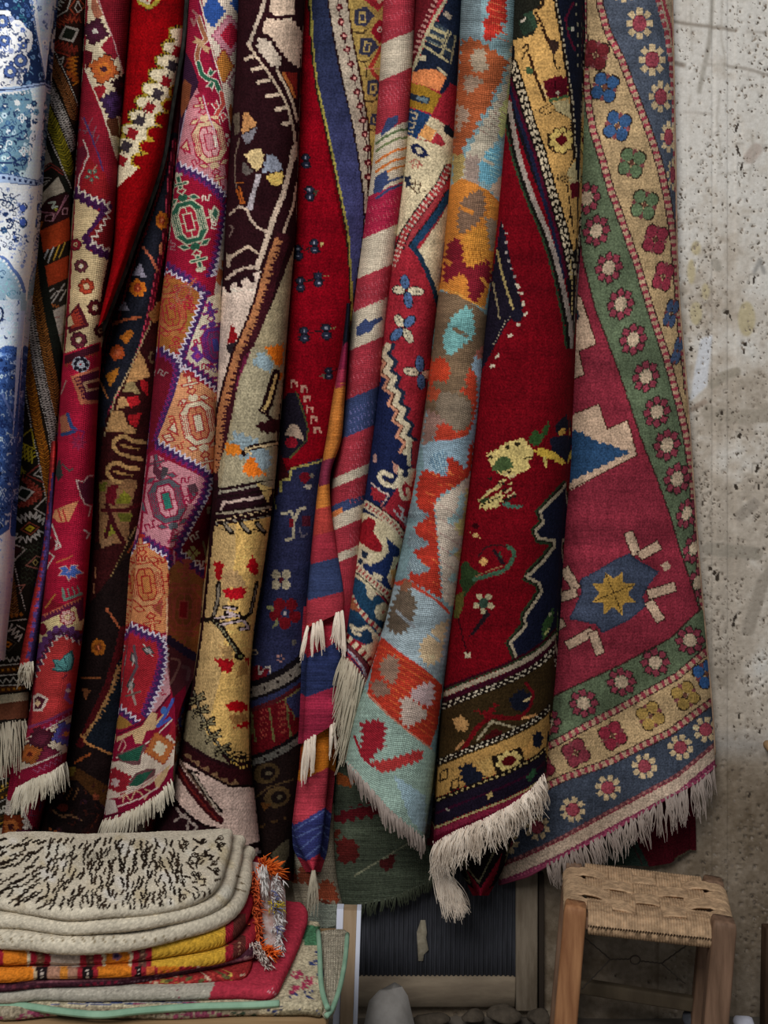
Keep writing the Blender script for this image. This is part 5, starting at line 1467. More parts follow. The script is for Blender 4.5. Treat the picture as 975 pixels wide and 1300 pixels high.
for y0, y1 in ((0, 60), (115, 140), (256, 300), (355, 388), (442, 496), (504, 540), (550, 588), (606, 628), (662, 688)):
    for j in range(3):
        y = y0 + (y1 - y0) * (j + .5) / 3
        k.comb([(444, y + 10), (524, y - 22)], 6, 5, .9, '#5c5a84' if 500 < y < 545 else '#a04a54', 1)
k.streaks(.06, 15)
clI = Cloth([(-80, 491), (0, 487), (100, 482), (200, 474), (300, 461), (400, 448), (500, 436), (560, 428), (600, 421), (700, 412), (800, 405), (860, 400)],
            [(-80, 532), (0, 528), (100, 524), (200, 517), (300, 505), (400, 491), (500, 482), (600, 470), (660, 462), (700, 458), (780, 452), (860, 446)],
            [(-1, 830), (1, 820)], .105, .06, seed=13, wob=.002)
rugI = hang('hanging_kilim', clI, cvI, RIBBED, knot=1.2, speck=.06)
props(rugI, 'slim kilim with red, cream and blue stripes, its folded tail hanging low to a point', 'rug', 'textiles hanging along the wall')
# folded flap in front
cvI1 = Canvas(370, 330, 460, 850, RED)
k = cvI1
stripes(k, [(330, '#17141c'), (430, '#6a1c34'), (462, '#84283c'), (485, ORA), (572, '#6a2638'), (604, ORA), (632, '#94352f'), (665, '#8c2a36'), (700, BLU), (745, RED), (775, '#94302f'), (800, '#a04838')], .25, 360, 470)
k.poly([(444, 330), (452, 330), (446, 380), (440, 430), (436, 440), (438, 390)], '#141620')
k.dash([(436, 486), (424, 562)], 7, 2, 2, '#9a5a24'); k.streaks(.08, 16)
clI1 = Cloth([(330, 444), (400, 440), (450, 434), (500, 424), (560, 415), (600, 407), (650, 401), (700, 396), (780, 389), (810, 388)],
             [(330, 447), (400, 444), (450, 441), (500, 438), (560, 434), (600, 418), (640, 419), (700, 428), (745, 436), (775, 437), (810, 430)],
             [(-1, 798), (1, 776)], .165, .02, top=385, seed=14, wob=.002, skirt=.06, sm=10, flare=(1, 1))
fl1 = hang('folded_flap', clI1, cvI1, KILIM, rugI, knot=1.2, speck=.06)
fringe('fringe', fl1, clI1, -.95, -.1, 4, 40, COTW, 21, strands=10, spread=3, curl=2.5, slant=(-10, 4), rad=.0012, lift=.006)
fringe('fringe', fl1, clI1, .55, .95, 3, 46, COTW, 22, strands=12, spread=3, curl=3, slant=(-4, 2), rad=.0012, lift=.008)
# second tier
cvI2 = Canvas(360, 760, 450, 1000, RED)
k = cvI2
stripes(k, [(760, '#84202f'), (822, '#232a48'), (868, RED), (915, '#94202f')], .35, 410, 470)
for i in range(len([0])): pass
k.poly([(360, 760), (450, 760), (450, 806), (430, 818), (384, 842), (360, 850)], '#84222f'); k.poly([(360, 846), (384, 838), (432, 812), (450, 804), (450, 862), (430, 870), (386, 886), (360, 892)], '#262e50'); k.poly([(360, 892), (386, 886), (430, 870), (450, 862), (450, 1000), (360, 1000)], '#86243a')
k.streaks(.12, 17)
clI2 = Cloth([(770, 392), (850, 389), (900, 387), (950, 384)], [(770, 437), (830, 434), (880, 430), (950, 424)], [(-1, 944), (1, 918)], .15, .02, top=770, seed=15, wob=.002, skirt=.05)
fl2 = hang('folded_flap', clI2, cvI2, KILIM, rugI, knot=1.2, speck=.06)
fringe('fringe', fl2, clI2, -.95, -.15, 4, 48, COTW, 23, strands=9, spread=3, curl=2.5, slant=(-9, 2), rad=.0012, lift=.006)
fringe('fringe', fl2, clI2, .6, .95, 2, 36, COTW, 24, strands=9, spread=2, curl=2, slant=(-3, 3), rad=.0012, lift=.008)
# pointed tail
cvI3 = Canvas(350, 900, 450, 1140, '#a0303f')
k = cvI3
k.poly([(360, 880), (440, 880), (430, 968), (380, 992), (360, 1000)], '#bc6c22'); k.poly([(392, 920), (402, 918), (396, 975), (386, 978)], '#84301f')
k.poly([(350, 1000), (380, 992), (430, 970), (430, 1020), (372, 1048), (350, 1056)], '#9c3440')
k.poly([(350, 1056), (374, 1048), (414, 1024), (440, 1014), (440, 1064), (392, 1092), (350, 1110)], '#33386c')
for a, b in (((372, 1056), (414, 1028)), ((376, 1064), (410, 1048)), ((382, 1078), (408, 1056)), ((386, 1090), (406, 1074))): k.line([a, b], 1.8, '#566494')
k.streaks(.1, 18)
clI3 = Cloth([(900, 388), (970, 383), (1000, 378), (1050, 372), (1064, 374), (1090, 386), (1108, 397)], [(900, 426), (960, 419), (1000, 416), (1050, 411), (1080, 408), (1108, 399)], 1107, .12, .022, top=895, seed=16, wob=.001, skirt=.04, sm=8)
fl3 = hang('tail', clI3, cvI3, KILIM, rugI, knot=1.2, speck=.06)
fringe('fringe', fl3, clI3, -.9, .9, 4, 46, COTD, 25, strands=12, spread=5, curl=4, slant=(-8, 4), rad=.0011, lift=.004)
# ------------------------------------------------------------------ J: navy, red and cream rug with animals and bees
cvJ = Canvas(400, -80, 610, 960, '#84202a')
k = cvJ
creJ, navJ, teal, redJ, orJ = '#b0a284', '#161c38', '#1f3c58', '#84202a', '#b06a40'
k.poly([(515, -80), (575, -80), (560, -10), (548, 20), (532, 60), (524, 85), (515, 90)], '#4c1218')
k.dash([(566, -40), (556, -4), (543, 22), (532, 48), (526, 72)], 6.5, 3.5, 3.5, '#8f6860')
k.line([(578, -40), (566, 0), (550, 26), (538, 52), (528, 78), (522, 100)], 4.2, '#8f866c'); k.line([(570, 0), (554, 28), (541, 54), (531, 80)], 2, '#15161c')
k.poly([(574, -80), (620, -80), (600, 100), (560, 120), (545, 90), (524, 92), (530, 80), (541, 54), (556, 28), (570, -4)], '#151b2a')
k.poly([(562, 18), (566, 14), (574, 20), (571, 26)], '#8a7c6c')
k.poly([(550, 26), (570, 40), (560, 62), (540, 52)], '#8f8464')
for i in range(3):
    for (xa, ya), (xb, yb) in ((((553 - i * 5), (31 + i * 9)), ((566 - i * 4), (38 + i * 9))),):
        k.line([(xa, ya), (xb, yb)], 6, '#252d38'); k.line([(xa + 1, ya + 2), (xb, yb + 2)], 1.4, '#59605c')
k.line([(572, 42), (560, 70)], 3, '#8f8464'); k.line([(578, 46), (572, 80)], 3, '#7c7358'); k.line([(538, 58), (568, 78)], 3, '#8f8464'); k.poly([(570, 46), (577, 50), (572, 76), (563, 68)], '#232b36'); k.line([(566, 62), (574, 66)], 2, '#8f8464')
k.poly([(531, 70), (540, 70), (542, 76), (534, 78)], '#a09478')
k.poly([(524, 92), (536, 88), (554, 88), (567, 98), (558, 116), (548, 112), (522, 104)], orJ); k.line([(556, 86), (566, 95)], 3, '#a09478')
k.poly([(521, 104), (540, 110), (560, 121), (549, 144), (520, 136)], '#80601f'); k.poly([(520, 118), (546, 124), (543, 133), (520, 126)], '#1c2430'); k.poly([(530, 121), (544, 126), (542, 131), (528, 126)], '#54646c')
k.poly([(566, 102), (574, 106), (564, 120), (558, 118)], '#141a2c')
k.poly([(572, 106), (584, 112), (580, 150), (574, 160), (549, 146), (560, 122)], '#7a1c26')
k.poly([(518, 136), (548, 146), (528, 178), (514, 168)], '#1a3050')
for x, y in ((524, 142), (521, 154), (518, 165)): k.line([(x - 4, y), (x + 6, y + 3), (x + 4, y + 9), (x, y + 8)], 1.8, '#9a8c72')
k.poly([(546, 148), (556, 152), (574, 165), (578, 182), (560, 180), (530, 176)], creJ); k.poly([(540, 158), (554, 166), (547, 180), (531, 172)], '#b8814c'); k.poly([(554, 168), (560, 172), (566, 186), (546, 182)], '#8a2830'); k.poly([(562, 160), (570, 158), (578, 170), (574, 176), (564, 168)], '#14181e')
k.poly([(515, 172), (530, 176), (562, 186), (580, 170), (580, 200), (566, 224), (540, 252), (518, 280), (505, 300), (500, 300), (505, 250)], creJ)
k.poly([(520, 184), (530, 182), (540, 190), (546, 198), (534, 200), (524, 194)], navJ); k.poly([(526, 187), (533, 187), (538, 194), (530, 195)], '#a89c84')
for p in ([(520, 206), (528, 202), (536, 210)], [(522, 212), (532, 208)], [(526, 202), (524, 214)], [(532, 204), (530, 214)]): k.line(p, 1.6, '#94564a')
k.poly([(513, 224), (522, 223), (520, 230), (526, 234), (516, 238)], '#1c2030')
for p in ([(522, 232), (536, 236)], [(528, 228), (526, 240)], [(534, 232), (532, 244), (540, 242)], [(520, 236), (530, 246)]): k.line(p, 1.5, '#4c3c2c')
g1 = [(570, 212), (558, 236), (542, 256), (526, 278), (514, 296), (506, 318), (500, 340)]
k.line(g1, 9.5, '#8a2e30'); k.dash(g1, 8.5, 3.2, 3.0, '#ab988a'); k.line(g1, 1.6, '#8a2e30'); k.line(off(g1, 5.2), 1.8, '#1c1416'); k.line(off(g1, -5.2), 1.8, '#1c1416')
k.line([(566, 236), (552, 258), (536, 278), (524, 296), (516, 315)], 6.5, '#842f34')
g2 = [(572, 244), (560, 264), (546, 284), (532, 302), (524, 312), (532, 324), (542, 344), (550, 364), (556, 384), (562, 410)]
k.poly([(574, 250), (560, 276), (545, 298), (532, 318), (540, 340), (552, 366), (562, 400), (580, 400), (585, 300)], '#b0a488')
k.line(g2[:5], 10, '#1a354e'); k.line(g2[4:], 6, '#182c3e'); k.line(off(g2, 5)[:5], 1.6, '#15181c')
k.poly([(510, 318), (520, 314), (530, 330), (545, 362), (556, 396), (556, 420), (540, 500), (528, 590), (515, 560), (480, 480), (482, 420), (498, 350)], redJ)
def bee(x, y, r_, c1, c2, s=1):
    q = k.at(x, y, r_, s)
    for a, c in ((-150, c1), (30, c1), (-60, c2), (120, c2)):
        z = q.at(0, 0, a); z.ell(10, 0, 10.5, 6.4, '#15161c'); z.ell(10, 0, 9.5, 5.4, c); z.dash([(3, 0), (16, 0)], 1.4, 2, 1.6, '#1c1c24')
    q.ell(0, 0, 3, 2.4, '#1a1a20')
blj, whj = '#42597c', '#b0a58c'
def bee2(x, y, r_):
    q = k.at(x, y, r_)
    for a, c, l in ((0, whj, 12), (180, whj, 10), (75, blj, 12), (255, blj, 11)):
        z = q.at(0, 0, a); z.ell(l, 0, l - 1, 6.2, '#15161c'); z.ell(l, 0, l - 2, 5.2, c); z.dash([(4, 0), (l + 7, 0)], 1.3, 2, 1.6, '#1c1c24')
bee2(516, 369, 5); bee2(512, 416, 60); bee2(534, 474, 190)
# zigzag border
k.poly([(486, 440), (490, 455), (498, 478), (508, 500), (520, 540), (526, 590), (518, 600), (450, 700), (440, 640), (470, 520), (484, 480)], navJ)
zp = [(488, 440), (492, 466), (498, 490), (504, 510), (511, 535), (517, 560), (520, 580)]
k.zig(off(zp, -7), 4.2, 21, 6, '#1c2434'); k.zig(off(zp, 0), 4.4, 21, 8, '#b0a288'); k.zig(off(zp, 4.5), 4.4, 21, 1.8, '#3a2018'); k.zig(off(zp, 7.4), 4.4, 21, 3.6, '#a8745c')
k.poly([(514, 556), (522, 560), (522, 592), (518, 592)], '#b0a288'); k.poly([(524, 560), (532, 560), (530, 592), (522, 590)], '#8c2a2e')
# navy field with white horned creature
k.poly([(500, 588), (508, 594), (514, 600), (522, 594), (528, 596), (526, 606), (522, 618), (514, 612), (508, 622), (498, 616), (506, 604)], '#b3a68c'); k.ell(515, 602, 4, 5, '#1c2136', 30); k.poly([(498, 586), (506, 592), (504, 602), (500, 598)], '#a07464')
k.line(curve([(500, 618), (488, 614), (482, 606), (486, 600), (496, 604)]), 6, '#b3a68c'); k.line([(488, 606), (498, 616)], 1.4, '#2a2018'); k.line(curve([(508, 622), (512, 632), (519, 632), (518, 622)]), 5, '#b3a68c')
k.jag([(473, 614), (480, 622), (486, 626), (492, 628), (488, 636), (480, 638), (470, 628)], '#7c2028', 4, 1.4); k.line([(472, 614), (484, 624), (494, 628), (486, 640)], 2, '#a8948a'); k.dash([(484, 640), (494, 660)], 5, 3, 2, '#8c4c48'); k.ell(476, 582, 3, 6, '#8c6c64')
k.line([(506, 642), (512, 648), (510, 656), (516, 658), (514, 666)], 2.4, '#a3a0a0'); k.line([(500, 648), (508, 658), (514, 664)], 2.2, '#a3a0a0'); k.dash([(515, 664), (514, 680)], 3, 2, 1.6, '#8c8c98')
g3 = [(464, 640), (476, 648), (490, 658), (502, 668), (510, 680), (516, 692)]
k.line(off(g3, 0), 10, '#ab9c84'); k.dash(off(g3, 0), 5, 3, 2.6, '#84242a'); k.line(off(g3, -6), 1.4, '#15161c')
k.poly([(460, 650), (476, 656), (490, 664), (506, 680), (514, 694), (510, 740), (490, 760), (440, 730), (452, 690)], creJ)
k.poly([(468, 656), (478, 662), (474, 674), (486, 694), (484, 702), (474, 700), (456, 688), (456, 666)], '#7c161e')
k.poly([(490, 682), (500, 690), (508, 698), (506, 706), (500, 708), (494, 728), (486, 740), (470, 732), (472, 716), (484, 712), (494, 700)], '#182446'); k.poly([(456, 694), (468, 700), (474, 704), (462, 722), (452, 716)], '#b0a288'); k.poly([(460, 698), (468, 702), (464, 710), (458, 706)], '#1c2434'); k.poly([(456, 708), (462, 712), (458, 718), (454, 714)], '#1c2434')
k.poly([(462, 714), (474, 720), (490, 730), (498, 748), (490, 752), (470, 736), (460, 724)], '#182446'); k.poly([(474, 726), (486, 732), (484, 738), (474, 734)], '#b0a288')
k.poly([(496, 724), (506, 720), (506, 744), (500, 752)], '#b08350'); k.poly([(504, 714), (510, 712), (508, 726), (502, 722)], '#6c1a30')
g4 = [(448, 716), (462, 728), (478, 742), (490, 752), (498, 764)]
k.line(g4, 9, '#ab9c84'); k.dash(g4, 5.5, 3, 2.6, '#84242a'); k.line(off(g4, 5.4), 1.4, '#15161c')
k.poly([(440, 726), (456, 736), (472, 748), (490, 764), (494, 800), (480, 806), (462, 800), (436, 780)], '#1c3850'); k.poly([(464, 742), (478, 754), (472, 762), (466, 756)], '#b0a288')
k.petals(487, 777, 8, 8, 4, '#b3a78c', '#b3a78c', 7); k.ell(487, 777, 2, 2, '#a0584c')
g5 = [(444, 752), (454, 772), (466, 786), (478, 796), (486, 806)]
k.line(g5, 6, '#b0a288'); k.dash(g5, 6, 4, 4, '#84242a'); k.poly([(440, 744), (450, 764), (456, 776), (446, 774), (436, 760)], '#8a5036')
k.poly([(434, 776), (446, 780), (464, 790), (480, 808), (484, 816), (472, 822), (450, 812), (434, 796)], '#1a3048'); k.line(curve([(446, 794), (456, 800), (466, 796), (474, 802)]), 4.4, '#b0a288'); k.line(curve([(446, 794), (450, 804), (458, 806)]), 3.4, '#b0a288')
k.poly([(470, 798), (480, 806), (484, 820), (480, 850), (460, 830), (452, 822), (474, 816)], '#b3a78c')
g6 = [(432, 800), (444, 812), (458, 826), (470, 838), (476, 848)]
k.line(g6, 8, '#b0a288'); k.dash(g6, 8, 5, 5, '#7c1820'); k.line(off(g6, 5), 2.4, '#1c1014')
k.line([(430, 812), (446, 826), (460, 840), (468, 856)], 7, '#54262c'); k.line([(432, 818), (448, 832), (460, 846), (466, 862)], 3.4, '#8f8c94'); k.line([(434, 820), (449, 834), (461, 848)], .1, '#2a2848')
k.line([(430, 822), (446, 836), (458, 850), (464, 866)], 2.2, '#24203c'); k.line([(428, 828), (442, 840), (454, 854), (460, 868)], 7, '#7c3c38')
k.streaks(.05, 19)
clJ = Cloth([(-80, 532), (0, 527), (100, 520), (200, 512), (300, 500), (400, 486), (500, 478), (560, 470), (600, 464), (700, 450), (800, 434), (830, 428), (880, 420)],
            [(-80, 592), (0, 588), (100, 584), (200, 578), (300, 570), (350, 563), (400, 555), (500, 543), (600, 530), (640, 524), (700, 511), (800, 488), (870, 468), (890, 462)],
            [(-1, 826), (-.4, 838), (.3, 854), (1, 872)], .10, .07, seed=17, wob=.003)
rugJ = hang('hanging_rug', clJ, cvJ, PILE, knot=1.6, speck=.07)
props(rugJ, 'slim rug with red and navy zigzags, bee-like motifs and long cream tassels', 'rug', 'textiles hanging along the wall')
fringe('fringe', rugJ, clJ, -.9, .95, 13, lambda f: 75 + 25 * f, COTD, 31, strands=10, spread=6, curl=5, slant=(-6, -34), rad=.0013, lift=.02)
hem('hem', rugJ, clJ, simple_mat('faded_red_hem', '#6c3834'), rad=.003)

# ------------------------------------------------------------------ K: pale kilim with stepped diamonds
cvK = Canvas(420, -80, 680, 1080, '#6e868a')
k = cvK
rustK, taupe, mrn, aqK, redK, creK, lbK = '#8f4a2c', '#66523f', '#641822', '#6a9a9c', '#a03a26', '#ab9c88', '#869aa2'
k.poly([(580, -80), (612, -80), (610, 60), (586, 60)], '#5f6c70')
k.jag([(626, -8), (642, -4), (644, 30), (634, 28), (640, 40), (628, 46), (622, 53), (613, 48), (616, 38), (611, 26), (622, 22), (616, 12)], '#982a22', 3.4, 1.2)
for j in range(6): k.line([(620 + j * 2, 2 + j * 9), (640 + j, 8 + j * 9)], 1.2, '#b05a3c')
# rust serrated medallion
k.jag([(586, 52), (600, 48), (618, 58), (636, 70), (644, 80), (636, 92), (638, 102), (630, 108), (624, 118), (626, 130), (618, 138), (610, 148), (604, 160), (598, 172), (590, 184), (584, 200), (574, 200), (578, 120)], rustK, 6, 2.0)
k.comb([(645, 80), (634, 104), (622, 128), (612, 148), (600, 172)], -7, 10, 4.6, rustK, -1)
k.jag([(606, 60), (618, 64), (616, 74), (622, 88), (616, 90), (598, 92), (600, 82), (594, 76)], '#8f7e6a', 4, 1.6); k.jag([(590, 94), (606, 98), (616, 102), (606, 110), (596, 120), (588, 114)], '#8a7260', 4, 1.6)
k.jag([(580, 132), (596, 140), (594, 156), (580, 170)], '#927a68', 4, 1.6); k.poly([(586, 154), (594, 156), (588, 164)], rustK)
k.jag([(650, 60), (660, 60), (640, 160), (624, 190), (606, 210), (590, 250), (580, 220), (596, 190), (612, 158), (626, 134), (642, 104)], '#a09684', 6, 2)
k.jag([(634, 138), (650, 116), (644, 170), (634, 176)], '#a3a26a', 5, 1.4); k.poly([(646, 100), (652, 104), (648, 136), (642, 130)], '#a3a26a')
for j in range(7): k.line([(608 + j * 4, 164 - j * 6), (628 + j * 3, 176 - j * 6)], .9, '#7f665c')
# aqua medallion
k.jag([(590, 200), (600, 196), (612, 200), (606, 240), (590, 236)], '#86746a', 4, 2); k.jag([(576, 196), (590, 196), (588, 224), (574, 236)], '#96804e', 5, 1)
k.jag([(634, 182), (636, 190), (634, 206), (640, 218), (632, 230), (624, 238), (618, 232), (608, 228), (610, 216), (606, 206), (616, 204), (614, 194), (624, 188)], '#5c8c9c', 4, 1.6)
for j in range(6): k.line([(618 + j, 192 + j * 6), (634, 198 + j * 6)], 1.2, '#86a8a6')
k.poly([(614, 200), (628, 208), (626, 211), (612, 204)], '#a09684')
k.jag([(636, 225), (642, 224), (636, 256), (620, 240)], '#a3907c', 5, 1.4)
# amber medallion
k.poly([(572, 236), (586, 226), (602, 232), (620, 242), (636, 258), (632, 300), (628, 330), (616, 390), (600, 385), (556, 366), (560, 300)], '#a8682c')
k.jag([(600, 244), (612, 240), (616, 252), (616, 268), (606, 284), (596, 290), (586, 298), (580, 290), (582, 270), (586, 254)], '#685040', 4, 1.8); k.poly([(586, 261), (602, 268), (600, 273), (584, 266)], '#a8682c')
k.jag([(616, 276), (632, 280), (628, 318), (622, 320)], '#7c6a58', 4, 1.4); k.jag([(624, 252), (634, 258), (630, 276), (618, 276)], '#b07434', 4, 1)
k.jag([(570, 306), (582, 302), (588, 316), (588, 332), (596, 340), (608, 334), (620, 328), (624, 345), (622, 362), (612, 372), (604, 386), (596, 380), (590, 366), (594, 350), (580, 352), (562, 360), (564, 330)], mrn, 4, 1.8)
k.poly([(566, 328), (574, 333), (571, 338), (565, 335)], '#a8682c'); k.jag([(582, 347), (592, 352), (596, 376), (578, 370), (568, 362)], '#a8682c', 4, 1.6); k.poly([(608, 352), (614, 352), (622, 364), (620, 368)], '#b07434')
k.jag([(588, 300), (604, 288), (618, 290), (622, 326), (610, 332), (600, 340), (590, 334), (588, 316)], '#b0742f', 4, 1.8)
for j in range(6): k.line([(588 + j * 5, 312), (592 + j * 5, 336)], .8, '#8a5420')
k.line([(556, 366), (580, 372), (604, 386), (616, 392)], 1.6, '#b5803c')
# taupe panel with aqua diamond
k.poly([(550, 368), (580, 374), (604, 388), (620, 402), (612, 460), (598, 548), (580, 550), (540, 520)], taupe)
k.jag([(592, 389), (600, 394), (602, 410), (604, 424), (596, 432), (586, 440), (578, 448), (570, 452), (564, 444), (562, 428), (568, 414), (574, 402)], '#689694', 4, 1.4)
k.poly([(576, 414), (596, 425), (594, 430), (574, 419)], taupe)
for j in range(6): k.line([(568 + j * 3, 410 + j * 5), (590 + j * 2, 412 + j * 4)], .7, '#4c7474')
k.jag([(548, 460), (560, 452), (570, 462), (572, 476), (566, 486), (552, 482), (544, 500)], '#9a3420', 3.4, 1.2); k.jag([(544, 490), (562, 496), (556, 506), (544, 510)], '#94402a', 3.4, 1.4)
k.jag([(618, 430), (612, 452), (612, 470), (606, 480), (602, 450), (612, 440)], '#94564a', 4, 1)
k.jag([(604, 452), (614, 460), (612, 480), (606, 520), (602, 560), (596, 552), (602, 510), (606, 480), (598, 466)], '#7f94a2', 4, 1.4)
k.jag([(596, 468), (604, 474), (606, 510), (602, 534), (592, 556), (576, 566), (560, 570), (550, 562), (556, 540), (566, 534), (576, 546), (590, 546), (598, 536), (600, 512), (588, 498), (580, 494), (596, 492), (590, 484)], '#a33a26', 3.4, 1.4)
k.jag([(560, 496), (580, 500), (598, 512), (599, 534), (588, 546), (576, 548), (562, 538), (552, 516)], '#6e6051', 5, 1.2)
k.jag([(544, 520), (556, 526), (570, 540), (556, 545), (548, 560), (536, 570), (538, 540)], '#7f6258', 4, 1.8); k.jag([(556, 540), (568, 536), (580, 552), (566, 570), (552, 566)], '#9c3424', 3.4, 1.6)
# blue step and red zigzag columns
k.poly([(536, 566), (552, 560), (578, 558), (602, 550), (604, 570), (590, 610), (540, 610)], '#7f94a0')
k.jag([(556, 574), (566, 572), (570, 590), (568, 606), (552, 598), (544, 584)], '#5c7484', 3.4, 1.6)
for j in range(5): k.line([(548 + j * 4, 574), (556 + j * 3, 600)], .9, '#8ea2a8')
k.jag([(596, 566), (602, 558), (600, 590), (596, 606), (578, 618), (560, 628), (550, 640), (553, 656), (556, 690), (558, 720), (560, 744), (562, 762), (540, 748), (524, 740), (516, 728), (534, 726), (547, 724), (528, 706), (524, 698), (544, 692), (526, 676), (526, 668), (543, 656), (530, 648), (528, 620), (536, 596), (548, 598), (566, 606), (570, 594), (566, 578), (576, 582), (592, 596)], '#9a2e22', 4, 1.4)
rng = random.Random(3)
for j in range(70):
    x = rng.uniform(530, 590); y = rng.uniform(590, 745)
    if inside([(596, 590), (578, 618), (556, 630), (554, 660), (560, 744), (530, 736), (540, 690), (528, 670), (536, 650), (532, 600)], x, y): k.line([(x, y), (x + 7, y + 3.6)], 1.0, '#b85a34')
for y in (654, 690, 722): k.jag([(522, y - 20), (532, y - 8), (546, y + 0), (530, y + 8), (516, y + 2)], '#6c7a80', 3.4, 1.0); 
for y in (654, 690, 722):
    for j in range(4): k.line([(520 + j * 4, y - 10 + j * 2), (524 + j * 4, y + 4 - j)], .8, '#8a999c')
# cream field on the right
k.jag([(600, 600), (606, 604), (598, 680), (588, 770), (572, 770), (562, 760), (560, 720), (556, 680), (552, 640), (562, 630), (580, 618)], '#b3a494', 4, 1.2)
k.jag([(584, 624), (592, 626), (590, 650), (584, 660), (574, 668), (566, 662), (580, 648)], '#8ea6a6', 4, 1.4); k.jag([(592, 620), (600, 624), (592, 684), (584, 680), (576, 668), (588, 656)], '#b3aa70', 4, 1.2); k.jag([(570, 700), (584, 692), (580, 702), (570, 708)], '#8ea6a6', 4, 1.2); k.poly([(576, 704), (588, 694), (584, 714)], '#b3aa70'); k.jag([(568, 735), (578, 726), (580, 738), (572, 742)], '#8ea6a6', 4, 1)
for j in range(7): k.line([(558, 640 + j * 18), (584, 656 + j * 18)], 1.2, '#9c8078')
k.poly([(500, 740), (516, 734), (528, 742), (562, 766), (572, 778), (560, 790)], '#a03a2a')
# pale blue band with taupe and cream diamonds
k.poly([(498, 744), (520, 744), (552, 762), (574, 784), (566, 830), (556, 862), (540, 850), (505, 826), (484, 808), (490, 770)], '#849196')
k.jag([(506, 750), (518, 742), (524, 756), (530, 764), (526, 780), (518, 800), (506, 806), (492, 800), (494, 776)], '#54483c', 4, 2); k.line([(504, 776), (516, 788), (526, 796)], 4, '#74787c'); k.jag([(516, 734), (524, 742), (516, 752), (506, 748)], '#74503c', 4, 1)
k.jag([(572, 786), (566, 800), (560, 838), (544, 846), (534, 836), (532, 820), (548, 800), (556, 792)], '#b09878', 4, 1.8); k.line([(540, 800), (558, 814)], 3.6, '#849196')
# red band with beige diamonds
k.poly([(484, 808), (505, 826), (540, 850), (562, 870), (556, 920), (546, 948), (520, 930), (480, 900), (466, 882), (474, 840)], '#9c3022')
for j in range(9):
    k.line([(480 + j * 2, 818 + j * 10), (552, 862 + j * 9.6)], 1.0, '#b5582f')
k.jag([(486, 836), (500, 830), (508, 842), (504, 860), (500, 870), (488, 862), (480, 850)], '#7f6556', 4, 2); k.jag([(470, 866), (484, 862), (498, 876), (490, 884), (474, 884)], '#74594c', 4, 1.8)
k.jag([(518, 880), (536, 868), (550, 866), (552, 884), (546, 898), (528, 892)], '#ab9494', 4, 1.8); k.jag([(508, 888), (520, 884), (534, 896), (546, 908), (532, 916), (518, 924), (508, 916), (510, 902)], '#a8968a', 4, 1.8)
# pale green end with red motif
k.poly([(462, 870), (468, 884), (490, 906), (520, 930), (548, 950), (556, 960), (560, 1080), (430, 1080), (430, 940), (446, 900)], '#7f9388')
k.line([(466, 880), (490, 905), (520, 930), (547, 950)], 2.2, '#a8705c')
k.jag([(458, 918), (482, 912), (490, 922), (488, 940), (490, 950), (480, 952), (474, 962), (466, 970), (456, 954), (460, 936)], '#7c1c26', 4, 2)
k.jag([(470, 966), (484, 966), (500, 962), (520, 956), (532, 950), (538, 956), (534, 966), (512, 972), (496, 980), (480, 980)], '#94302f', 4, 1.6); k.line([(450, 935), (460, 960), (474, 974)], 3.4, '#7c1c26')
k.jag([(500, 984), (540, 1010), (540, 1060), (520, 1040)], '#8298a0', 6, 1)
k.streaks(.09, 20, length=30)
clK = Cloth([(-80, 592), (0, 587), (100, 582), (200, 575), (300, 566), (400, 555), (500, 544), (600, 529), (700, 511), (800, 487), (840, 474), (870, 464), (900, 452), (960, 440), (1060, 426)],
            [(-80, 662), (0, 658), (100, 653), (200, 645), (300, 635), (400, 622), (500, 612), (600, 600), (700, 588), (800, 573), (900, 560), (1000, 549), (1040, 543), (1070, 538)],
            [(-1, 966), (-.5, 994), (0, 1024), (.5, 1046), (1, 1064)], .17, .095, seed=18, wob=.004)
rugK = hang('hanging_kilim', clK, cvK, RIBBED, knot=1.3, speck=.07)
props(rugK, 'pale aqua kilim with rust, amber and red stepped diamonds and a pinkish fringe', 'rug', 'textiles hanging along the wall')
fringe('fringe', rugK, clK, -.98, .98, 30, 26, COTG, 33, strands=6, spread=1.5, curl=1.5, slant=(4, 3), rad=.0014, lift=.006)
hem('hem', rugK, clK, simple_mat('pale_green_hem', '#74877e'), rad=.003)

# ------------------------------------------------------------------ L: crimson rug with a camel border
cvL = Canvas(520, -80, 760, 1080, '#58060f')
k = cvL
tanL, blk, whL = '#a8824c', '#120d0d', '#a3947c'
k.poly([(640, -80), (745, -80), (745, 380), (728, 420), (716, 340), (690, 260), (668, 200), (652, 150), (645, 90)], '#100e12')
k.poly([(648, -80), (702, -80), (704, 0), (710, 40), (716, 80), (724, 130), (730, 180), (732, 230), (732, 300), (728, 330), (720, 300), (700, 230), (684, 170), (668, 120), (654, 86), (652, 40)], tanL)
k.poly([(650, -80), (690, -80), (686, 8), (676, 14), (684, 30), (678, 44), (664, 48), (656, 50), (650, 50)], '#1a1a15'); k.poly([(664, 18), (676, 14), (682, 34), (676, 40)], '#27382a'); k.poly([(658, 26), (670, 22), (678, 38), (664, 46)], '#1f2a20'); k.line([(662, 27), (667, 24)], 3, '#a89c8c')
k.line([(680, 16), (688, 32), (694, 48), (700, 60)], 3.4, '#2a170d'); k.dash([(680, 18), (690, 40)], 3, 3, 3, tanL); k.line([(686, -10), (690, 6), (684, 10)], 4, '#23170f')
k.jag([(698, 50), (706, 50), (712, 58), (707, 64), (704, 70), (698, 62)], '#2a1c18', 3, 1); k.line([(703, 70), (704, 80), (707, 88), (711, 86)], 2.4, '#1c120c')
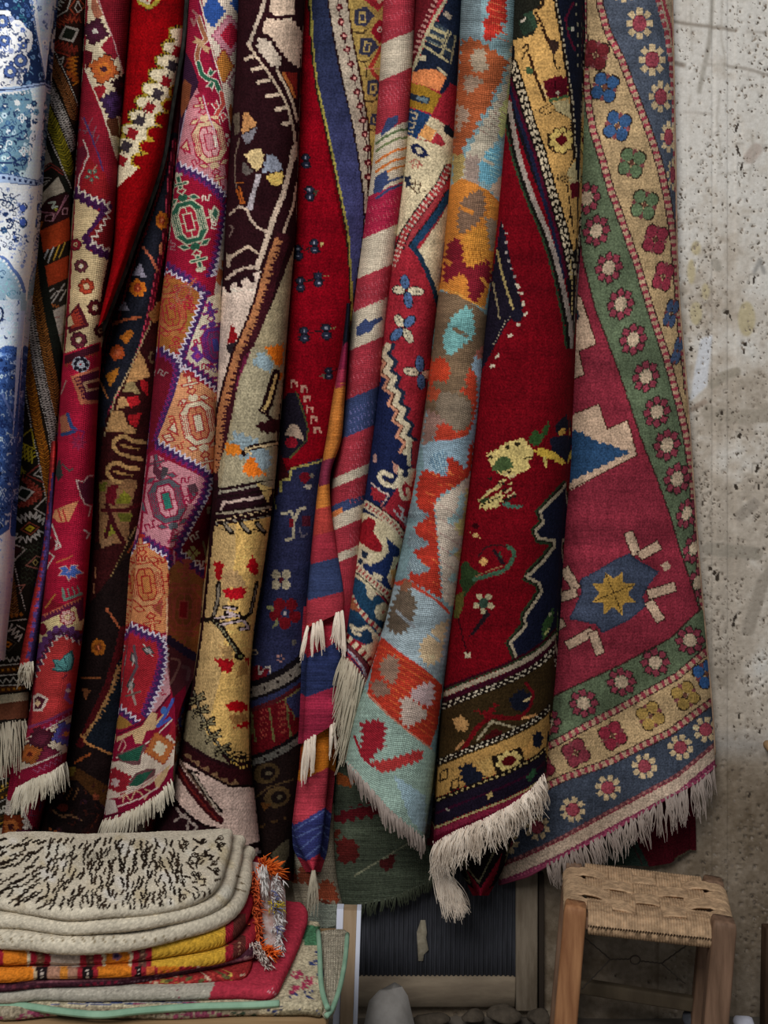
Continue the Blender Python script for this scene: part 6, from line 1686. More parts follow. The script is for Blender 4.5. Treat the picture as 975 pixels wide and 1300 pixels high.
k.line(curve([(664, 60), (669, 56), (671, 62), (666, 68), (664, 74)]), 2.2, '#2a1c10'); k.jag([(665, 90), (672, 82), (677, 88), (678, 95), (668, 94)], '#2f4029', 3, 1); k.line([(672, 70), (676, 84), (682, 102), (688, 116), (692, 128)], 3.6, '#2a170d')
k.jag([(690, 104), (704, 96), (720, 98), (722, 120), (706, 124), (696, 126)], '#4a0a16', 4, .8); k.line([(704, 100), (706, 122)], 1, '#2a060c'); k.line([(698, 128), (720, 122)], 3.6, '#425a36'); k.ell(709, 118, 2.4, 2, '#b0a48c'); k.line([(688, 106), (694, 124)], 2, '#c0a070')
k.poly([(700, 130), (722, 126), (726, 152), (708, 142)], '#a0916a')
for p in ([(678, 141), (690, 136), (700, 130)], [(686, 144), (694, 138), (702, 132)], [(684, 140), (694, 146), (700, 142)], [(700, 138), (716, 146)]): k.dash(p, 1.5, 3, .8, '#1c120d')
k.dash([(702, 139), (714, 145), (724, 151), (725, 164)], 1.4, 3, 1, '#1c120d')
q = k.at(713, 178); q.petals(0, 0, 9, 13, 5.2, '#2a1a10'); q.petals(0, 0, 9, 12, 4.2, '#c0a45e'); q.ell(0, 0, 11, 12, '#c0a45e'); q.dia(0, 0, 8.4, 9, '#4c0a12'); q.dash([(-10, -10), (10, -10)], 2, 2, 2, '#3a2416'); q.line([(-18, -8), (-17, 6), (-12, 14)], 2, '#23150e')
k.line([(728, 202), (720, 220)], 1.4, '#1c120d'); k.poly([(730, 204), (734, 230), (726, 236), (718, 222)], '#a0916a'); k.jag([(708, 224), (714, 216), (724, 226), (722, 230), (706, 230)], '#8a6c40', 3, .8)
for j in range(3): k.dash([(707, 222 + j * 3), (722, 226 + j * 3)], 1.2, 2, 1.2, '#1c120d')
k.poly([(724, 234), (734, 230), (734, 250), (726, 252)], '#4c0a16'); k.line([(720, 235), (724, 262), (728, 296)], 1.6, '#1c120d'); k.line([(720, 282), (724, 272), (727, 283), (720, 282)], 1.2, '#1c120d')
# navy outer border
k.poly([(703, -80), (745, -80), (745, 250), (734, 220), (730, 160), (722, 90), (714, 45), (708, 0)], '#10131f')
ob = [(703, -40), (706, 6), (712, 34), (718, 70), (722, 96), (726, 120), (729, 160), (731, 200)]
k.line(off(ob, 1), 4, '#1a120d'); k.dash(off(ob, -.5), 2.2, 5, 2.4, '#9c9078'); k.line([(728, 4), (718, 24), (722, 46), (730, 64)], 2.6, '#4a0f22'); k.ell(727, 37, 2.4, 2.6, '#b0a898'); k.ell(724, 36, 5, 2, '#23402a'); k.ell(727, 37, 2.2, 2.4, '#b0a898'); k.dash([(731, -10), (733, 30), (734, 90)], 1.6, 5, 8, '#8a8068'); k.line([(652, 90), (648, 120)], 1, '#4c0a16')
# guard stripes to the left of the camel band
gs = [(650, 80), (660, 110), (672, 150), (686, 190), (700, 240), (712, 280), (722, 320), (728, 350)]
k.line(gs, 13, '#120d0b')
def vbone(q, i):
    q.ell(0, -3.0, 3.2, 1.9, whL); q.ell(0, 3.0, 3.2, 1.9, whL); q.line([(-4.6, 0), (-1.5, 0)], 1.7, whL)
k.each(off(gs, 0), 9.2, vbone, 2)
k.line(off(gs, 9), 4.2, '#38091a'); k.line(off(gs, 13), 4.4, '#14172a')
wl = [(646, 130), (652, 165), (658, 195), (668, 228), (680, 260), (694, 292), (704, 322), (712, 352), (718, 380), (724, 410), (727, 440)]
k.line(wl, 6, '#7d7068'); k.line(off(wl, 5), 4, '#110e0c'); k.line(off(wl, 8.4), 2.6, '#22301f')
k.dash([(724, 330), (727, 370), (727, 400)], 2.2, 5, 1.6, '#a38c5c')
# crimson field with a dark dotted corner on the left
k.poly([(636, 280), (642, 300), (650, 340), (662, 384), (664, 392), (644, 410), (628, 440), (612, 470), (606, 500), (600, 460), (620, 380)], '#14101a')
dots = [(638, 286), (643, 296), (643, 308), (643, 321), (646, 331), (650, 341), (653, 351)]
for x, y in dots: k.ell(x, y, 1.9, 1.9, '#857b76')
for x, y, a in ((657, 363, 60), (661, 372, 10), (664, 386, 90), (667, 399, -20), (658, 412, -10), (648, 426, -35), (631, 452, -35), (625, 465, -35)): k.rect(x, y, 3.4, 1.9, '#a39784', a)
k.line([(631, 318), (638, 350), (646, 376), (652, 394)], 3, '#807048'); k.line([(626, 360), (632, 390), (634, 404)], 2.2, '#6c6048'); k.dash([(652, 395), (640, 412), (626, 438)], 2.2, 2, 2, '#7c7260'); k.ell(656, 400, 8, 9, '#14121d'); k.rect(664, 386, 1.9, 3.4, '#a39784')
# flower head and horn
k.jag([(670, 560), (676, 548), (680, 544), (686, 552), (694, 538), (697, 536), (698, 546), (690, 556), (684, 566), (676, 566)], '#27401f', 3, .9)
k.jag([(618, 576), (634, 570), (634, 566), (650, 560), (664, 556), (676, 570), (677, 580), (668, 586), (673, 588), (672, 596), (662, 600), (644, 606), (636, 602), (622, 590)], '#b09c62', 3, .7)
k.jag([(632, 582), (644, 578), (652, 590), (648, 598), (630, 600), (624, 594)], '#39482a', 3, 1); k.ell(644, 568, 3, 2.4, '#241c10'); k.ell(657, 564, 3.4, 2.4, '#241c10'); k.ell(623, 580, 3, 2.4, '#241c10')
k.jag([(678, 572), (686, 568), (700, 572), (710, 578), (718, 586), (716, 592), (706, 586), (696, 582), (686, 580)], '#b8983c', 3, 1); k.line([(691, 582), (694, 592)], 3.6, '#b5a258'); k.line([(676, 580), (664, 582)], 1.4, '#2a200f'); k.poly([(704, 540), (720, 526), (722, 545), (708, 552)], '#15141c'); k.jag([(708, 548), (716, 542), (719, 550), (710, 554)], '#a8803c', 3, .6)
k.poly([(698, 556), (722, 552), (722, 590), (712, 580), (700, 572)], '#141522')
for j in range(24):
    x = rng.uniform(618, 652); y = 604 + rng.uniform(0, 40) - (x - 618) * .25
    k.rect(x, y, rng.uniform(2, 6), rng.uniform(1.2, 2.2), ['#a3915c', '#1c140e', '#9c8c64', '#1c140e'][j % 4], rng.uniform(-45, -10))
k.line([(608, 636), (620, 626), (636, 616)], 3, '#a3915c'); k.jag([(606, 640), (622, 632), (636, 624), (640, 630), (632, 646), (612, 646)], '#a3915c', 3.4, 1.4); k.poly([(608, 636), (620, 630), (622, 634), (612, 640)], '#27301c'); k.jag([(636, 640), (644, 637), (652, 641), (666, 642), (658, 646), (644, 645)], '#36584a', 3, .8)
for j in range(6): k.rect(612 + j * 4.4, 642 - j * 2.2, 1.6, 1.2, '#1c140e', 20)
# flowers on the lower field
k.ell(604, 680, 4, 3, '#a38454'); k.dash([(596, 676), (610, 684)], 2, 3, 1.6, '#a38454'); k.ell(604, 668, 5, 4, '#2a0509')
k.poly([(586, 716), (592, 712), (600, 722), (610, 728), (604, 740), (596, 748), (590, 758), (584, 740)], '#22301a'); k.poly([(578, 756), (590, 750), (588, 770), (582, 786), (576, 784)], '#46401c')
k.line(curve([(602, 736), (622, 730), (640, 724), (650, 712), (652, 700), (644, 694)]), 5.2, '#2f4a38'); k.line(curve([(604, 732), (622, 724), (640, 718)]), 1.4, '#6c4c34'); k.line(curve([(644, 694), (628, 692), (616, 696), (608, 706)]), 2, '#2a1012'); k.line([(628, 700), (638, 714)], 5, '#1c0f14'); k.ell(614, 713, 5, 5, '#a8804c'); k.line([(634, 700), (636, 708)], 2, '#1f3326')
q = k.at(614, 766); q.petals(0, 0, 5, 10, 4.2, '#8f8468', '#26362c', 6.4, 20); q.ell(0, 0, 4, 4, '#26362c'); k.poly([(618, 774), (622, 780), (602, 806), (596, 808), (606, 792)], '#1a0f14'); k.line([(582, 786), (588, 812), (594, 830)], 2, '#2a060c')
k.dia(594, 832, 6.5, 2.6, '#9c9078', 40); k.dia(594, 832, 6.5, 2.6, '#9c9078', 130)
# navy wavy margin on the right
wv = [(720, 614), (708, 628), (696, 640), (686, 650), (690, 664), (680, 674), (684, 684), (704, 686), (704, 694), (690, 712), (674, 728), (668, 732), (684, 740), (688, 750), (680, 764), (668, 780), (666, 786), (668, 794), (656, 808), (648, 816), (656, 834), (664, 850)]
k.poly(wv + [(740, 850), (740, 600)], '#0f1120')
k.line(off(wv, 5), 3, '#1f2a1a'); k.line(off(wv, 2.4), 3, '#110d0c'); k.line(wv, 3.6, '#877a66')
k.jag([(698, 778), (704, 770), (702, 790), (696, 800), (692, 820), (688, 806), (690, 790)], '#2b4224', 3, .8); k.line([(692, 806), (697, 798)], 2, '#8c8c58'); k.ell(698, 780, 2, 2.4, '#8c8c6c')
# end borders, rising to the right
def R_(y, sl=.42, x0=540, x1=730):
    return curve([(x0, y + 2), (600, y - 22), (650, y - 42), (690, y - 66), (x1, y - 110)])
k.band(R_(894), R_(1000), '#2c2010')
k.line(R_(882), 5, '#2a0510'); k.line(R_(889), 6, '#857866'); k.line(R_(884), 2.4, '#1f2a1a'); k.line(R_(896), 6, '#2c0816')
b1 = R_(904); k.line(b1, 8, '#130d0b'); k.dash(off(b1, -2), 2, 5, 3.4, '#a39884'); k.dash(off(b1, 2), 2, 5, 3.4, '#a39884', 4)
k.jag([(574, 914), (586, 908), (596, 918), (592, 928), (580, 928)], '#9a7448', 3, .9); k.jag([(648, 888), (660, 874), (674, 882), (676, 896), (664, 904), (650, 900)], '#12141f', 4, 1.4); k.line([(666, 890), (674, 886)], 3, '#a39068'); k.line([(668, 868), (678, 880), (672, 900), (660, 912)], 3.6, '#5a0c14')
k.jag([(600, 900), (616, 904), (632, 892), (628, 904), (618, 912)], '#5f0d12', 4, 1.6); k.line([(588, 952), (604, 926), (622, 910), (650, 912), (666, 910)], 6, '#560b10'); k.line([(606, 940), (624, 916), (640, 920), (654, 924)], 3.2, '#857a62'); k.jag([(612, 940), (626, 926), (640, 928), (636, 940)], '#360a0c', 4, 1); k.line([(664, 912), (680, 908)], 4, '#a8784a'); k.line([(580, 950), (588, 942)], 4, '#8a6440')
b2 = R_(972); k.line(b2, 7, '#130d0b'); k.dash(off(b2, -1.8), 1.8, 4, 3, '#a39884'); k.dash(off(b2, 1.8), 1.8, 4, 3, '#a39884', 3)
k.band(R_(978), R_(1016), '#94713f')
k.jag([(584, 974), (596, 968), (604, 976), (616, 984), (610, 994), (596, 1000), (586, 992)], '#12141f', 4, 1.6); k.jag([(606, 968), (624, 960), (628, 976), (620, 986), (612, 982)], '#9c7c48', 3, 1.4)
q = k.at(646, 966, -18); q.poly([(-20, -12), (20, -12), (20, 12), (-20, 12)], '#1a110c'); q.petals(0, 0, 8, 13, 4.6, '#b09a60', squash=.75); q.ell(0, 0, 14, 9, '#b09a60'); q.ell(0, 0, 9, 6, '#450a0e')
k.jag([(676, 934), (686, 926), (690, 936), (686, 952), (676, 946)], '#12141f', 4, 1.2); k.jag([(664, 950), (676, 936), (678, 950), (668, 962)], '#9c7440', 3, 1)
for x, y in ((560, 980), (574, 992)): k.line([(x, y), (x + 8, y - 4), (x + 8, y + 8), (x - 2, y + 12), (x, y)], 2, '#1a120d')
b3 = R_(1020); k.line(b3, 6, '#130d0b'); k.dash(b3, 2.2, 5, 3, '#a08c5c')
k.band(R_(1023), R_(1052), '#16101c'); k.line(R_(1036), 3, '#2a0a1c'); k.dia(622, 1010, 5.4, 2.2, '#a8905c', 20); k.dia(622, 1010, 5.4, 2.2, '#a8905c', 110); k.dia(568, 1028, 3.6, 1.4, '#7c7468', 20); k.dia(568, 1028, 3.6, 1.4, '#7c7468', 110); k.jag([(668, 986), (678, 974), (682, 980), (672, 994)], '#23402a', 3, 1)
k.line(R_(1054), 2.4, '#94855c'); k.band(R_(1056), R_(1090), '#6a1c30'); k.band(R_(1064), R_(1090), '#4a0c1c')
k.streaks(.05, 21)
clL = Cloth([(-80, 644), (0, 645), (100, 640), (200, 630), (300, 620), (400, 610), (500, 602), (600, 592), (700, 580), (800, 568), (900, 560), (1000, 554), (1070, 550)],
            [(-80, 738), (0, 738), (100, 738), (200, 736), (300, 733), (400, 729), (450, 727), (530, 723), (600, 720), (700, 712), (800, 706), (900, 698), (960, 692), (1000, 690)],
            [(-1, 1073), (-.6, 1057), (-.1, 1042), (.4, 1024), (.75, 1005), (1, 982)], .165, .095, seed=20, wob=.004)
rugL = hang('hanging_rug', clL, cvL, PILE, knot=1.8, speck=.07)
props(rugL, 'dark crimson pile rug with a camel flower border and a long shaggy white fringe', 'rug', 'textiles hanging along the wall')
fringe('fringe', rugL, clL, -.97, 1, 70, lambda f: 44 - 6 * f, COTW, 35, strands=8, spread=8, curl=9, slant=(0, 3), rad=.0008, lift=.012)
hem('hem', rugL, clL, simple_mat('crimson_end_hem', '#541020'), rad=.003)
ed = [(551, 1068, .168), (553, 1082, .165), (558, 1096, .162), (566, 1108, .16), (577, 1119, .157)]
fringe('corner_tassel', rugL, clL, 0, 0, 16, lambda f: 62 - 8 * f, COTW, 36, strands=26, spread=6, curl=7, slant=(10, 14), rad=.0008, lift=.01, edge=ed)

# ------------------------------------------------------------------ M: large rose and sage rug on the right
cvM = Canvas(600, -80, 940, 1130, '#722634')
k = cvM
sage, cam, slate, rose, begM = '#525d47', '#a08764', '#444a56', '#84323c', '#a88e78'
lg = [(738, -80), (740, 0), (742, 80), (748, 140), (753, 166), (764, 200), (775, 240), (788, 276), (800, 310), (809, 336), (818, 366), (830, 405), (845, 450), (856, 490), (866, 530), (873, 562), (878, 600), (886, 680), (892, 760), (896, 826)]
fg = [(715, -80), (718, 100), (726, 240), (740, 330), (755, 390), (770, 430), (785, 470), (800, 515), (815, 560), (835, 610), (850, 652), (864, 700), (878, 742), (888, 774)]
rg = [(756, -80), (762, 8), (772, 42), (790, 78), (803, 112), (820, 156), (832, 190), (841, 222), (849, 262), (855, 302), (858, 332), (862, 380), (866, 430), (874, 500)]
og = [(826, -80), (835, 0), (846, 40), (852, 80), (855, 120), (858, 200), (862, 300)]
k.band(fg, [(940, -80), (940, 800)], sage)
k.band(lg, [(940, -80), (940, 826)], cam)
k.band(rg, [(940, -80), (940, 500)], slate)
k.band(og, [(940, -80), (940, 300)], '#a08c74'); k.line(off(og, 0), 6, '#a08c80'); k.dash(og, 6, 7, 4, '#8c3a42'); k.line(off(og, -7), 4, '#8c3a42')
for g in (lg, rg):
    k.line(g, 7.5, '#a0846c'); k.dash(g, 7.5, 4.6, 4.6, '#853440'); k.line(off(g, 4.4), 1.5, '#33221f'); k.line(off(g, -4.4), 1.5, '#33221f')
k.line(fg, 2, '#33201c')
def pinkros(q, s=1.0, a='#77323e', b='#a8937c'):
    s *= 1.18
    for i in range(8):
        t = math.radians(45 * i + 22)
        q.rect(11 * s * math.cos(t), 11 * s * math.sin(t), 4.5 * s, 4.2 * s, '#2a241e', 45 * i); q.rect(11 * s * math.cos(t), 11 * s * math.sin(t), 3.3 * s, 3.0 * s, a, 45 * i)
    for i in range(4): q.rect(0, 0, 6.8 * s, 1.9 * s, b, 45 * i + 10)
def whros(q, s=1.0):
    for i in range(8):
        t = math.radians(45 * i)
        q.rect(12.4 * s * math.cos(t), 12.4 * s * math.sin(t), 3.6 * s, 3.4 * s, '#b09a78', 45 * i)
    q.ell(0, 0, 8.6 * s, 8.6 * s, '#5c2026'); q.petals(0, 0, 6, 5 * s, 3.6 * s, '#863c46', '#863c46', 4 * s)
def quat(q, c, s=1.0, r_=0):
    q.petals(0, 0, 4, 11.6 * s, 9 * s, '#2c2018', rot=45 + r_)
    for i in range(4):
        t = math.radians(90 * i + r_); q.rect(13 * s * math.cos(t), 13 * s * math.sin(t), 3 * s, 3 * s, '#6c3a3c', 45)
    q.petals(0, 0, 4, 11 * s, 7.8 * s, c, '#5c3a30', 3 * s, rot=45 + r_)
for i, (x, y) in enumerate(((745, 252), (757, 293), (773, 340), (788, 386), (804, 431), (820, 478), (834, 523), (847, 565), (860, 608), (872, 652), (881, 696), (886, 740))):
    pinkros(k.at(x, y, 20, (.95 if i < 9 else .8) * (1 if i < 9 else .9), 1.15), 1.0)
for i, (x, y, sx) in enumerate(((812, 30, 1), (828, 76, 1), (839, 123, .85), (849, 174, .6), (854, 222, .4), (792, -16, 1))): whros(k.at(x, y, 0, sx * 1.08, 1.25))
for x, y in ((836, 76), (846, 123)): pass
for x, y, c, sx in ((756, 70, '#5c2024', 1), (768, 111, '#2c4668', 1), (784, 160, '#2f486a', 1), (802, 207, '#56664a', 1), (818, 260, '#56664a', 1), (832, 304, '#7c2c3a', .9), (842, 351, '#84303e', .75), (852, 398, '#3c4a64', .5), (860, 446, '#3c4a64', .36)):
    quat(k.at(x, y, 15, sx * .98, 1.1), c)
k.dash([(852, 200), (846, 240), (856, 300)], .1, 1, 1, cam)
# rose field and its motifs
k.poly([(600, -80), (715, -80), (718, 100), (726, 240), (740, 330), (755, 390), (770, 430), (785, 470), (800, 515), (815, 560), (835, 610), (850, 652), (864, 700), (878, 742), (888, 774), (850, 812), (790, 843), (715, 878), (660, 905), (600, 930)], '#742632')
k.line(fg, 1.8, '#33201c')
stp = [(715, 360), (738, 378), (744, 396), (757, 437), (735, 446), (742, 476), (715, 486)]
k.poly(stp, begM); k.line(stp, 1.6, '#3a2018'); k.poly([(722, 392), (732, 388), (736, 402), (728, 418), (720, 420)], '#2a2c34')
k.poly([(700, 552), (730, 525), (760, 513), (771, 545), (797, 533), (809, 578), (700, 636)], begM); k.line([(730, 525), (760, 513), (771, 545), (797, 533), (809, 578), (700, 634)], 1.5, '#3a2018')
k.jag([(700, 546), (720, 546), (737, 548), (757, 560), (775, 565), (800, 574), (700, 624)], '#243c58', 5, 1.2)
star8 = [(800, 702), (808, 710), (837, 726), (824, 742), (816, 758), (820, 770), (798, 788), (764, 804), (756, 792), (752, 792), (722, 786), (730, 770), (738, 752), (736, 736), (762, 722), (778, 712)]
k.poly(star8, '#2a3040'); k.poly([(780 + (x - 780) * .95, 754 + (y - 754) * .95) for x, y in star8], '#3a4152')
q = k.at(779, 753, -22)
for i in range(4): q.rect(0, 0, 18, 8, '#a07c3c', 45 * i)
for i in range(8):
    t = math.radians(45 * i); q.at(19 * math.cos(t), 19 * math.sin(t), 45 * i).poly([(-6, -8), (11, 0), (-6, 8)], '#a07c3c')
q.line([(-26, 0), (26, 0)], 1.3, '#3c2c18'); q.line([(0, -26), (0, 26)], 1.3, '#3c2c18')
def armbar(a, b, w=11):
    k.line([a, b], .1, begM)
    t = math.degrees(math.atan2(b[1] - a[1], b[0] - a[0])); L_ = math.hypot(b[0] - a[0], b[1] - a[1])
    k.rect((a[0] + b[0]) / 2, (a[1] + b[1]) / 2, L_ / 2 + 1.4, w / 2 + 1.4, '#33201c', t); k.rect((a[0] + b[0]) / 2, (a[1] + b[1]) / 2, L_ / 2, w / 2, begM, t)
for a, b in (((798, 676), (808, 704)), ((812, 706), (837, 692)), ((823, 755), (857, 745)), ((824, 764), (839, 788)), ((716, 722), (732, 748)), ((700, 762), (732, 752)), ((720, 820), (752, 802)), ((752, 802), (762, 830)), ((704, 796), (716, 790))): armbar(a, b)
k.dia(846, 719, 7, 7, begM, 10)
# lower borders
f0 = [(600, 932), (660, 906), (715, 878), (790, 843), (850, 811), (890, 773)]
c1 = [(600, 990), (660, 966), (715, 938), (740, 924), (800, 892), (860, 858), (900, 824), (920, 800)]
c2 = [(600, 1036), (660, 1016), (715, 988), (770, 969), (850, 930), (905, 890), (920, 876)]
c3 = [(600, 1110), (665, 1086), (715, 1062), (800, 1016), (860, 984), (908, 944), (930, 920)]
k.band(f0, c1, sage); k.line(f0, 2, '#33201c')
k.band(c1, c2, cam); k.band(c2, c3, '#383e4a')
for g in (c1, c2):
    k.line(g, 7.5, '#a0846c'); k.dash(g, 7.5, 4.8, 4.8, '#853440'); k.line(off(g, 4.4), 1.5, '#33221f'); k.line(off(g, -4.4), 1.5, '#33221f')
for x, y in ((694, 917), (741, 893), (789, 866), (832, 841), (876, 813)): pinkros(k.at(x, y, 20, 1.05, 1.0))
for x, y, c in ((686, 974, '#6c2230'), (731, 956, '#74303a'), (778, 934, '#7c2836'), (826, 909, '#8f7440'), (870, 883, '#8f7440'), (897, 856, '#30507c')): quat(k.at(x, y, 60, 1.0, .95), c)
for x, y in ((642, 1070), (682, 1050), (727, 1028), (772, 1000), (818, 973), (864, 949), (896, 926)): whros(k.at(x, y, 10, 1.0, 1.0))
k.line(c3, 4.4, '#5c3438'); k.dash(c3, 3, 4, 4, '#8c5c58')
e1 = [(x, y + 4) for x, y in c3]; e2 = [(x, y + 20) for x, y in c3]; e3 = [(x, y + 40) for x, y in c3]
k.band(e1, e2, '#a5917f'); k.band(e2, e3, '#6e2c44'); k.dash([(x, y + 24) for x, y in c3], 3, 3, 2, '#8a4458'); k.dash([(x, y + 30) for x, y in c3], 3, 3, 2, '#7a3a50', 2)
k.streaks(.06, 22)
def profM(u, px, py):
    e = np.clip(np.abs(u), 0, 1)
    return .07 * np.sqrt(1 - e ** 3.0) + .012 * np.sin(px * .03 + py * .006) * (1 - e ** 2)
clM = Cloth([(-80, 706), (0, 706), (200, 704), (400, 698), (530, 692), (700, 682), (800, 676), (900, 664), (960, 652), (1000, 644), (1100, 636)],
            [(-80, 851), (0, 853), (100, 855), (200, 857), (330, 859), (400, 863), (450, 868), (500, 872), (600, 879), (700, 886), (800, 895), (900, 904), (970, 908)],
            [(-1, 1122), (-.75, 1112), (-.4, 1084), (0, 1056), (.5, 1015), (.8, 994), (1, 972)], .035, .07, prof=profM, seed=21, wob=.005, skirt=.03, flare=(8, -2))
rugM = hang('hanging_rug', clM, cvM, PILE, knot=1.6, speck=.07)
props(rugM, 'large rose-red rug with sage and camel flower borders, the one nearest the bare wall', 'rug', 'textiles hanging along the wall')
fringe('fringe', rugM, clM, -.6, .99, 38, lambda f: 34 + 10 * f, COTG, 37, strands=8, spread=6, curl=6, slant=(6, 2), rad=.0010, lift=.006)
hem('hem', rugM, clM, simple_mat('rose_hem', '#6a2c40'), rad=.003)
ys = np.linspace(-70, 958, 140)
MB().tube(PN(lerp_curve(clM.R, ys), ys, .036), .0028, n=8).build('selvage', simple_mat('camel_selvage', '#8c7660', .9, (90.0, '#6c5648', (1, 1, .4), .4)), rugM)

# ------------------------------------------------------------------ layers showing below and behind
cvN = Canvas(370, 900, 600, 1190, '#3e4438')
k = cvN
k.jag([(424, 1036), (440, 1028), (470, 1018), (490, 1010), (500, 1024), (476, 1036), (450, 1040), (430, 1046)], '#4c1218', 6, 2.4); k.jag([(426, 1068), (440, 1062), (456, 1072), (454, 1094), (430, 1096)], '#4c1a18', 6, 1.6); k.jag([(478, 1094), (504, 1082), (498, 1104), (488, 1106)], '#3c1616', 5, 1.4); k.jag([(418, 1058), (432, 1052), (430, 1068)], '#4a2018', 5, 1.2)
k.line([(450, 1112), (516, 1072), (560, 1052)], 1.6, '#6c6c58'); k.poly([(428, 980), (450, 990), (446, 1000), (428, 996)], '#7a4020'); k.line([(424, 1030), (560, 1006)], 2, '#444a40'); k.streaks(.12, 24)
clN = Cloth([(900, 418), (1000, 418), (1100, 420), (1160, 424)], [(900, 566), (1000, 566), (1060, 570), (1130, 574)], [(-1, 1154), (0, 1140), (1, 1106)], .03, .035, top=900, seed=22, wob=.004, skirt=.02)
rugN = hang('hanging_kilim', clN, cvN, RIBBED, knot=1.6)
props(rugN, 'dull green kilim with dark red patches hanging low behind the pale aqua kilim', 'rug', 'textiles hanging along the wall')
fringe('fringe', rugN, clN, -.98, .98, 34, 16, simple_mat('dark_green_fringe', '#34382c', .95), 39, strands=5, spread=3, curl=3, rad=.0011)
hem('hem', rugN, clN, simple_mat('dull_green_hem', '#40453a'), rad=.0025)

cvP = Canvas(340, 1020, 460, 1220, '#7c7262')
k = cvP
k.jag([(384, 1090), (404, 1100), (400, 1124), (376, 1120)], '#6a3424', 4, 1.6); k.jag([(408, 1116), (424, 1120), (432, 1146), (400, 1142)], '#7c3c28', 4, 1.6); k.jag([(372, 1060), (390, 1070), (386, 1094), (374, 1100)], '#8a8474', 5, 1.6); k.line([(404, 1142), (430, 1152)], 3, '#5c2c20'); k.poly([(396, 1146), (450, 1150), (450, 1220), (380, 1220)], '#7f8478'); k.streaks(.1, 25)
clP = Cloth([(1020, 374), (1060, 368), (1120, 378), (1190, 392)], [(1020, 424), (1080, 424), (1120, 428), (1150, 436), (1190, 444)], [(-1, 1176), (0, 1180), (1, 1172)], .045, .035, top=1020, seed=23, wob=.003, skirt=.03)
rugP = hang('hanging_kilim', clP, cvP, RIBBED, knot=1.4)
props(rugP, 'grey-green kilim end with rust patches hanging behind the tasselled tip of the striped kilim', 'rug', 'textiles hanging along the wall')
fringe('fringe', rugP, clP, -.9, .98, 16, 15, simple_mat('olive_fringe', '#3a3c34', .95), 40, strands=6, spread=3, curl=3, rad=.0011)
hem('hem', rugP, clP, simple_mat('grey_green_hem', '#6c7064'), rad=.0025)

cvQ = Canvas(550, 1020, 660, 1160, '#120d0f')
k = cvQ
k.poly([(560, 1060), (610, 1128), (640, 1080), (640, 1160), (560, 1160)], '#6a1020'); k.line([(560, 1058), (608, 1121), (632, 1072)], 2, '#5a5440'); k.line([(566, 1070), (609, 1132)], 3, '#5c1020')
for i in range(7): k.ell(590 + (i % 4) * 7, 1082 + (i // 4) * 9, 1.6, 2, '#4c463c')
clQ = Cloth([(1020, 556), (1070, 574), (1100, 590), (1137, 608)], [(1020, 650), (1070, 641), (1090, 636), (1110, 628), (1137, 612)], 1137, .125, .02, top=1020, seed=24, wob=.002, skirt=.04, sm=8)
rugQ = hang('hanging_rug', clQ, cvQ, PILE, knot=1.5)
props(rugQ, 'dark pointed rug corner edged in wine red, hanging beneath the shaggy white fringe', 'rug', 'textiles hanging along the wall')
cvT = Canvas(760, 1020, 900, 1120, '#340910')
k = cvT
k.poly([(760, 1030), (800, 1050), (826, 1104), (760, 1120)], '#1a241f'); k.line([(800, 1066), (816, 1098)], 2, '#2a1014'); k.poly([(856, 1090), (880, 1076), (880, 1100), (860, 1104)], '#3a3528')
clT = Cloth([(1000, 770), (1100, 776)], [(1000, 872), (1050, 876), (1100, 876)], [(-1, 1098), (0, 1100), (.5, 1096), (1, 1080)], .012, .014, top=990, seed=25, wob=.001, skirt=.01)
rugT = hang('hanging_rug', clT, cvT, PILE, knot=1.5)
props(rugT, 'wine-red and green rug corner against the wall, between the pink fringe and the stool', 'rug', 'textiles hanging along the wall')
# ------------------------------------------------------------------ wall, floor
FLOOR_Z = 0.05
cvW = Canvas(560, -140, 1000, 1320, '#a39b8f')
k = cvW
rng = np.random.default_rng(5)
def smooth_noise(h, w, cell, seed):
    r = np.random.default_rng(seed)
    g = r.normal(0, 1, (h // cell + 3, w // cell + 3))
    y = np.arange(h) / cell; x = np.arange(w) / cell
    i = y.astype(int); j = x.astype(int); fy = (y - i)[:, None]; fx = (x - j)[None]
    fy = fy * fy * (3 - 2 * fy); fx = fx * fx * (3 - 2 * fx)
    a = g[i][:, j]; b = g[i][:, j + 1]; c = g[i + 1][:, j]; d = g[i + 1][:, j + 1]
    return (a * (1 - fx) + b * fx) * (1 - fy) + (c * (1 - fx) + d * fx) * fy
H_, W_ = k.h, k.w
n1 = smooth_noise(H_, W_, 90, 1) * .5 + smooth_noise(H_, W_, 34, 2) * .35 + smooth_noise(H_, W_, 12, 3) * .25
yy = (np.arange(H_) / k.S + k.y0)[:, None]
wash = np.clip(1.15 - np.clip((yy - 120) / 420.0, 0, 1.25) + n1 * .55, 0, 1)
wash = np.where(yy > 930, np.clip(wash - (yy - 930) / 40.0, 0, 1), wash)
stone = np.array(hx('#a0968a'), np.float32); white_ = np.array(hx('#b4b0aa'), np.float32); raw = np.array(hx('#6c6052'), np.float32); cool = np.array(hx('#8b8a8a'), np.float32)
n1 = n1 + .35 * smooth_noise(H_, W_, 7, 11)
base = stone + (n1 * 13)[..., None]
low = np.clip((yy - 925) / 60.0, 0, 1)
base = base * (1 - low[..., None]) + (raw + (n1 * 14)[..., None]) * low[..., None]  # base turns darker and browner towards the foot of the wall
strip = np.clip(1 - np.abs(yy - 945) / 26.0, 0, 1) * .5
base = base * (1 - strip[..., None]) + cool * strip[..., None]
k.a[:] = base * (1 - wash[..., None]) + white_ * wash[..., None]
k.a += (smooth_noise(H_, W_, 5, 9) * 3)[..., None]
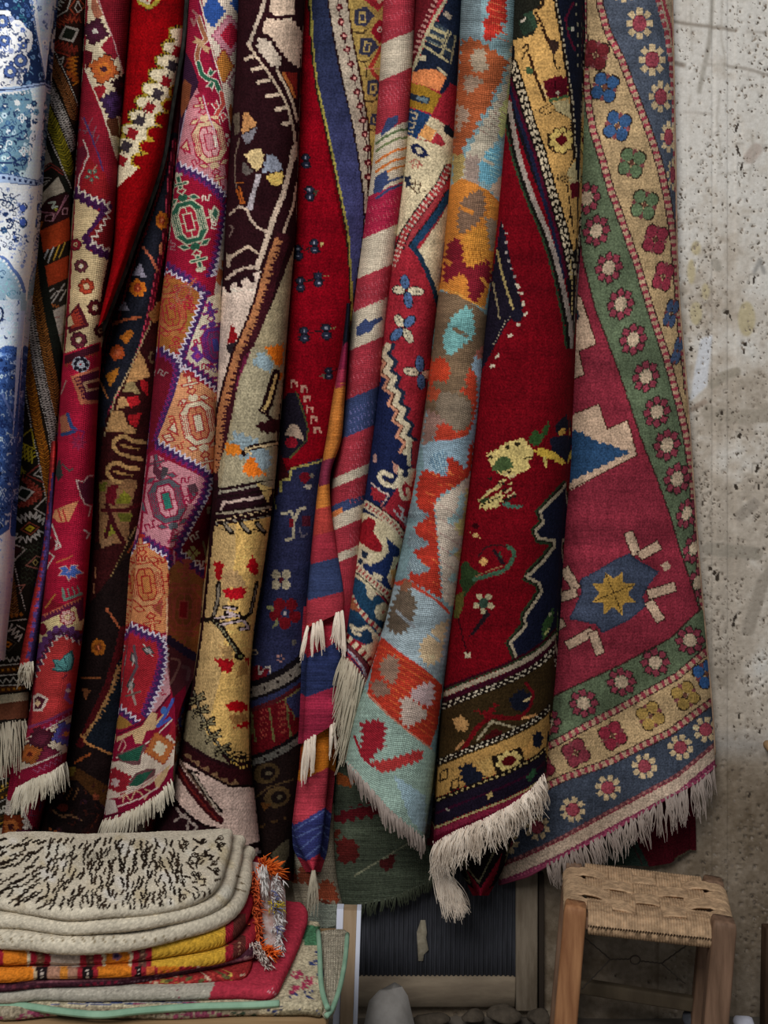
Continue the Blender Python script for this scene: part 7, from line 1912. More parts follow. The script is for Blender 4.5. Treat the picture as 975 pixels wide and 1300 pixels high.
# scratches, drips and tan stains
brown, tanS = '#8c8378', '#9a9070'
for pts, w_, c in (([(906, -40), (904, 20), (900, 60), (893, 90), (888, 116)], 6, '#8f8a82'), ([(853, 27), (870, 30), (905, 34), (935, 38)], 4, '#7d756c'), ([(948, 40), (975, 42)], 3, '#97918a'), ([(920, 82), (950, 88), (980, 97)], 4, '#8c857d'), ([(858, 80), (868, 83)], 6, '#7f766d'), ([(892, 82), (912, 82)], 3, '#9a948c'), ([(870, 142), (905, 145)], 3, '#a19b94'), ([(912, 222), (950, 216)], 2, '#98928a'), ([(900, 697), (960, 703)], 17, '#888075'), ([(940, 655), (958, 640)], 14, '#8a8177'), ([(950, 800), (968, 740), (980, 725)], 16, '#8c8378'), ([(900, 524), (935, 530), (980, 527)], 18, '#8f867a'), ([(905, 488), (918, 478), (935, 472)], 12, '#898175'), ([(878, 520), (895, 510)], 7, '#8a7c70'), ([(908, 332), (912, 340)], 10, '#8b857c'), ([(958, 345), (965, 330), (970, 346)], 5, '#878480'), ([(952, 200), (960, 190)], 16, '#9c9189')):
    k.line(pts, w_, c)
for x, y, rx, ry in ((884, 398, 8, 15), (896, 370, 5, 11), (948, 405, 11, 22), (884, 315, 6, 9), (878, 345, 5, 16)): k.ell(x, y, rx, ry, '#a0957a')
for pts in ([(917, -20), (916, 50), (921, 75), (919, 95)], [(877, 10), (879, 70)], [(914, 120), (910, 150), (915, 190), (914, 215)], [(950, 230), (957, 200), (955, 170)], [(874, 135), (877, 120)]):
    k.line(pts, 1.2, '#8a847b')
k.poly([(905, 425), (898, 490), (882, 505), (876, 510), (882, 470), (890, 430)], '#b3b4b8')
for q in (1, 1, 2, 2, 1, 1): k.a = (k.a + np.roll(k.a, q, 0) + np.roll(k.a, -q, 0) + np.roll(k.a, q, 1) + np.roll(k.a, -q, 1)) / 5
# travertine pits
pit = np.zeros((H_, W_), np.float32)
pr = random.Random(12)
def add_pit(x, y, rx, ry, a, c='#3c352e', dep=1.0):
    k.ell(x, y, rx, ry, c, a, 9)
    i0, j0 = int((x - k.x0) * k.S), int((y - k.y0) * k.S); r = int(max(rx, ry) * k.S) + 1
    pit[max(0, j0 - r):j0 + r, max(0, i0 - r):i0 + r] = np.maximum(pit[max(0, j0 - r):j0 + r, max(0, i0 - r):i0 + r], dep * .5)
clus = [(pr.uniform(pr.choice((560, 840, 840, 840)), 990), pr.uniform(-130, 1310)) for _ in range(150)]
for i in range(5800):
    if pr.random() < .6:
        cx, cy = pr.choice(clus); x, y = cx + pr.gauss(0, 12), cy + pr.gauss(0, 26)
    else:
        x, y = pr.uniform(pr.choice((560, 835, 835, 835)), 995), pr.uniform(-130, 1315)
    dens = .8 if y < 240 else 1
    if pr.random() > dens: continue
    s = pr.random() ** 2.5
    add_pit(x, y, .4 + 1.0 * s, .5 + 2.1 * s, pr.uniform(-40, 60), pr.choice(['#5a5148', '#6c6258', '#7a7066', '#453d35']), s)
for x, y, rx, ry, a in ((936, 162, 2, 9, 20), (938, 190, 1.6, 9, -20), (942, 212, 2, 6, 15), (924, 396, 4, 4, 0), (928, 402, 1.4, 6, -20), (878, 443, 3.6, 4, 0), (879, 452, 1, 6, 0), (940, 553, 3, 5, 10), (962, 595, 2.4, 8, 15), (964, 618, 1.6, 6, 0), (935, 618, 3, 6, -20), (917, 524, 2.4, 4, 0), (912, 733, 3.4, 7, 10), (903, 722, 4, 2.4, 40), (908, 728, 3, 4, 0), (934, 785, 2.4, 7, 25), (932, 793, 3, 4, 10), (939, 910, 2, 5, 10), (958, 355, 2, 8, 10), (965, 929, 2, 4, 20), (947, 437, 3, 3, 0), (945, 447, 2, 3, 0), (912, 860, 2, 2, 0), (896, 1000, 1.6, 3, 0), (952, 1010, 2, 5, 20)):
    add_pit(x, y, rx * .8, ry * .8, a, '#332c26', 1)
pit = (pit + np.roll(pit, 1, 0) + np.roll(pit, -1, 0) + np.roll(pit, 1, 1) + np.roll(pit, -1, 1)) / 5
cols = np.concatenate([np.linspace(-900, 560, 40), np.arange(562, 992, 1.25), np.arange(996, 1900, 4.0)])
rows = np.concatenate([np.linspace(-420, -142, 12), np.arange(-140, 1318, 1.25)])
XX, YY = np.meshgrid(cols, rows)
Vw = PN(XX, YY, 0.0)
ii = np.clip(((560 + 432 - np.abs((XX - 560) % 864 - 432) - k.x0) * k.S).astype(int), 0, W_ - 1); jj = np.clip(((YY - k.y0) * k.S).astype(int), 0, H_ - 1)
Vw[..., 1] += pit[jj, ii] * .006 + np.sin(XX * .03) * .0006
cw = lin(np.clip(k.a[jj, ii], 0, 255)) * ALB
Vw[-1, :, 2] = FLOOR_Z - .02
m, t, b = nt('travertine')
att = N(t, 'ShaderNodeAttribute', attribute_name='design')
tc = N(t, 'ShaderNodeTexCoord')
no = N(t, 'ShaderNodeTexNoise', i_Scale=120.0, i_Detail=8.0, i_Roughness=.7); t.links.new(tc.outputs['Object'], no.inputs['Vector'])
rp = ramp(t, no.outputs['Fac'], [(.3, (.8, .79, .77, 1)), (.7, (1.06, 1.06, 1.06, 1))])
t.links.new(mix(t, 1.0, att.outputs['Color'], rp.outputs[0], 'MULTIPLY'), b.inputs['Base Color'])
b.inputs['Roughness'].default_value = .9; b.inputs['Specular IOR Level'].default_value = .1
bp = N(t, 'ShaderNodeBump', i_Strength=.5, i_Distance=.004); t.links.new(no.outputs['Fac'], bp.inputs['Height']); t.links.new(bp.outputs[0], b.inputs['Normal'])
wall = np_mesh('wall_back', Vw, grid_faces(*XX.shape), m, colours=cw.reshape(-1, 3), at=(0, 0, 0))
props(wall, kind='structure')
g = np.zeros((40, 60, 3)); gx, gy = np.meshgrid(np.linspace(-3.2, 3.2, 60), np.linspace(0.02, -4.2, 40))
g[..., 0], g[..., 1], g[..., 2] = gx, gy, FLOOR_Z + .003 * np.sin(gx * 9) * np.cos(gy * 7)
fl = MB().grid(g[:, ::-1]).build('floor', simple_mat('worn_stone_floor', '#5c554d', .85, (6.0, '#463f38', (1, 1, 1), .5)))
props(fl, kind='structure')

# ------------------------------------------------------------------ slatted board in its frame
WOOD_D = simple_mat('faded_brown_board', '#73685a', .85, (9.0, '#574c3f', (6, 6, 1), .4))
bd_root = empty('slatted_panel', P(560, 1285, .01))
props(bd_root, 'dark slatted board with a chipped pale spot, framed low on the wall under the rugs', 'panel')
ny = 2; xs_ = np.arange(430, 656, .5)
prof = .022 + .0022 * np.sign(np.sin(xs_ * 1.05)) * np.minimum(1, np.abs(np.sin(xs_ * 1.05)) * 3)
g = np.stack([PN(xs_ + dx, np.full_like(xs_, y), prof) for y, dx in ((1085, 3), (1120, 2), (1160, 1), (1200, .5), (1240, 0))], 0)
gt = np.concatenate([PN(xs_, np.full_like(xs_, 1240.0), 0.004)[None]], 0)
g = np.concatenate([PN(xs_ + 3, np.full_like(xs_, 1085.0), .004)[None], g, gt], 0)
sl = MB().grid(g)
BOARD = simple_mat('black_slats', '#25262a', .7, (16.0, '#33343a', (8, 8, 1), .3), .3)
sl.build('slats', BOARD, bd_root, smooth=False)
def pxbox(x0, y0, x1, y1, Y0, Y1, name, mat, parent, r=.004):
    a = np.array(P((x0 + x1) / 2, y0, Y1)); c = np.array(P((x0 + x1) / 2, y1, Y1))
    w_ = (x1 - x0) * (DIST - Y1) / F_PX / 2
    a[1] = c[1] = -(Y0 + Y1) / 2
    mb = MB(); bar(mb, a, c, w_, (Y1 - Y0) / 2, r, (1, 0, 0))
    return mb.build(name, mat, parent)
pxbox(655, 1100, 683, 1284, 0.002, .03, 'stile', WOOD_D, bd_root)
pxbox(440, 1240, 655, 1279, 0.002, .026, 'rail', simple_mat('grey_brown_rail', '#726656', .9, (7.0, '#574c40', (1, 1, 4), .5)), bd_root)
pxbox(684, 1110, 691, 1288, 0.002, .018, 'batten', simple_mat('dark_batten', '#2c251f', .9), bd_root, .002)
chip = [(534, 1168), (540, 1168), (542, 1184), (541, 1190), (544, 1206), (538, 1212), (537, 1220), (531, 1220), (530, 1200), (529, 1184)]
ca = np.array([P(x, y, .0262) for x, y in chip]); cb = np.array([P(x, y, .020) for x, y in chip])
MB().loft([cb, ca]).build('chip', simple_mat('bare_chip', '#8a8272', .95, (60.0, '#6c6454', (1, 1, 1), .4)), bd_root)

# rubble and lumps at the foot of the wall
def rock(name, c, r, mat, seed, detail=14, lo=.6, hi=.85):
    rg_ = np.random.default_rng(seed)
    th = np.linspace(0, 2 * np.pi, detail * 2 + 1); ph = np.linspace(0, np.pi, detail)
    T, Ph = np.meshgrid(th, ph)
    D = np.stack([np.sin(Ph) * np.cos(T), np.sin(Ph) * np.sin(T), np.cos(Ph)], -1)
    rad = np.full(T.shape, 1.0)
    for _ in range(9):
        n = rg_.normal(0, 1, 3); n /= np.linalg.norm(n)
        dcut = rg_.uniform(lo, hi)
        pr_ = (D * n).sum(-1)
        rad = np.minimum(rad, np.where(pr_ > .05, dcut / np.maximum(pr_, .05), 9))
    V = D * rad[..., None] * np.array(r) + np.array(c)
    V[..., 2] = np.maximum(V[..., 2], FLOOR_Z)
    return MB().grid(V[:, ::-1]).build(name, mat, smooth=False)
STONE = simple_mat('grey_rubble', '#463e35', .95, (60.0, '#332d26', (1, 1, 1), 1.0))
def hexring(x0, x1, y, Y, dep, rot=0):
    a, b_ = P(x0, y, Y), P(x1, y, Y)
    cx, rx = (a[0] + b_[0]) / 2, (b_[0] - a[0]) / 2
    return [(cx + rx * math.cos(t + rot), -Y + dep * math.sin(t + rot), a[2] + .006 * math.sin(2 * t)) for t in (.3, 1.2, 2.3, 3.3, 4.1, 5.3)]
wb = MB().loft([hexring(455, 536, 1372, .16, .05), hexring(459, 529, 1312, .16, .048), hexring(468, 519, 1270, .158, .036), hexring(481, 511, 1257, .155, .022)]).build('plaster_lump', simple_mat('pale_plaster', '#84807c', .8, (20.0, '#6e6a66', (1, 1, 1), .3)), smooth=False)
props(wb, 'pale faceted plaster lump on the floor below the slatted board', 'stone')
for i, (x, y, Y, r, lab) in enumerate(((548, 1296, .06, (.04, .026, .014), 'flat dark brown stone beside the pale plaster lump'), (600, 1290, .05, (.024, .024, .012), 'small grey rubble stone under the slatted board'), (640, 1288, .05, (.036, .026, .017), 'larger grey rubble stone near the stile of the slatted board'), (684, 1292, .06, (.024, .022, .02), 'grey rubble stone just left of the stool'), (880, 1296, .16, (.02, .02, .03), 'dark grey stone seen between the right legs of the stool'), (946, 1299, .3, (.02, .02, .012), 'whitish stone at the lower right corner by the wall'))):
    c = np.array(P(x, y, Y)); 
    o = rock('stone', c, r, STONE if i not in (4, 5) else simple_mat('stone_%d' % i, ('#3c3d42', '#9a9aa4')[i - 4], .9, (25.0, ('#2c2d31', '#808088')[i - 4], (1, 1, 1), .4)), 20 + i, detail=16)
    props(o, lab, 'stone', 'loose stones along the foot of the wall')
# post and knob at the right-hand edge
mb = MB(); bar(mb, P(978, 1176, .12), (P(978, 1176, .12)[0] - .004, -.12, FLOOR_Z), .013, .013, .003, (1, 0, 0))
o = mb.build('furniture_leg', simple_mat('dark_leg_wood', '#3a2a1e', .7, (12.0, '#2a1d14', (6, 6, 1), .3))); props(o, 'dark wooden furniture leg cut by the right edge beside the stool', 'furniture leg')
mb = MB(); ring = rounded_ring(.012, .012, .011, 5)
c = np.array(P(974, 945, .0)); mb.loft([np.stack([c[0] + ring[:, 0] * s_, np.full(len(ring), -d_), c[2] + ring[:, 1] * s_], 1) for d_, s_ in ((-.004, .7), (.012, .8), (.02, 1.0), (.03, 1.0), (.036, .8))])
o = mb.build('wall_knob', simple_mat('tan_knob', '#9a7f60', .8, (20.0, '#7f6448', (1, 1, 1), .3))); props(o, 'small tan knob on the stone wall at the right edge', 'knob')

# ------------------------------------------------------------------ stool
def zpt(px, py, z):
    d = (CAM_Z - z) * F_PX / (py - 650.0)
    return np.array([(px - 487.5) * d / F_PX, d - DIST, z])
SZ = .41
LF, RF, LB, RB = zpt(731, 1156, SZ), zpt(919, 1176, SZ), zpt(728, 1096, SZ), zpt(906, 1117, SZ)
ST = empty('rope_stool', ((LF + RB) / 2 * np.array([1, 1, 0]) + np.array([0, 0, FLOOR_Z])).tolist())
props(ST, 'low wooden stool with a woven rope seat standing by the stone wall', 'stool')
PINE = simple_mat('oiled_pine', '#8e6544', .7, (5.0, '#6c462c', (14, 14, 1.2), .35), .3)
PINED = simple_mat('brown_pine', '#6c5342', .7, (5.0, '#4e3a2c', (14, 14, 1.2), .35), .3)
wdir = (RF - LF); wdir[2] = 0; wdir /= np.linalg.norm(wdir)
ddir = (LB - LF); ddir[2] = 0; ddir /= np.linalg.norm(ddir)
lean = np.array([-.032, 0, 0])
def leg(p, mat, top=.012, hw=.019, ln=lean):
    a = p + np.array([0, 0, top]); c = p.copy(); c[2] = FLOOR_Z; c += ln
    mb = MB()
    bar(mb, a, c, hw, hw, .006, wdir, taper=1.05, n=4, ends=2.2)
    return mb.build('leg', mat, ST)
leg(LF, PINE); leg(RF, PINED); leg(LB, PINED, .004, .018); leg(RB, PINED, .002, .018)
def railbar(name, p, q, z, hw, hh, mat, inset=.012):
    a, c = p.copy(), q.copy(); a[2] = c[2] = z
    dr = (c - a) / np.linalg.norm(c - a)
    mb = MB(); bar(mb, a + dr * inset, c - dr * inset, hh, hw, .004, (0, 0, 1))
    return mb.build(name, mat, ST)
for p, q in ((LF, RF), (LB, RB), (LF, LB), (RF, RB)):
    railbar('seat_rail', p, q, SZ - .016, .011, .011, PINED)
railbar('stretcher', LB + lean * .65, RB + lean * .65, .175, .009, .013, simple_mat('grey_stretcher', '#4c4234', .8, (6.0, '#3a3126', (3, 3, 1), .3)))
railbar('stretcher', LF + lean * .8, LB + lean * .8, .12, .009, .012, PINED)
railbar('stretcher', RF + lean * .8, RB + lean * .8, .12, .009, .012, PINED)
# woven rope seat: cords in both directions wrapped over the rails
ROPE = simple_mat('paper_rope', '#a3876a', .85, (90.0, '#7a644e', (1, 1, 1), .5), .1)
mb = MB()
def S_(u, v, z): return LF * (1 - u) * (1 - v) + RF * u * (1 - v) + LB * (1 - u) * v + RB * u * v + np.array([0, 0, z])
nu, nv = 44, 34
bl_u, bl_v = 5, 4
ro = .0029
def wave(i, s, n, par):
    ph = s * n
    c0 = int(min(n - 1, ph)); f = ph - c0
    a = 1 if (c0 + par) % 2 == 0 else -1
    e = min(f, 1 - f) * n * .9
    return a * min(1.0, e * .9)
def crosscord(k0, n, along_u, cells, par):
    pts = []
    M_ = 46
    s0 = k0
    for wv_ in range(9):                       # round the first rail
        a = math.pi * (1.5 - wv_ / 9 * 1.0)
        pts.append((.002 + .017 / .22 * math.cos(a), .0175 * math.sin(a) - .0175))
    for i in range(M_):
        s = i / (M_ - 1)
        zz = 0.0 + ro * 1.15 * wave(i, s, cells, par) * (1 if .06 < s < .94 else .3) - .012 * math.sin(math.pi * s) * .5
        pts.append((s, zz))
    for wv_ in range(1, 10):
        a = math.pi * (.5 - wv_ / 9 * 1.0)
        pts.append((.998 + .017 / .22 * math.cos(a), .0175 * math.sin(a) - .0175))
    return [S_(k0, s, z) if not along_u else S_(s, k0, z) for s, z in pts]
for i in range(nu):
    u = .085 + .83 * (i + .5) / nu
    par = int((i / nu) * bl_u) % 2
    mb.tube(crosscord(u, nv, False, bl_v * 1.0, par), ro, n=6, cap=False)
for j in range(nv):
    v = .11 + .78 * (j + .5) / nv
    par = (int((j / nv) * bl_v) + 1) % 2
    if j % 9 == 8: continue
    mb.tube(crosscord(v, nu, True, bl_u * 1.0, par), ro, n=6, cap=False)
mb.build('woven_seat', ROPE, ST)
WIRE = simple_mat('rusty_wire', '#3c332b', .6, None, .4)
Yw = .17
def wp(x, y, Y=Yw): return P(x, y, Y)
mb = MB()
for p in ([(742, 1190), (775, 1218)], [(738, 1256), (775, 1218)], [(775, 1218), (800, 1217.5)], [(813, 1220), (840, 1223)], [(840, 1223), (872, 1200)], [(840, 1223), (870, 1249)]):
    q0, q1 = p; L_ = 16; pts = []
    for i in range(L_ + 1):
        s = i / L_; pts.append(wp(q0[0] + (q1[0] - q0[0]) * s, q0[1] + (q1[1] - q0[1]) * s + .5 * math.sin(i * 1.9)))
    mb.tube(pts, .0013, n=6)
mb.build('wire_brace', WIRE, ST)
mb = MB(); mb.tube([wp(806.5 + 6.3 * math.cos(a), 1218.6 + 5.4 * math.sin(a)) for a in np.linspace(0, 2 * math.pi, 24)], .0014, n=6); mb.build('wire_ring', WIRE, ST)

# ------------------------------------------------------------------ pile of folded textiles on a bench
def resample(pts, n):
    p = np.asarray(pts, float); d = np.concatenate([[0], np.cumsum(np.hypot(*(p[1:] - p[:-1]).T))])
    s = np.linspace(0, d[-1], n, endpoint=False)
    return np.stack([np.interp(s, d, p[:, 0]), np.interp(s, d, p[:, 1])], 1)
def slab(name, outline_px, z0, z1, cv, mat, parent=None, n=520, fuzz=0.0, wav=.002, seed=0, dome=0.004, rings=60, droop=None, knot=0, round_=1.0):
    """soft folded cloth: outline given on the floor plan through its upper edge"""
    rg_ = np.random.default_rng(seed)
    zt = z1
    pl = [zpt(x, y, (z0 + z1) / 2)[:2] for x, y in curve(list(outline_px) + [outline_px[0]], 6)]
    pl = resample(pl, n)
    area_ = .5 * np.sum(pl[:, 0] * np.roll(pl[:, 1], -1) - np.roll(pl[:, 0], -1) * pl[:, 1])
    if area_ < 0: pl = pl[::-1]
    nx = np.roll(pl, -1, 0) - np.roll(pl, 1, 0); nx = np.stack([nx[:, 1], -nx[:, 0]], 1); nx /= np.linalg.norm(nx, axis=1)[:, None] + 1e-9
    for _ in range(6): nx = (nx + np.roll(nx, 1, 0) + np.roll(nx, -1, 0)) / 3
    th = (z1 - z0); r = th / 2 * round_
    s = np.arange(n) / n * 2 * np.pi
    wz = wav * (np.sin(3 * s + seed) + .6 * np.sin(7 * s + 2 * seed) + .4 * np.sin(13 * s))
    R, Z = [], []
    for a in np.linspace(-np.pi / 2, np.pi / 2, 18):
        R.append(pl - nx * (r * (1 - math.cos(a)))); Z.append((z0 + z1) / 2 + th / 2 * math.sin(a) + wz)
    c = pl.mean(0)
    ed_ = R[-1]
    for q in np.linspace(0, 1, rings)[1:]:
        R.append(ed_ * (1 - q) + c * q); Z.append(z1 + wz * (1 - q) + dome * math.sin(q * math.pi / 2))
    R = np.array(R); Z = np.array(Z)
    if droop is not None: Z = Z + droop(R[..., 0], R[..., 1])
    V = np.concatenate([R, Z[..., None]], -1)
    if fuzz: V += rg_.normal(0, fuzz, V.shape)
    V = np.concatenate([V, V[:, :1]], 1)
    d = DIST + V[..., 1]
    px = V[..., 0] * F_PX / d + 487.5; py = 650 - (V[..., 2] - CAM_Z) * F_PX / d
    if knot: px = np.floor(px / knot) * knot; py = np.floor(py / knot) * knot
    col = cv.sample(px, py) * (1 + .05 * rg_.normal(0, 1, px.shape))[..., None]
    cl_ = V.copy()
    return np_mesh(name, V, grid_faces(*V.shape[:2]), mat, parent, colours=np.clip(lin(np.clip(col, 0, 255)) * ALB, 0, .9).reshape(-1, 3), cloth=cl_.reshape(-1, 3))

FUR = wool_material('fleece', None, .45, .22)
# animal-print fleece
cvX = Canvas(-60, 1030, 340, 1240, '#a59c8b')
k = cvX
for i in range(60):
    k.ell(pr.uniform(0, 290), pr.uniform(1066, 1150), pr.uniform(4, 14), pr.uniform(3, 9), pr.choice(['#aca698', '#9c9078', '#a39884', '#b0aaa0']), 40)
k.a = (k.a + np.roll(k.a, 6, 0) + np.roll(k.a, -6, 0) + np.roll(k.a, 6, 1) + np.roll(k.a, -6, 1)) / 5
cells = []
for i in range(900):
    x, y = pr.uniform(-20, 286), pr.uniform(1063, 1154)
    edge = 1150 - max(0, (x - 190)) * .22 - max(0, 40 - x) * .3
    if y > edge or x > 282 - (y - 1066) * .14: continue
    if any(abs(x - a) < 4.4 and abs(y - b_) < 5.5 for a, b_ in cells): continue
    cells.append((x, y))
    c = pr.choice(['#1a130e', '#221a13', '#2c2219'])
    ang = math.radians(98 + (x - 140) * -.14 + pr.uniform(-25, 25)) if x > 60 else math.radians(140 + pr.uniform(-20, 20))
    if x > 232: ang = math.radians(pr.uniform(-30, 150))
    L_ = pr.uniform(7, 17) * (.6 if x > 232 else 1); pts = []
    cx, cy = x, y; w_ = pr.uniform(-1, 1)
    for q in range(9):
        pts.append((cx, cy)); a2 = ang + .8 * math.sin(q * 1.7 + w_ * 3)
        cx += L_ / 8 * math.cos(a2) * 1.2; cy += L_ / 8 * math.sin(a2)
    pts = [p for p in pts if p[1] < edge + 4]
    if len(pts) > 1: k.line(pts, pr.uniform(1.8, 3.0), c)
    if x > 225 and pr.random() < .3: k.line([(x + 3.4 * math.cos(a), y + 2.6 * math.sin(a)) for a in np.linspace(0, 5.4, 10)], 1.7, c)
for x0 in range(0, 300, 13): k.line([(x0, 1188 + pr.uniform(-3, 3)), (x0 + 3, 1196)], 1.6, '#6f624c')
for x0, y0 in ((300, 1112), (304, 1120), (298, 1128), (306, 1130)): k.line([(x0, y0), (x0 + 6, y0 + 2)], 2, '#5c503e')
ZB = .437
th1 = empty('fleece_throw', zpt(140, 1180, .57).tolist())
props(th1, 'cream fleece throw with black squiggle print, folded on top of the pile', 'throw', 'folded textiles piled on the bench')
slab('lower_fold', [(-60, 1090), (-40, 1160), (30, 1176), (100, 1182), (180, 1176), (250, 1160), (290, 1140), (302, 1110), (308, 1078), (296, 1066), (140, 1072), (0, 1075)], .556, .574, cvX, FUR, th1, fuzz=.00025, wav=.0012, seed=2, rings=30)
slab('upper_fold', [(-60, 1085), (-40, 1138), (20, 1154), (90, 1164), (170, 1158), (235, 1146), (275, 1126), (287, 1098), (294, 1068), (280, 1058), (140, 1062), (30, 1062), (0, 1066)], .574, .592, cvX, FUR, th1, n=760, fuzz=.00025, wav=.0014, seed=3, rings=150, dome=.006)
o = slab('fleece_throw', [(-60, 1100), (-30, 1186), (40, 1202), (110, 1205), (190, 1194), (260, 1178), (302, 1158), (318, 1126), (320, 1094), (308, 1078), (140, 1080), (0, 1082)], .533, .556, cvX, FUR, fuzz=.00025, wav=.0012, seed=4, rings=40)
props(o, 'cream fleece throw with faint brown marks, second from the top of the pile', 'throw', 'folded textiles piled on the bench')

# orange striped kilim, folded twice, with a tufted fringe
cvY = Canvas(-60, 1050, 420, 1280, '#7c1a26')
k = cvY
def seg(x0, x1, y0, y1, c, sk=0): k.poly([(x0, y0), (x1, y0 + sk), (x1, y1 + sk), (x0, y1)], c)
row = [(-60, 4, '#7c1a26'), (4, 34, '#b0641e'), (34, 38, '#a89a80'), (38, 64, '#7c1a26'), (46, 56, '#5c3a2c'), (64, 101, '#9c8c80'), (101, 130, '#84202a'), (110, 120, '#54342e'), (130, 134, '#a89a80'), (134, 164, '#b0641e'), (164, 168, '#a89a80'), (168, 193, '#7c1a26'), (176, 186, '#54342e'), (193, 286, '#a8822c'), (286, 296, '#7c1a26'), (296, 312, '#4c2420'), (312, 330, '#84202a')]
for x0, x1, c in row: seg(x0, x1, 1160, 1228, c)
for x in (51, 115, 181, 304): k.dash([(x, 1196), (x, 1226)], 3, 2, 3, '#8a6a54')
k.ell(148, 1214, 6, 5, '#6c4a5c'); k.ell(148, 1214, 3, 2.4, '#2c2440')
row2 = [(-60, 42, '#b0661e'), (42, 46, '#a08c70'), (46, 60, '#1c1416'), (60, 98, '#8f6a58'), (76, 86, '#b0702c'), (98, 104, '#84202a'), (104, 118, '#1c1416'), (118, 124, '#84202a'), (124, 166, '#b0661e'), (166, 172, '#84202a'), (172, 180, '#1c1416'), (180, 200, '#84202a'), (186, 196, '#a8562c'), (200, 228, '#b0641e'), (228, 240, '#84202a'), (240, 262, '#7c1a26'), (262, 274, '#a8822c'), (274, 290, '#2a1418'), (290, 300, '#84202a'), (300, 318, '#a8602c'), (318, 340, '#84202a')]
for x0, x1, c in row2: seg(x0, x1, 1227, 1262, c)
for x in (53, 111, 176, 282): k.dash([(x, 1230), (x, 1246)], 3, 3, 2, '#a89a90')
for x in (205, 213, 221): k.ell(x, 1238, 3, 7, '#a8482c')
k.line(curve([(246, 1238), (252, 1228), (258, 1238)]), 2, '#a89a90')
ok_ = empty('folded_kilim', zpt(150, 1235, .5).tolist())
props(ok_, 'orange and red striped kilim with shaggy tassels, folded under the fleece throws', 'rug', 'folded textiles piled on the bench')
slab('upper_fold', [(-60, 1110), (-30, 1210), (60, 1216), (150, 1215), (230, 1206), (292, 1190), (318, 1160), (326, 1110), (318, 1092), (140, 1096), (0, 1098)], .509, .533, cvY, KILIM, ok_, n=700, wav=.001, seed=5, rings=24)
slab('lower_fold', [(-60, 1120), (-30, 1232), (60, 1236), (150, 1236), (240, 1226), (306, 1210), (330, 1180), (336, 1120), (322, 1102), (140, 1106), (0, 1108)], .490, .509, cvY, KILIM, ok_, n=700, wav=.001, seed=6, rings=24)
def tuft(name, n, px0, py0, px1, py1, Y0, Y1, col, ln, seed, spread=10, dx=0, dy=4, rad=.0008, parent=ok_):
    rg2 = random.Random(seed); mb = MB()
    for i in range(int(n * 1.7)):
        s = rg2.random()
        x, y, Y = px0 + (px1 - px0) * s + rg2.gauss(0, 3), py0 + (py1 - py0) * s + rg2.gauss(0, 3), Y0 + (Y1 - Y0) * s
        ex, ey, bY = rg2.uniform(-spread, spread) + dx, rg2.uniform(-spread, spread) + dy, rg2.uniform(0, .03)
        pts = [P(x + ex * q * ln, y + ey * q * ln + 3 * q * q, Y + bY * math.sin(q * 2.4)) for q in np.linspace(0, 1, 6)]
        mb.tube(pts, [rad, rad * 1.1, rad, rad, rad * .8, rad * .4], n=4, cap=False)
    return mb.build(name, simple_mat(name + '_%d' % seed, col, .9), parent)
tuft('orange_tassel', 120, 330, 1100, 346, 1106, .44, .44, '#b8541c', 1.3, 1, 9, 6, -3)
tuft('orange_tassel', 190, 322, 1110, 326, 1200, .46, .58, '#a84a26', 1.0, 2, 8, 2, 3)
tuft('orange_tassel', 170, 330, 1205, 345, 1212, .58, .58, '#c0551c', 1.0, 3, 12, 2, 0)
tuft('white_tassel', 110, 350, 1112, 354, 1215, .46, .57, '#aeaaa8', .9, 4, 8, 2, 5)
tuft('white_tassel', 34, 334, 1100, 336, 1130, .47, .49, '#b4b0ac', 1.0, 5, 4, 0, 12)
tuft('white_tassel', 60, 322, 1198, 340, 1228, .6, .6, '#a89c94', .8, 6, 8, 4, 6)
tuft('yellow_tassel', 34, 344, 1146, 352, 1150, .5, .51, '#a08a2a', .9, 7, 7, 6, 2)
tuft('blue_tassel', 14, 346, 1130, 352, 1180, .5, .55, '#5a5c80', .9, 8, 7, 6, 2)
mbk = MB()
g = [[P(x, y, Y) for x, y, Y in r_] for r_ in ([(310, 1092, .4), (332, 1096, .4), (352, 1108, .4), (362, 1130, .41)], [(312, 1120, .45), (334, 1130, .46), (352, 1140, .46), (363, 1150, .45)], [(312, 1160, .5), (334, 1166, .52), (352, 1174, .52), (363, 1182, .5)], [(314, 1196, .56), (334, 1204, .57), (350, 1212, .57), (360, 1218, .55)], [(318, 1214, .57), (334, 1226, .575), (348, 1232, .57), (358, 1232, .56)])]
mbk.grid(np.array(g)); mbk.build('tasselled_edge', simple_mat('pale_tasselled_cloth', '#a39a98', .9, (60.0, '#8c6458', (1, 1, 1), .6)), ok_)

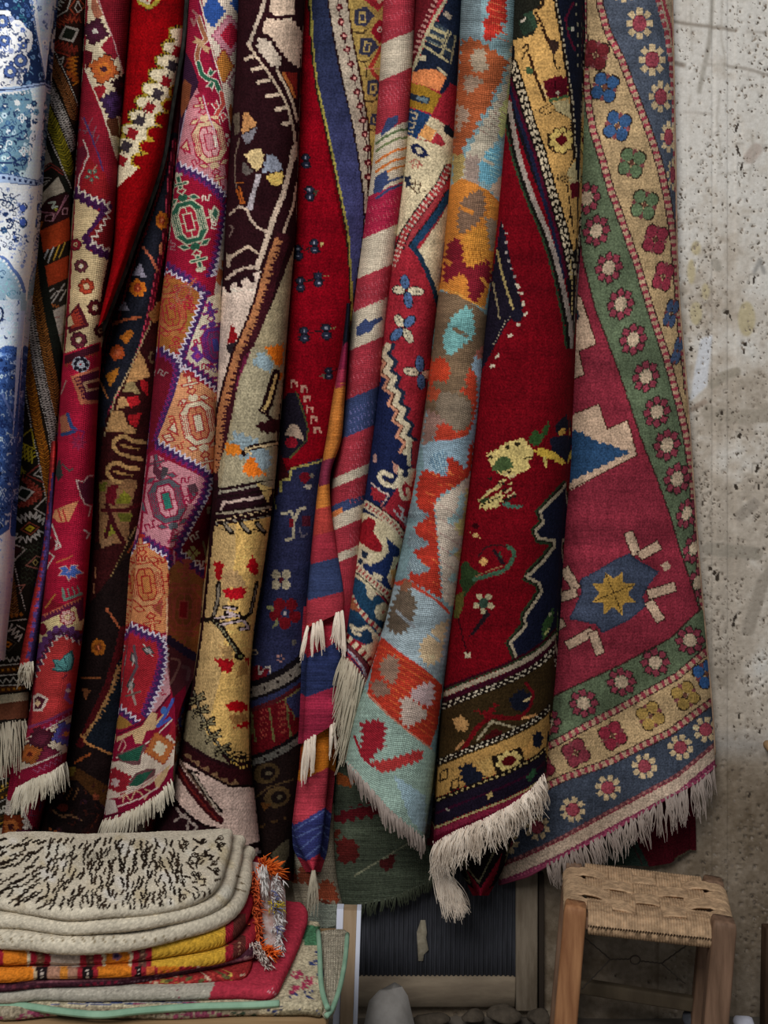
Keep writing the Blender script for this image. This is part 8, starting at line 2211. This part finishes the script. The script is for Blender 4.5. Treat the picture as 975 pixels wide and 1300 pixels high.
# plum rug, red patterned rug, red and grey plush
cvZ = Canvas(-60, 1130, 440, 1320, '#3c2028')
k = cvZ
k.poly([(-60, 1200), (420, 1200), (420, 1320), (-60, 1320)], '#3a1e28'); k.line([(-40, 1244), (60, 1246), (150, 1243), (230, 1232), (320, 1216)], 4, '#6c4048'); k.dash([(0, 1252), (90, 1256), (150, 1250)], 5, 6, 9, '#5c2c38'); k.dash([(150, 1248), (230, 1240), (320, 1226)], 2, 2, 2, '#6a5058'); k.dash([(100, 1252), (150, 1246)], 4, 5, 4, '#6c1c30'); k.poly([(310, 1214), (330, 1216), (332, 1240), (316, 1240)], '#8c6c6c')
o = slab('folded_rug', [(-60, 1130), (-30, 1244), (60, 1249), (140, 1247), (220, 1240), (290, 1228), (330, 1216), (334, 1190), (320, 1120), (140, 1118), (0, 1120)], .4745, .491, cvZ, PILE, n=640, wav=.0012, seed=7, rings=14, droop=lambda x, y: .02 * np.clip((x + .35) / .2, 0, 1) * np.clip((-y - .4) / .2, 0, 1) * .55)
props(o, 'plum-coloured rug with a stitched stripe, folded below the orange kilim', 'rug', 'folded textiles piled on the bench')
cvZ2 = Canvas(-60, 1130, 440, 1320, '#7c2424')
k = cvZ2
rn = random.Random(8)
for i in range(170): k.rect(rn.uniform(0, 320), rn.uniform(1236, 1262), rn.uniform(2, 5), rn.uniform(1, 3), rn.choice(['#94803c', '#4c4a2c', '#a03a34', '#3c2020', '#a08a74']), rn.uniform(-60, 60))
o = slab('folded_rug', [(-60, 1140), (-20, 1250), (60, 1254), (140, 1254), (220, 1252), (280, 1248), (316, 1240), (322, 1190), (312, 1130), (140, 1126), (0, 1128)], .466, .4765, cvZ2, PILE, n=520, wav=.0008, seed=8, rings=12, droop=lambda x, y: .012 * np.clip((x + .4) / .25, 0, 1) * np.clip((-y - .4) / .2, 0, 1) * .6)
props(o, 'thin red rug with olive flecks, squeezed under the plum-coloured rug', 'rug', 'folded textiles piled on the bench')
cvZ3 = Canvas(-60, 1120, 440, 1320, '#8a857a')
k = cvZ3
k.poly([(268, 1120), (440, 1120), (440, 1320), (262, 1320), (266, 1262), (272, 1250)], '#8c2836')
for x, y in ((339, 1258), (346, 1260), (342, 1254)): k.line([(x, y), (x + 5, y + 2)], 1.4, '#b0888c')
k.dash([(224, 1256), (228, 1268)], 2, 3, 2, '#6c3040')
k.streaks(.05, 31)
o = slab('plush_blanket', [(-60, 1150), (-30, 1260), (60, 1266), (160, 1267), (240, 1264), (300, 1262), (345, 1262), (362, 1240), (384, 1190), (391, 1164), (384, 1152), (368, 1150), (300, 1140), (0, 1130)], .456, .474, cvZ3, FUR, n=640, fuzz=.0002, wav=.001, seed=9, rings=90)
props(o, 'plush blanket, grey in front and red at its right end, low in pile', 'blanket', 'folded textiles piled on the bench')
cvZ4 = Canvas(-60, 1140, 480, 1330, '#9a9078')
k = cvZ4
for x, y in ((405, 1210), (398, 1224), (408, 1236), (392, 1262), (380, 1286), (402, 1284), (350, 1288), (372, 1260)):
    for j in range(5): k.line([(x + rn.uniform(-6, 6), y + rn.uniform(-6, 6)), (x + rn.uniform(-6, 6), y + rn.uniform(-6, 6))], 2.2, '#2c3458')
for x, y in ((378, 1238), (386, 1250), (374, 1256), (392, 1244)):
    for j in range(6): k.line([(x + rn.uniform(-8, 8), y + rn.uniform(-6, 6)), (x + rn.uniform(-8, 8), y + rn.uniform(-6, 6))], 2.2, '#8c3048')
k.poly([(-60, 1276), (330, 1280), (330, 1330), (-60, 1330)], '#7c7260')
for i in range(240):
    x = rn.uniform(0, 330); c = '#74384c' if x < 65 or 205 < x < 290 else ('#2f3c30' if x < 100 or x > 290 else '#544e40')
    k.rect(x, rn.uniform(1284, 1304), rn.uniform(1, 4), rn.uniform(1, 4), rn.choice([c, c, '#8c8270']), 0)
k.dash([(340, 1276), (344, 1300)], 4, 3, 2, '#2a2a3c'); k.dash([(356, 1276), (358, 1300)], 4, 3, 2, '#2a2a3c')
for i in range(60): k.line([(330 + rn.uniform(0, 80), 1280 + rn.uniform(0, 18)), (340 + rn.uniform(0, 80), 1280 + rn.uniform(0, 18))], 1.2, '#6c6450')
for i in range(60): k.line([(rn.uniform(60, 260), rn.uniform(1264, 1276)), (rn.uniform(60, 260), rn.uniform(1264, 1276))], 1.4, rn.choice(['#8f8c88', '#3c4468', '#7c3c54'])) if i % 3 == 0 else None
k.poly([(380, 1172), (408, 1176), (404, 1200), (386, 1200)], '#3c6448')
fr_ = [(-60, 1160), (-30, 1280), (80, 1286), (180, 1288), (300, 1284), (380, 1284), (412, 1282), (410, 1230), (405, 1184), (396, 1174), (300, 1165), (0, 1150)]
o = slab('folded_rug', fr_, .4375, .456, cvZ4, PILE, n=700, wav=.0012, seed=10, rings=90, knot=1.5)
props(o, 'beige floral rug bound with pale green piping, at the bottom of the pile', 'rug', 'folded textiles piled on the bench')
GREEN = simple_mat('pale_green_piping', '#738f7a', .8, (40.0, '#5f7c68', (1, 1, 1), .3))
pp = [zpt(x, y, .4565 + dz) for x, y, dz in ((-30, 1271, 0), (30, 1273, 0), (80, 1280, 0), (130, 1284, 0), (180, 1279, 0), (250, 1274, 0), (320, 1272, 0), (355, 1270, 0))]
pp = [np.array(q) + np.array([0, -.004, -.002]) for q in pp]
MB().tube(np.array(curve([tuple(q) for q in pp], 6)), .0046, n=10).build('piping', GREEN, o)
pp = [zpt(x, y, .458) for x, y in ((404, 1182), (406, 1210), (407, 1240), (410, 1262), (416, 1280))]
MB().tube(np.array(curve([tuple(q) for q in pp], 6)), .0036, n=10).build('piping', GREEN, o)
# woven back of another rug beside it
cvZ5 = Canvas(380, 1150, 480, 1330, '#8c8474')
for i in range(60): cvZ5.line([(398 + i, 1160), (388 + i, 1300)], .7, '#5c564a') if i % 2 == 0 else None
for i in range(50): cvZ5.dash([(400, 1180 + i * 2.4), (444, 1184 + i * 2.4)], .8, 1.5, 1.5, '#b0a894')
o = slab('folded_rug', [(398, 1192), (412, 1184), (442, 1186), (438, 1230), (428, 1275), (420, 1290), (408, 1286), (404, 1240)], .4375, .4475, cvZ5, RIBBED, n=300, wav=.0004, seed=11, rings=60)
props(o, 'rug lying back side up with pale weft lines, right of the floral rug', 'rug', 'folded textiles piled on the bench')
pp = [zpt(x, y, .449) for x, y in ((441, 1186), (438, 1220), (431, 1255), (422, 1280), (414, 1290))]
MB().tube(np.array(curve([tuple(q) for q in pp], 6)), .0035, n=8).build('selvage', GREEN, o)
# bench
BEN = empty('bench', (-.55, -.62, FLOOR_Z)); props(BEN, 'pale wooden bench carrying the pile of folded textiles', 'bench')
mb = MB(); bar(mb, (-1.2, -.60, .422), (-.075, -.60, .422), .014, .185, .004, (0, 0, 1)); mb.build('bench_top', simple_mat('bench_wood', '#8c7354', .7, (5.0, '#745c40', (1, 12, 12), .3)), BEN)
for x in (-1.1, -.12):
    for y in (-.76, -.45):
        mb = MB(); bar(mb, (x, y, .409), (x, y, FLOOR_Z), .02, .02, .004, (1, 0, 0)); mb.build('leg', simple_mat('bench_leg_wood', '#7a6448', .7) if False else bpy.data.materials['bench_wood'], BEN)
# upright plank behind the pile
a = np.array(P(445, 1152, .26)); c = a.copy(); c[2] = FLOOR_Z; c[0] -= .012
pk = empty('plank', c.tolist()); props(pk, 'upright tan plank with a white edge between the textile pile and the slatted board', 'plank')
mb = MB(); bar(mb, a, c, .0115, .012, .001, (1, 0, 0)); mb.build('face', simple_mat('tan_plank', '#8a7660', .75, (6.0, '#746048', (8, 8, 1), .25)), pk)
mb = MB(); bar(mb, a + np.array([.0155, 0, 0]), c + np.array([.0155, 0, 0]), .0038, .0125, .0008, (1, 0, 0)); mb.build('white_edge', simple_mat('white_edge_paint', '#a9acb8', .6), pk)
mb = MB(); bar(mb, a + np.array([-.018, .004, 0]), c + np.array([-.018, .004, 0]), .006, .011, .0008, (1, 0, 0)); mb.build('white_edge', bpy.data.materials['white_edge_paint'], pk)
# ------------------------------------------------------------------ camera, light
cam = bpy.data.cameras.new('camera')
cam.sensor_fit = 'VERTICAL'
cam.sensor_height = 24.0
cam.sensor_width = 18.0
cam.lens = F_PX / 1300.0 * 24.0
cam.clip_start = 0.02
co = bpy.data.objects.new('camera', cam)
COL.objects.link(co)
co.location = (0, -DIST, CAM_Z)
co.rotation_euler = (math.radians(90), 0, 0)
SC.camera = co

w = bpy.data.worlds.new('world')
SC.world = w
w.use_nodes = True
bg = w.node_tree.nodes['Background']
bg.inputs[0].default_value = (0.86, 0.93, 1.0, 1)
bg.inputs[1].default_value = 0.235

def area(name, loc, target, sx, sy, power, col):
    l = bpy.data.lights.new(name, 'AREA')
    l.shape = 'RECTANGLE'; l.size = sx; l.size_y = sy; l.energy = power; l.color = col
    o = bpy.data.objects.new(name, l)
    COL.objects.link(o)
    o.location = loc
    d = Vector(target) - Vector(loc)
    o.rotation_euler = d.to_track_quat('-Z', 'Y').to_euler()
    return o

area('daylight', (-0.6, -2.6, 2.75), (-0.05, 0, 1.15), 1.2, 1.1, 69, (1.0, 0.985, 0.96))
vs = SC.view_settings
SC.display_settings.display_device = 'sRGB'
vs.view_transform = 'Standard'
vs.look = 'None'
vs.exposure = 0.0
vs.gamma = 1.0
vs.use_curve_mapping = False
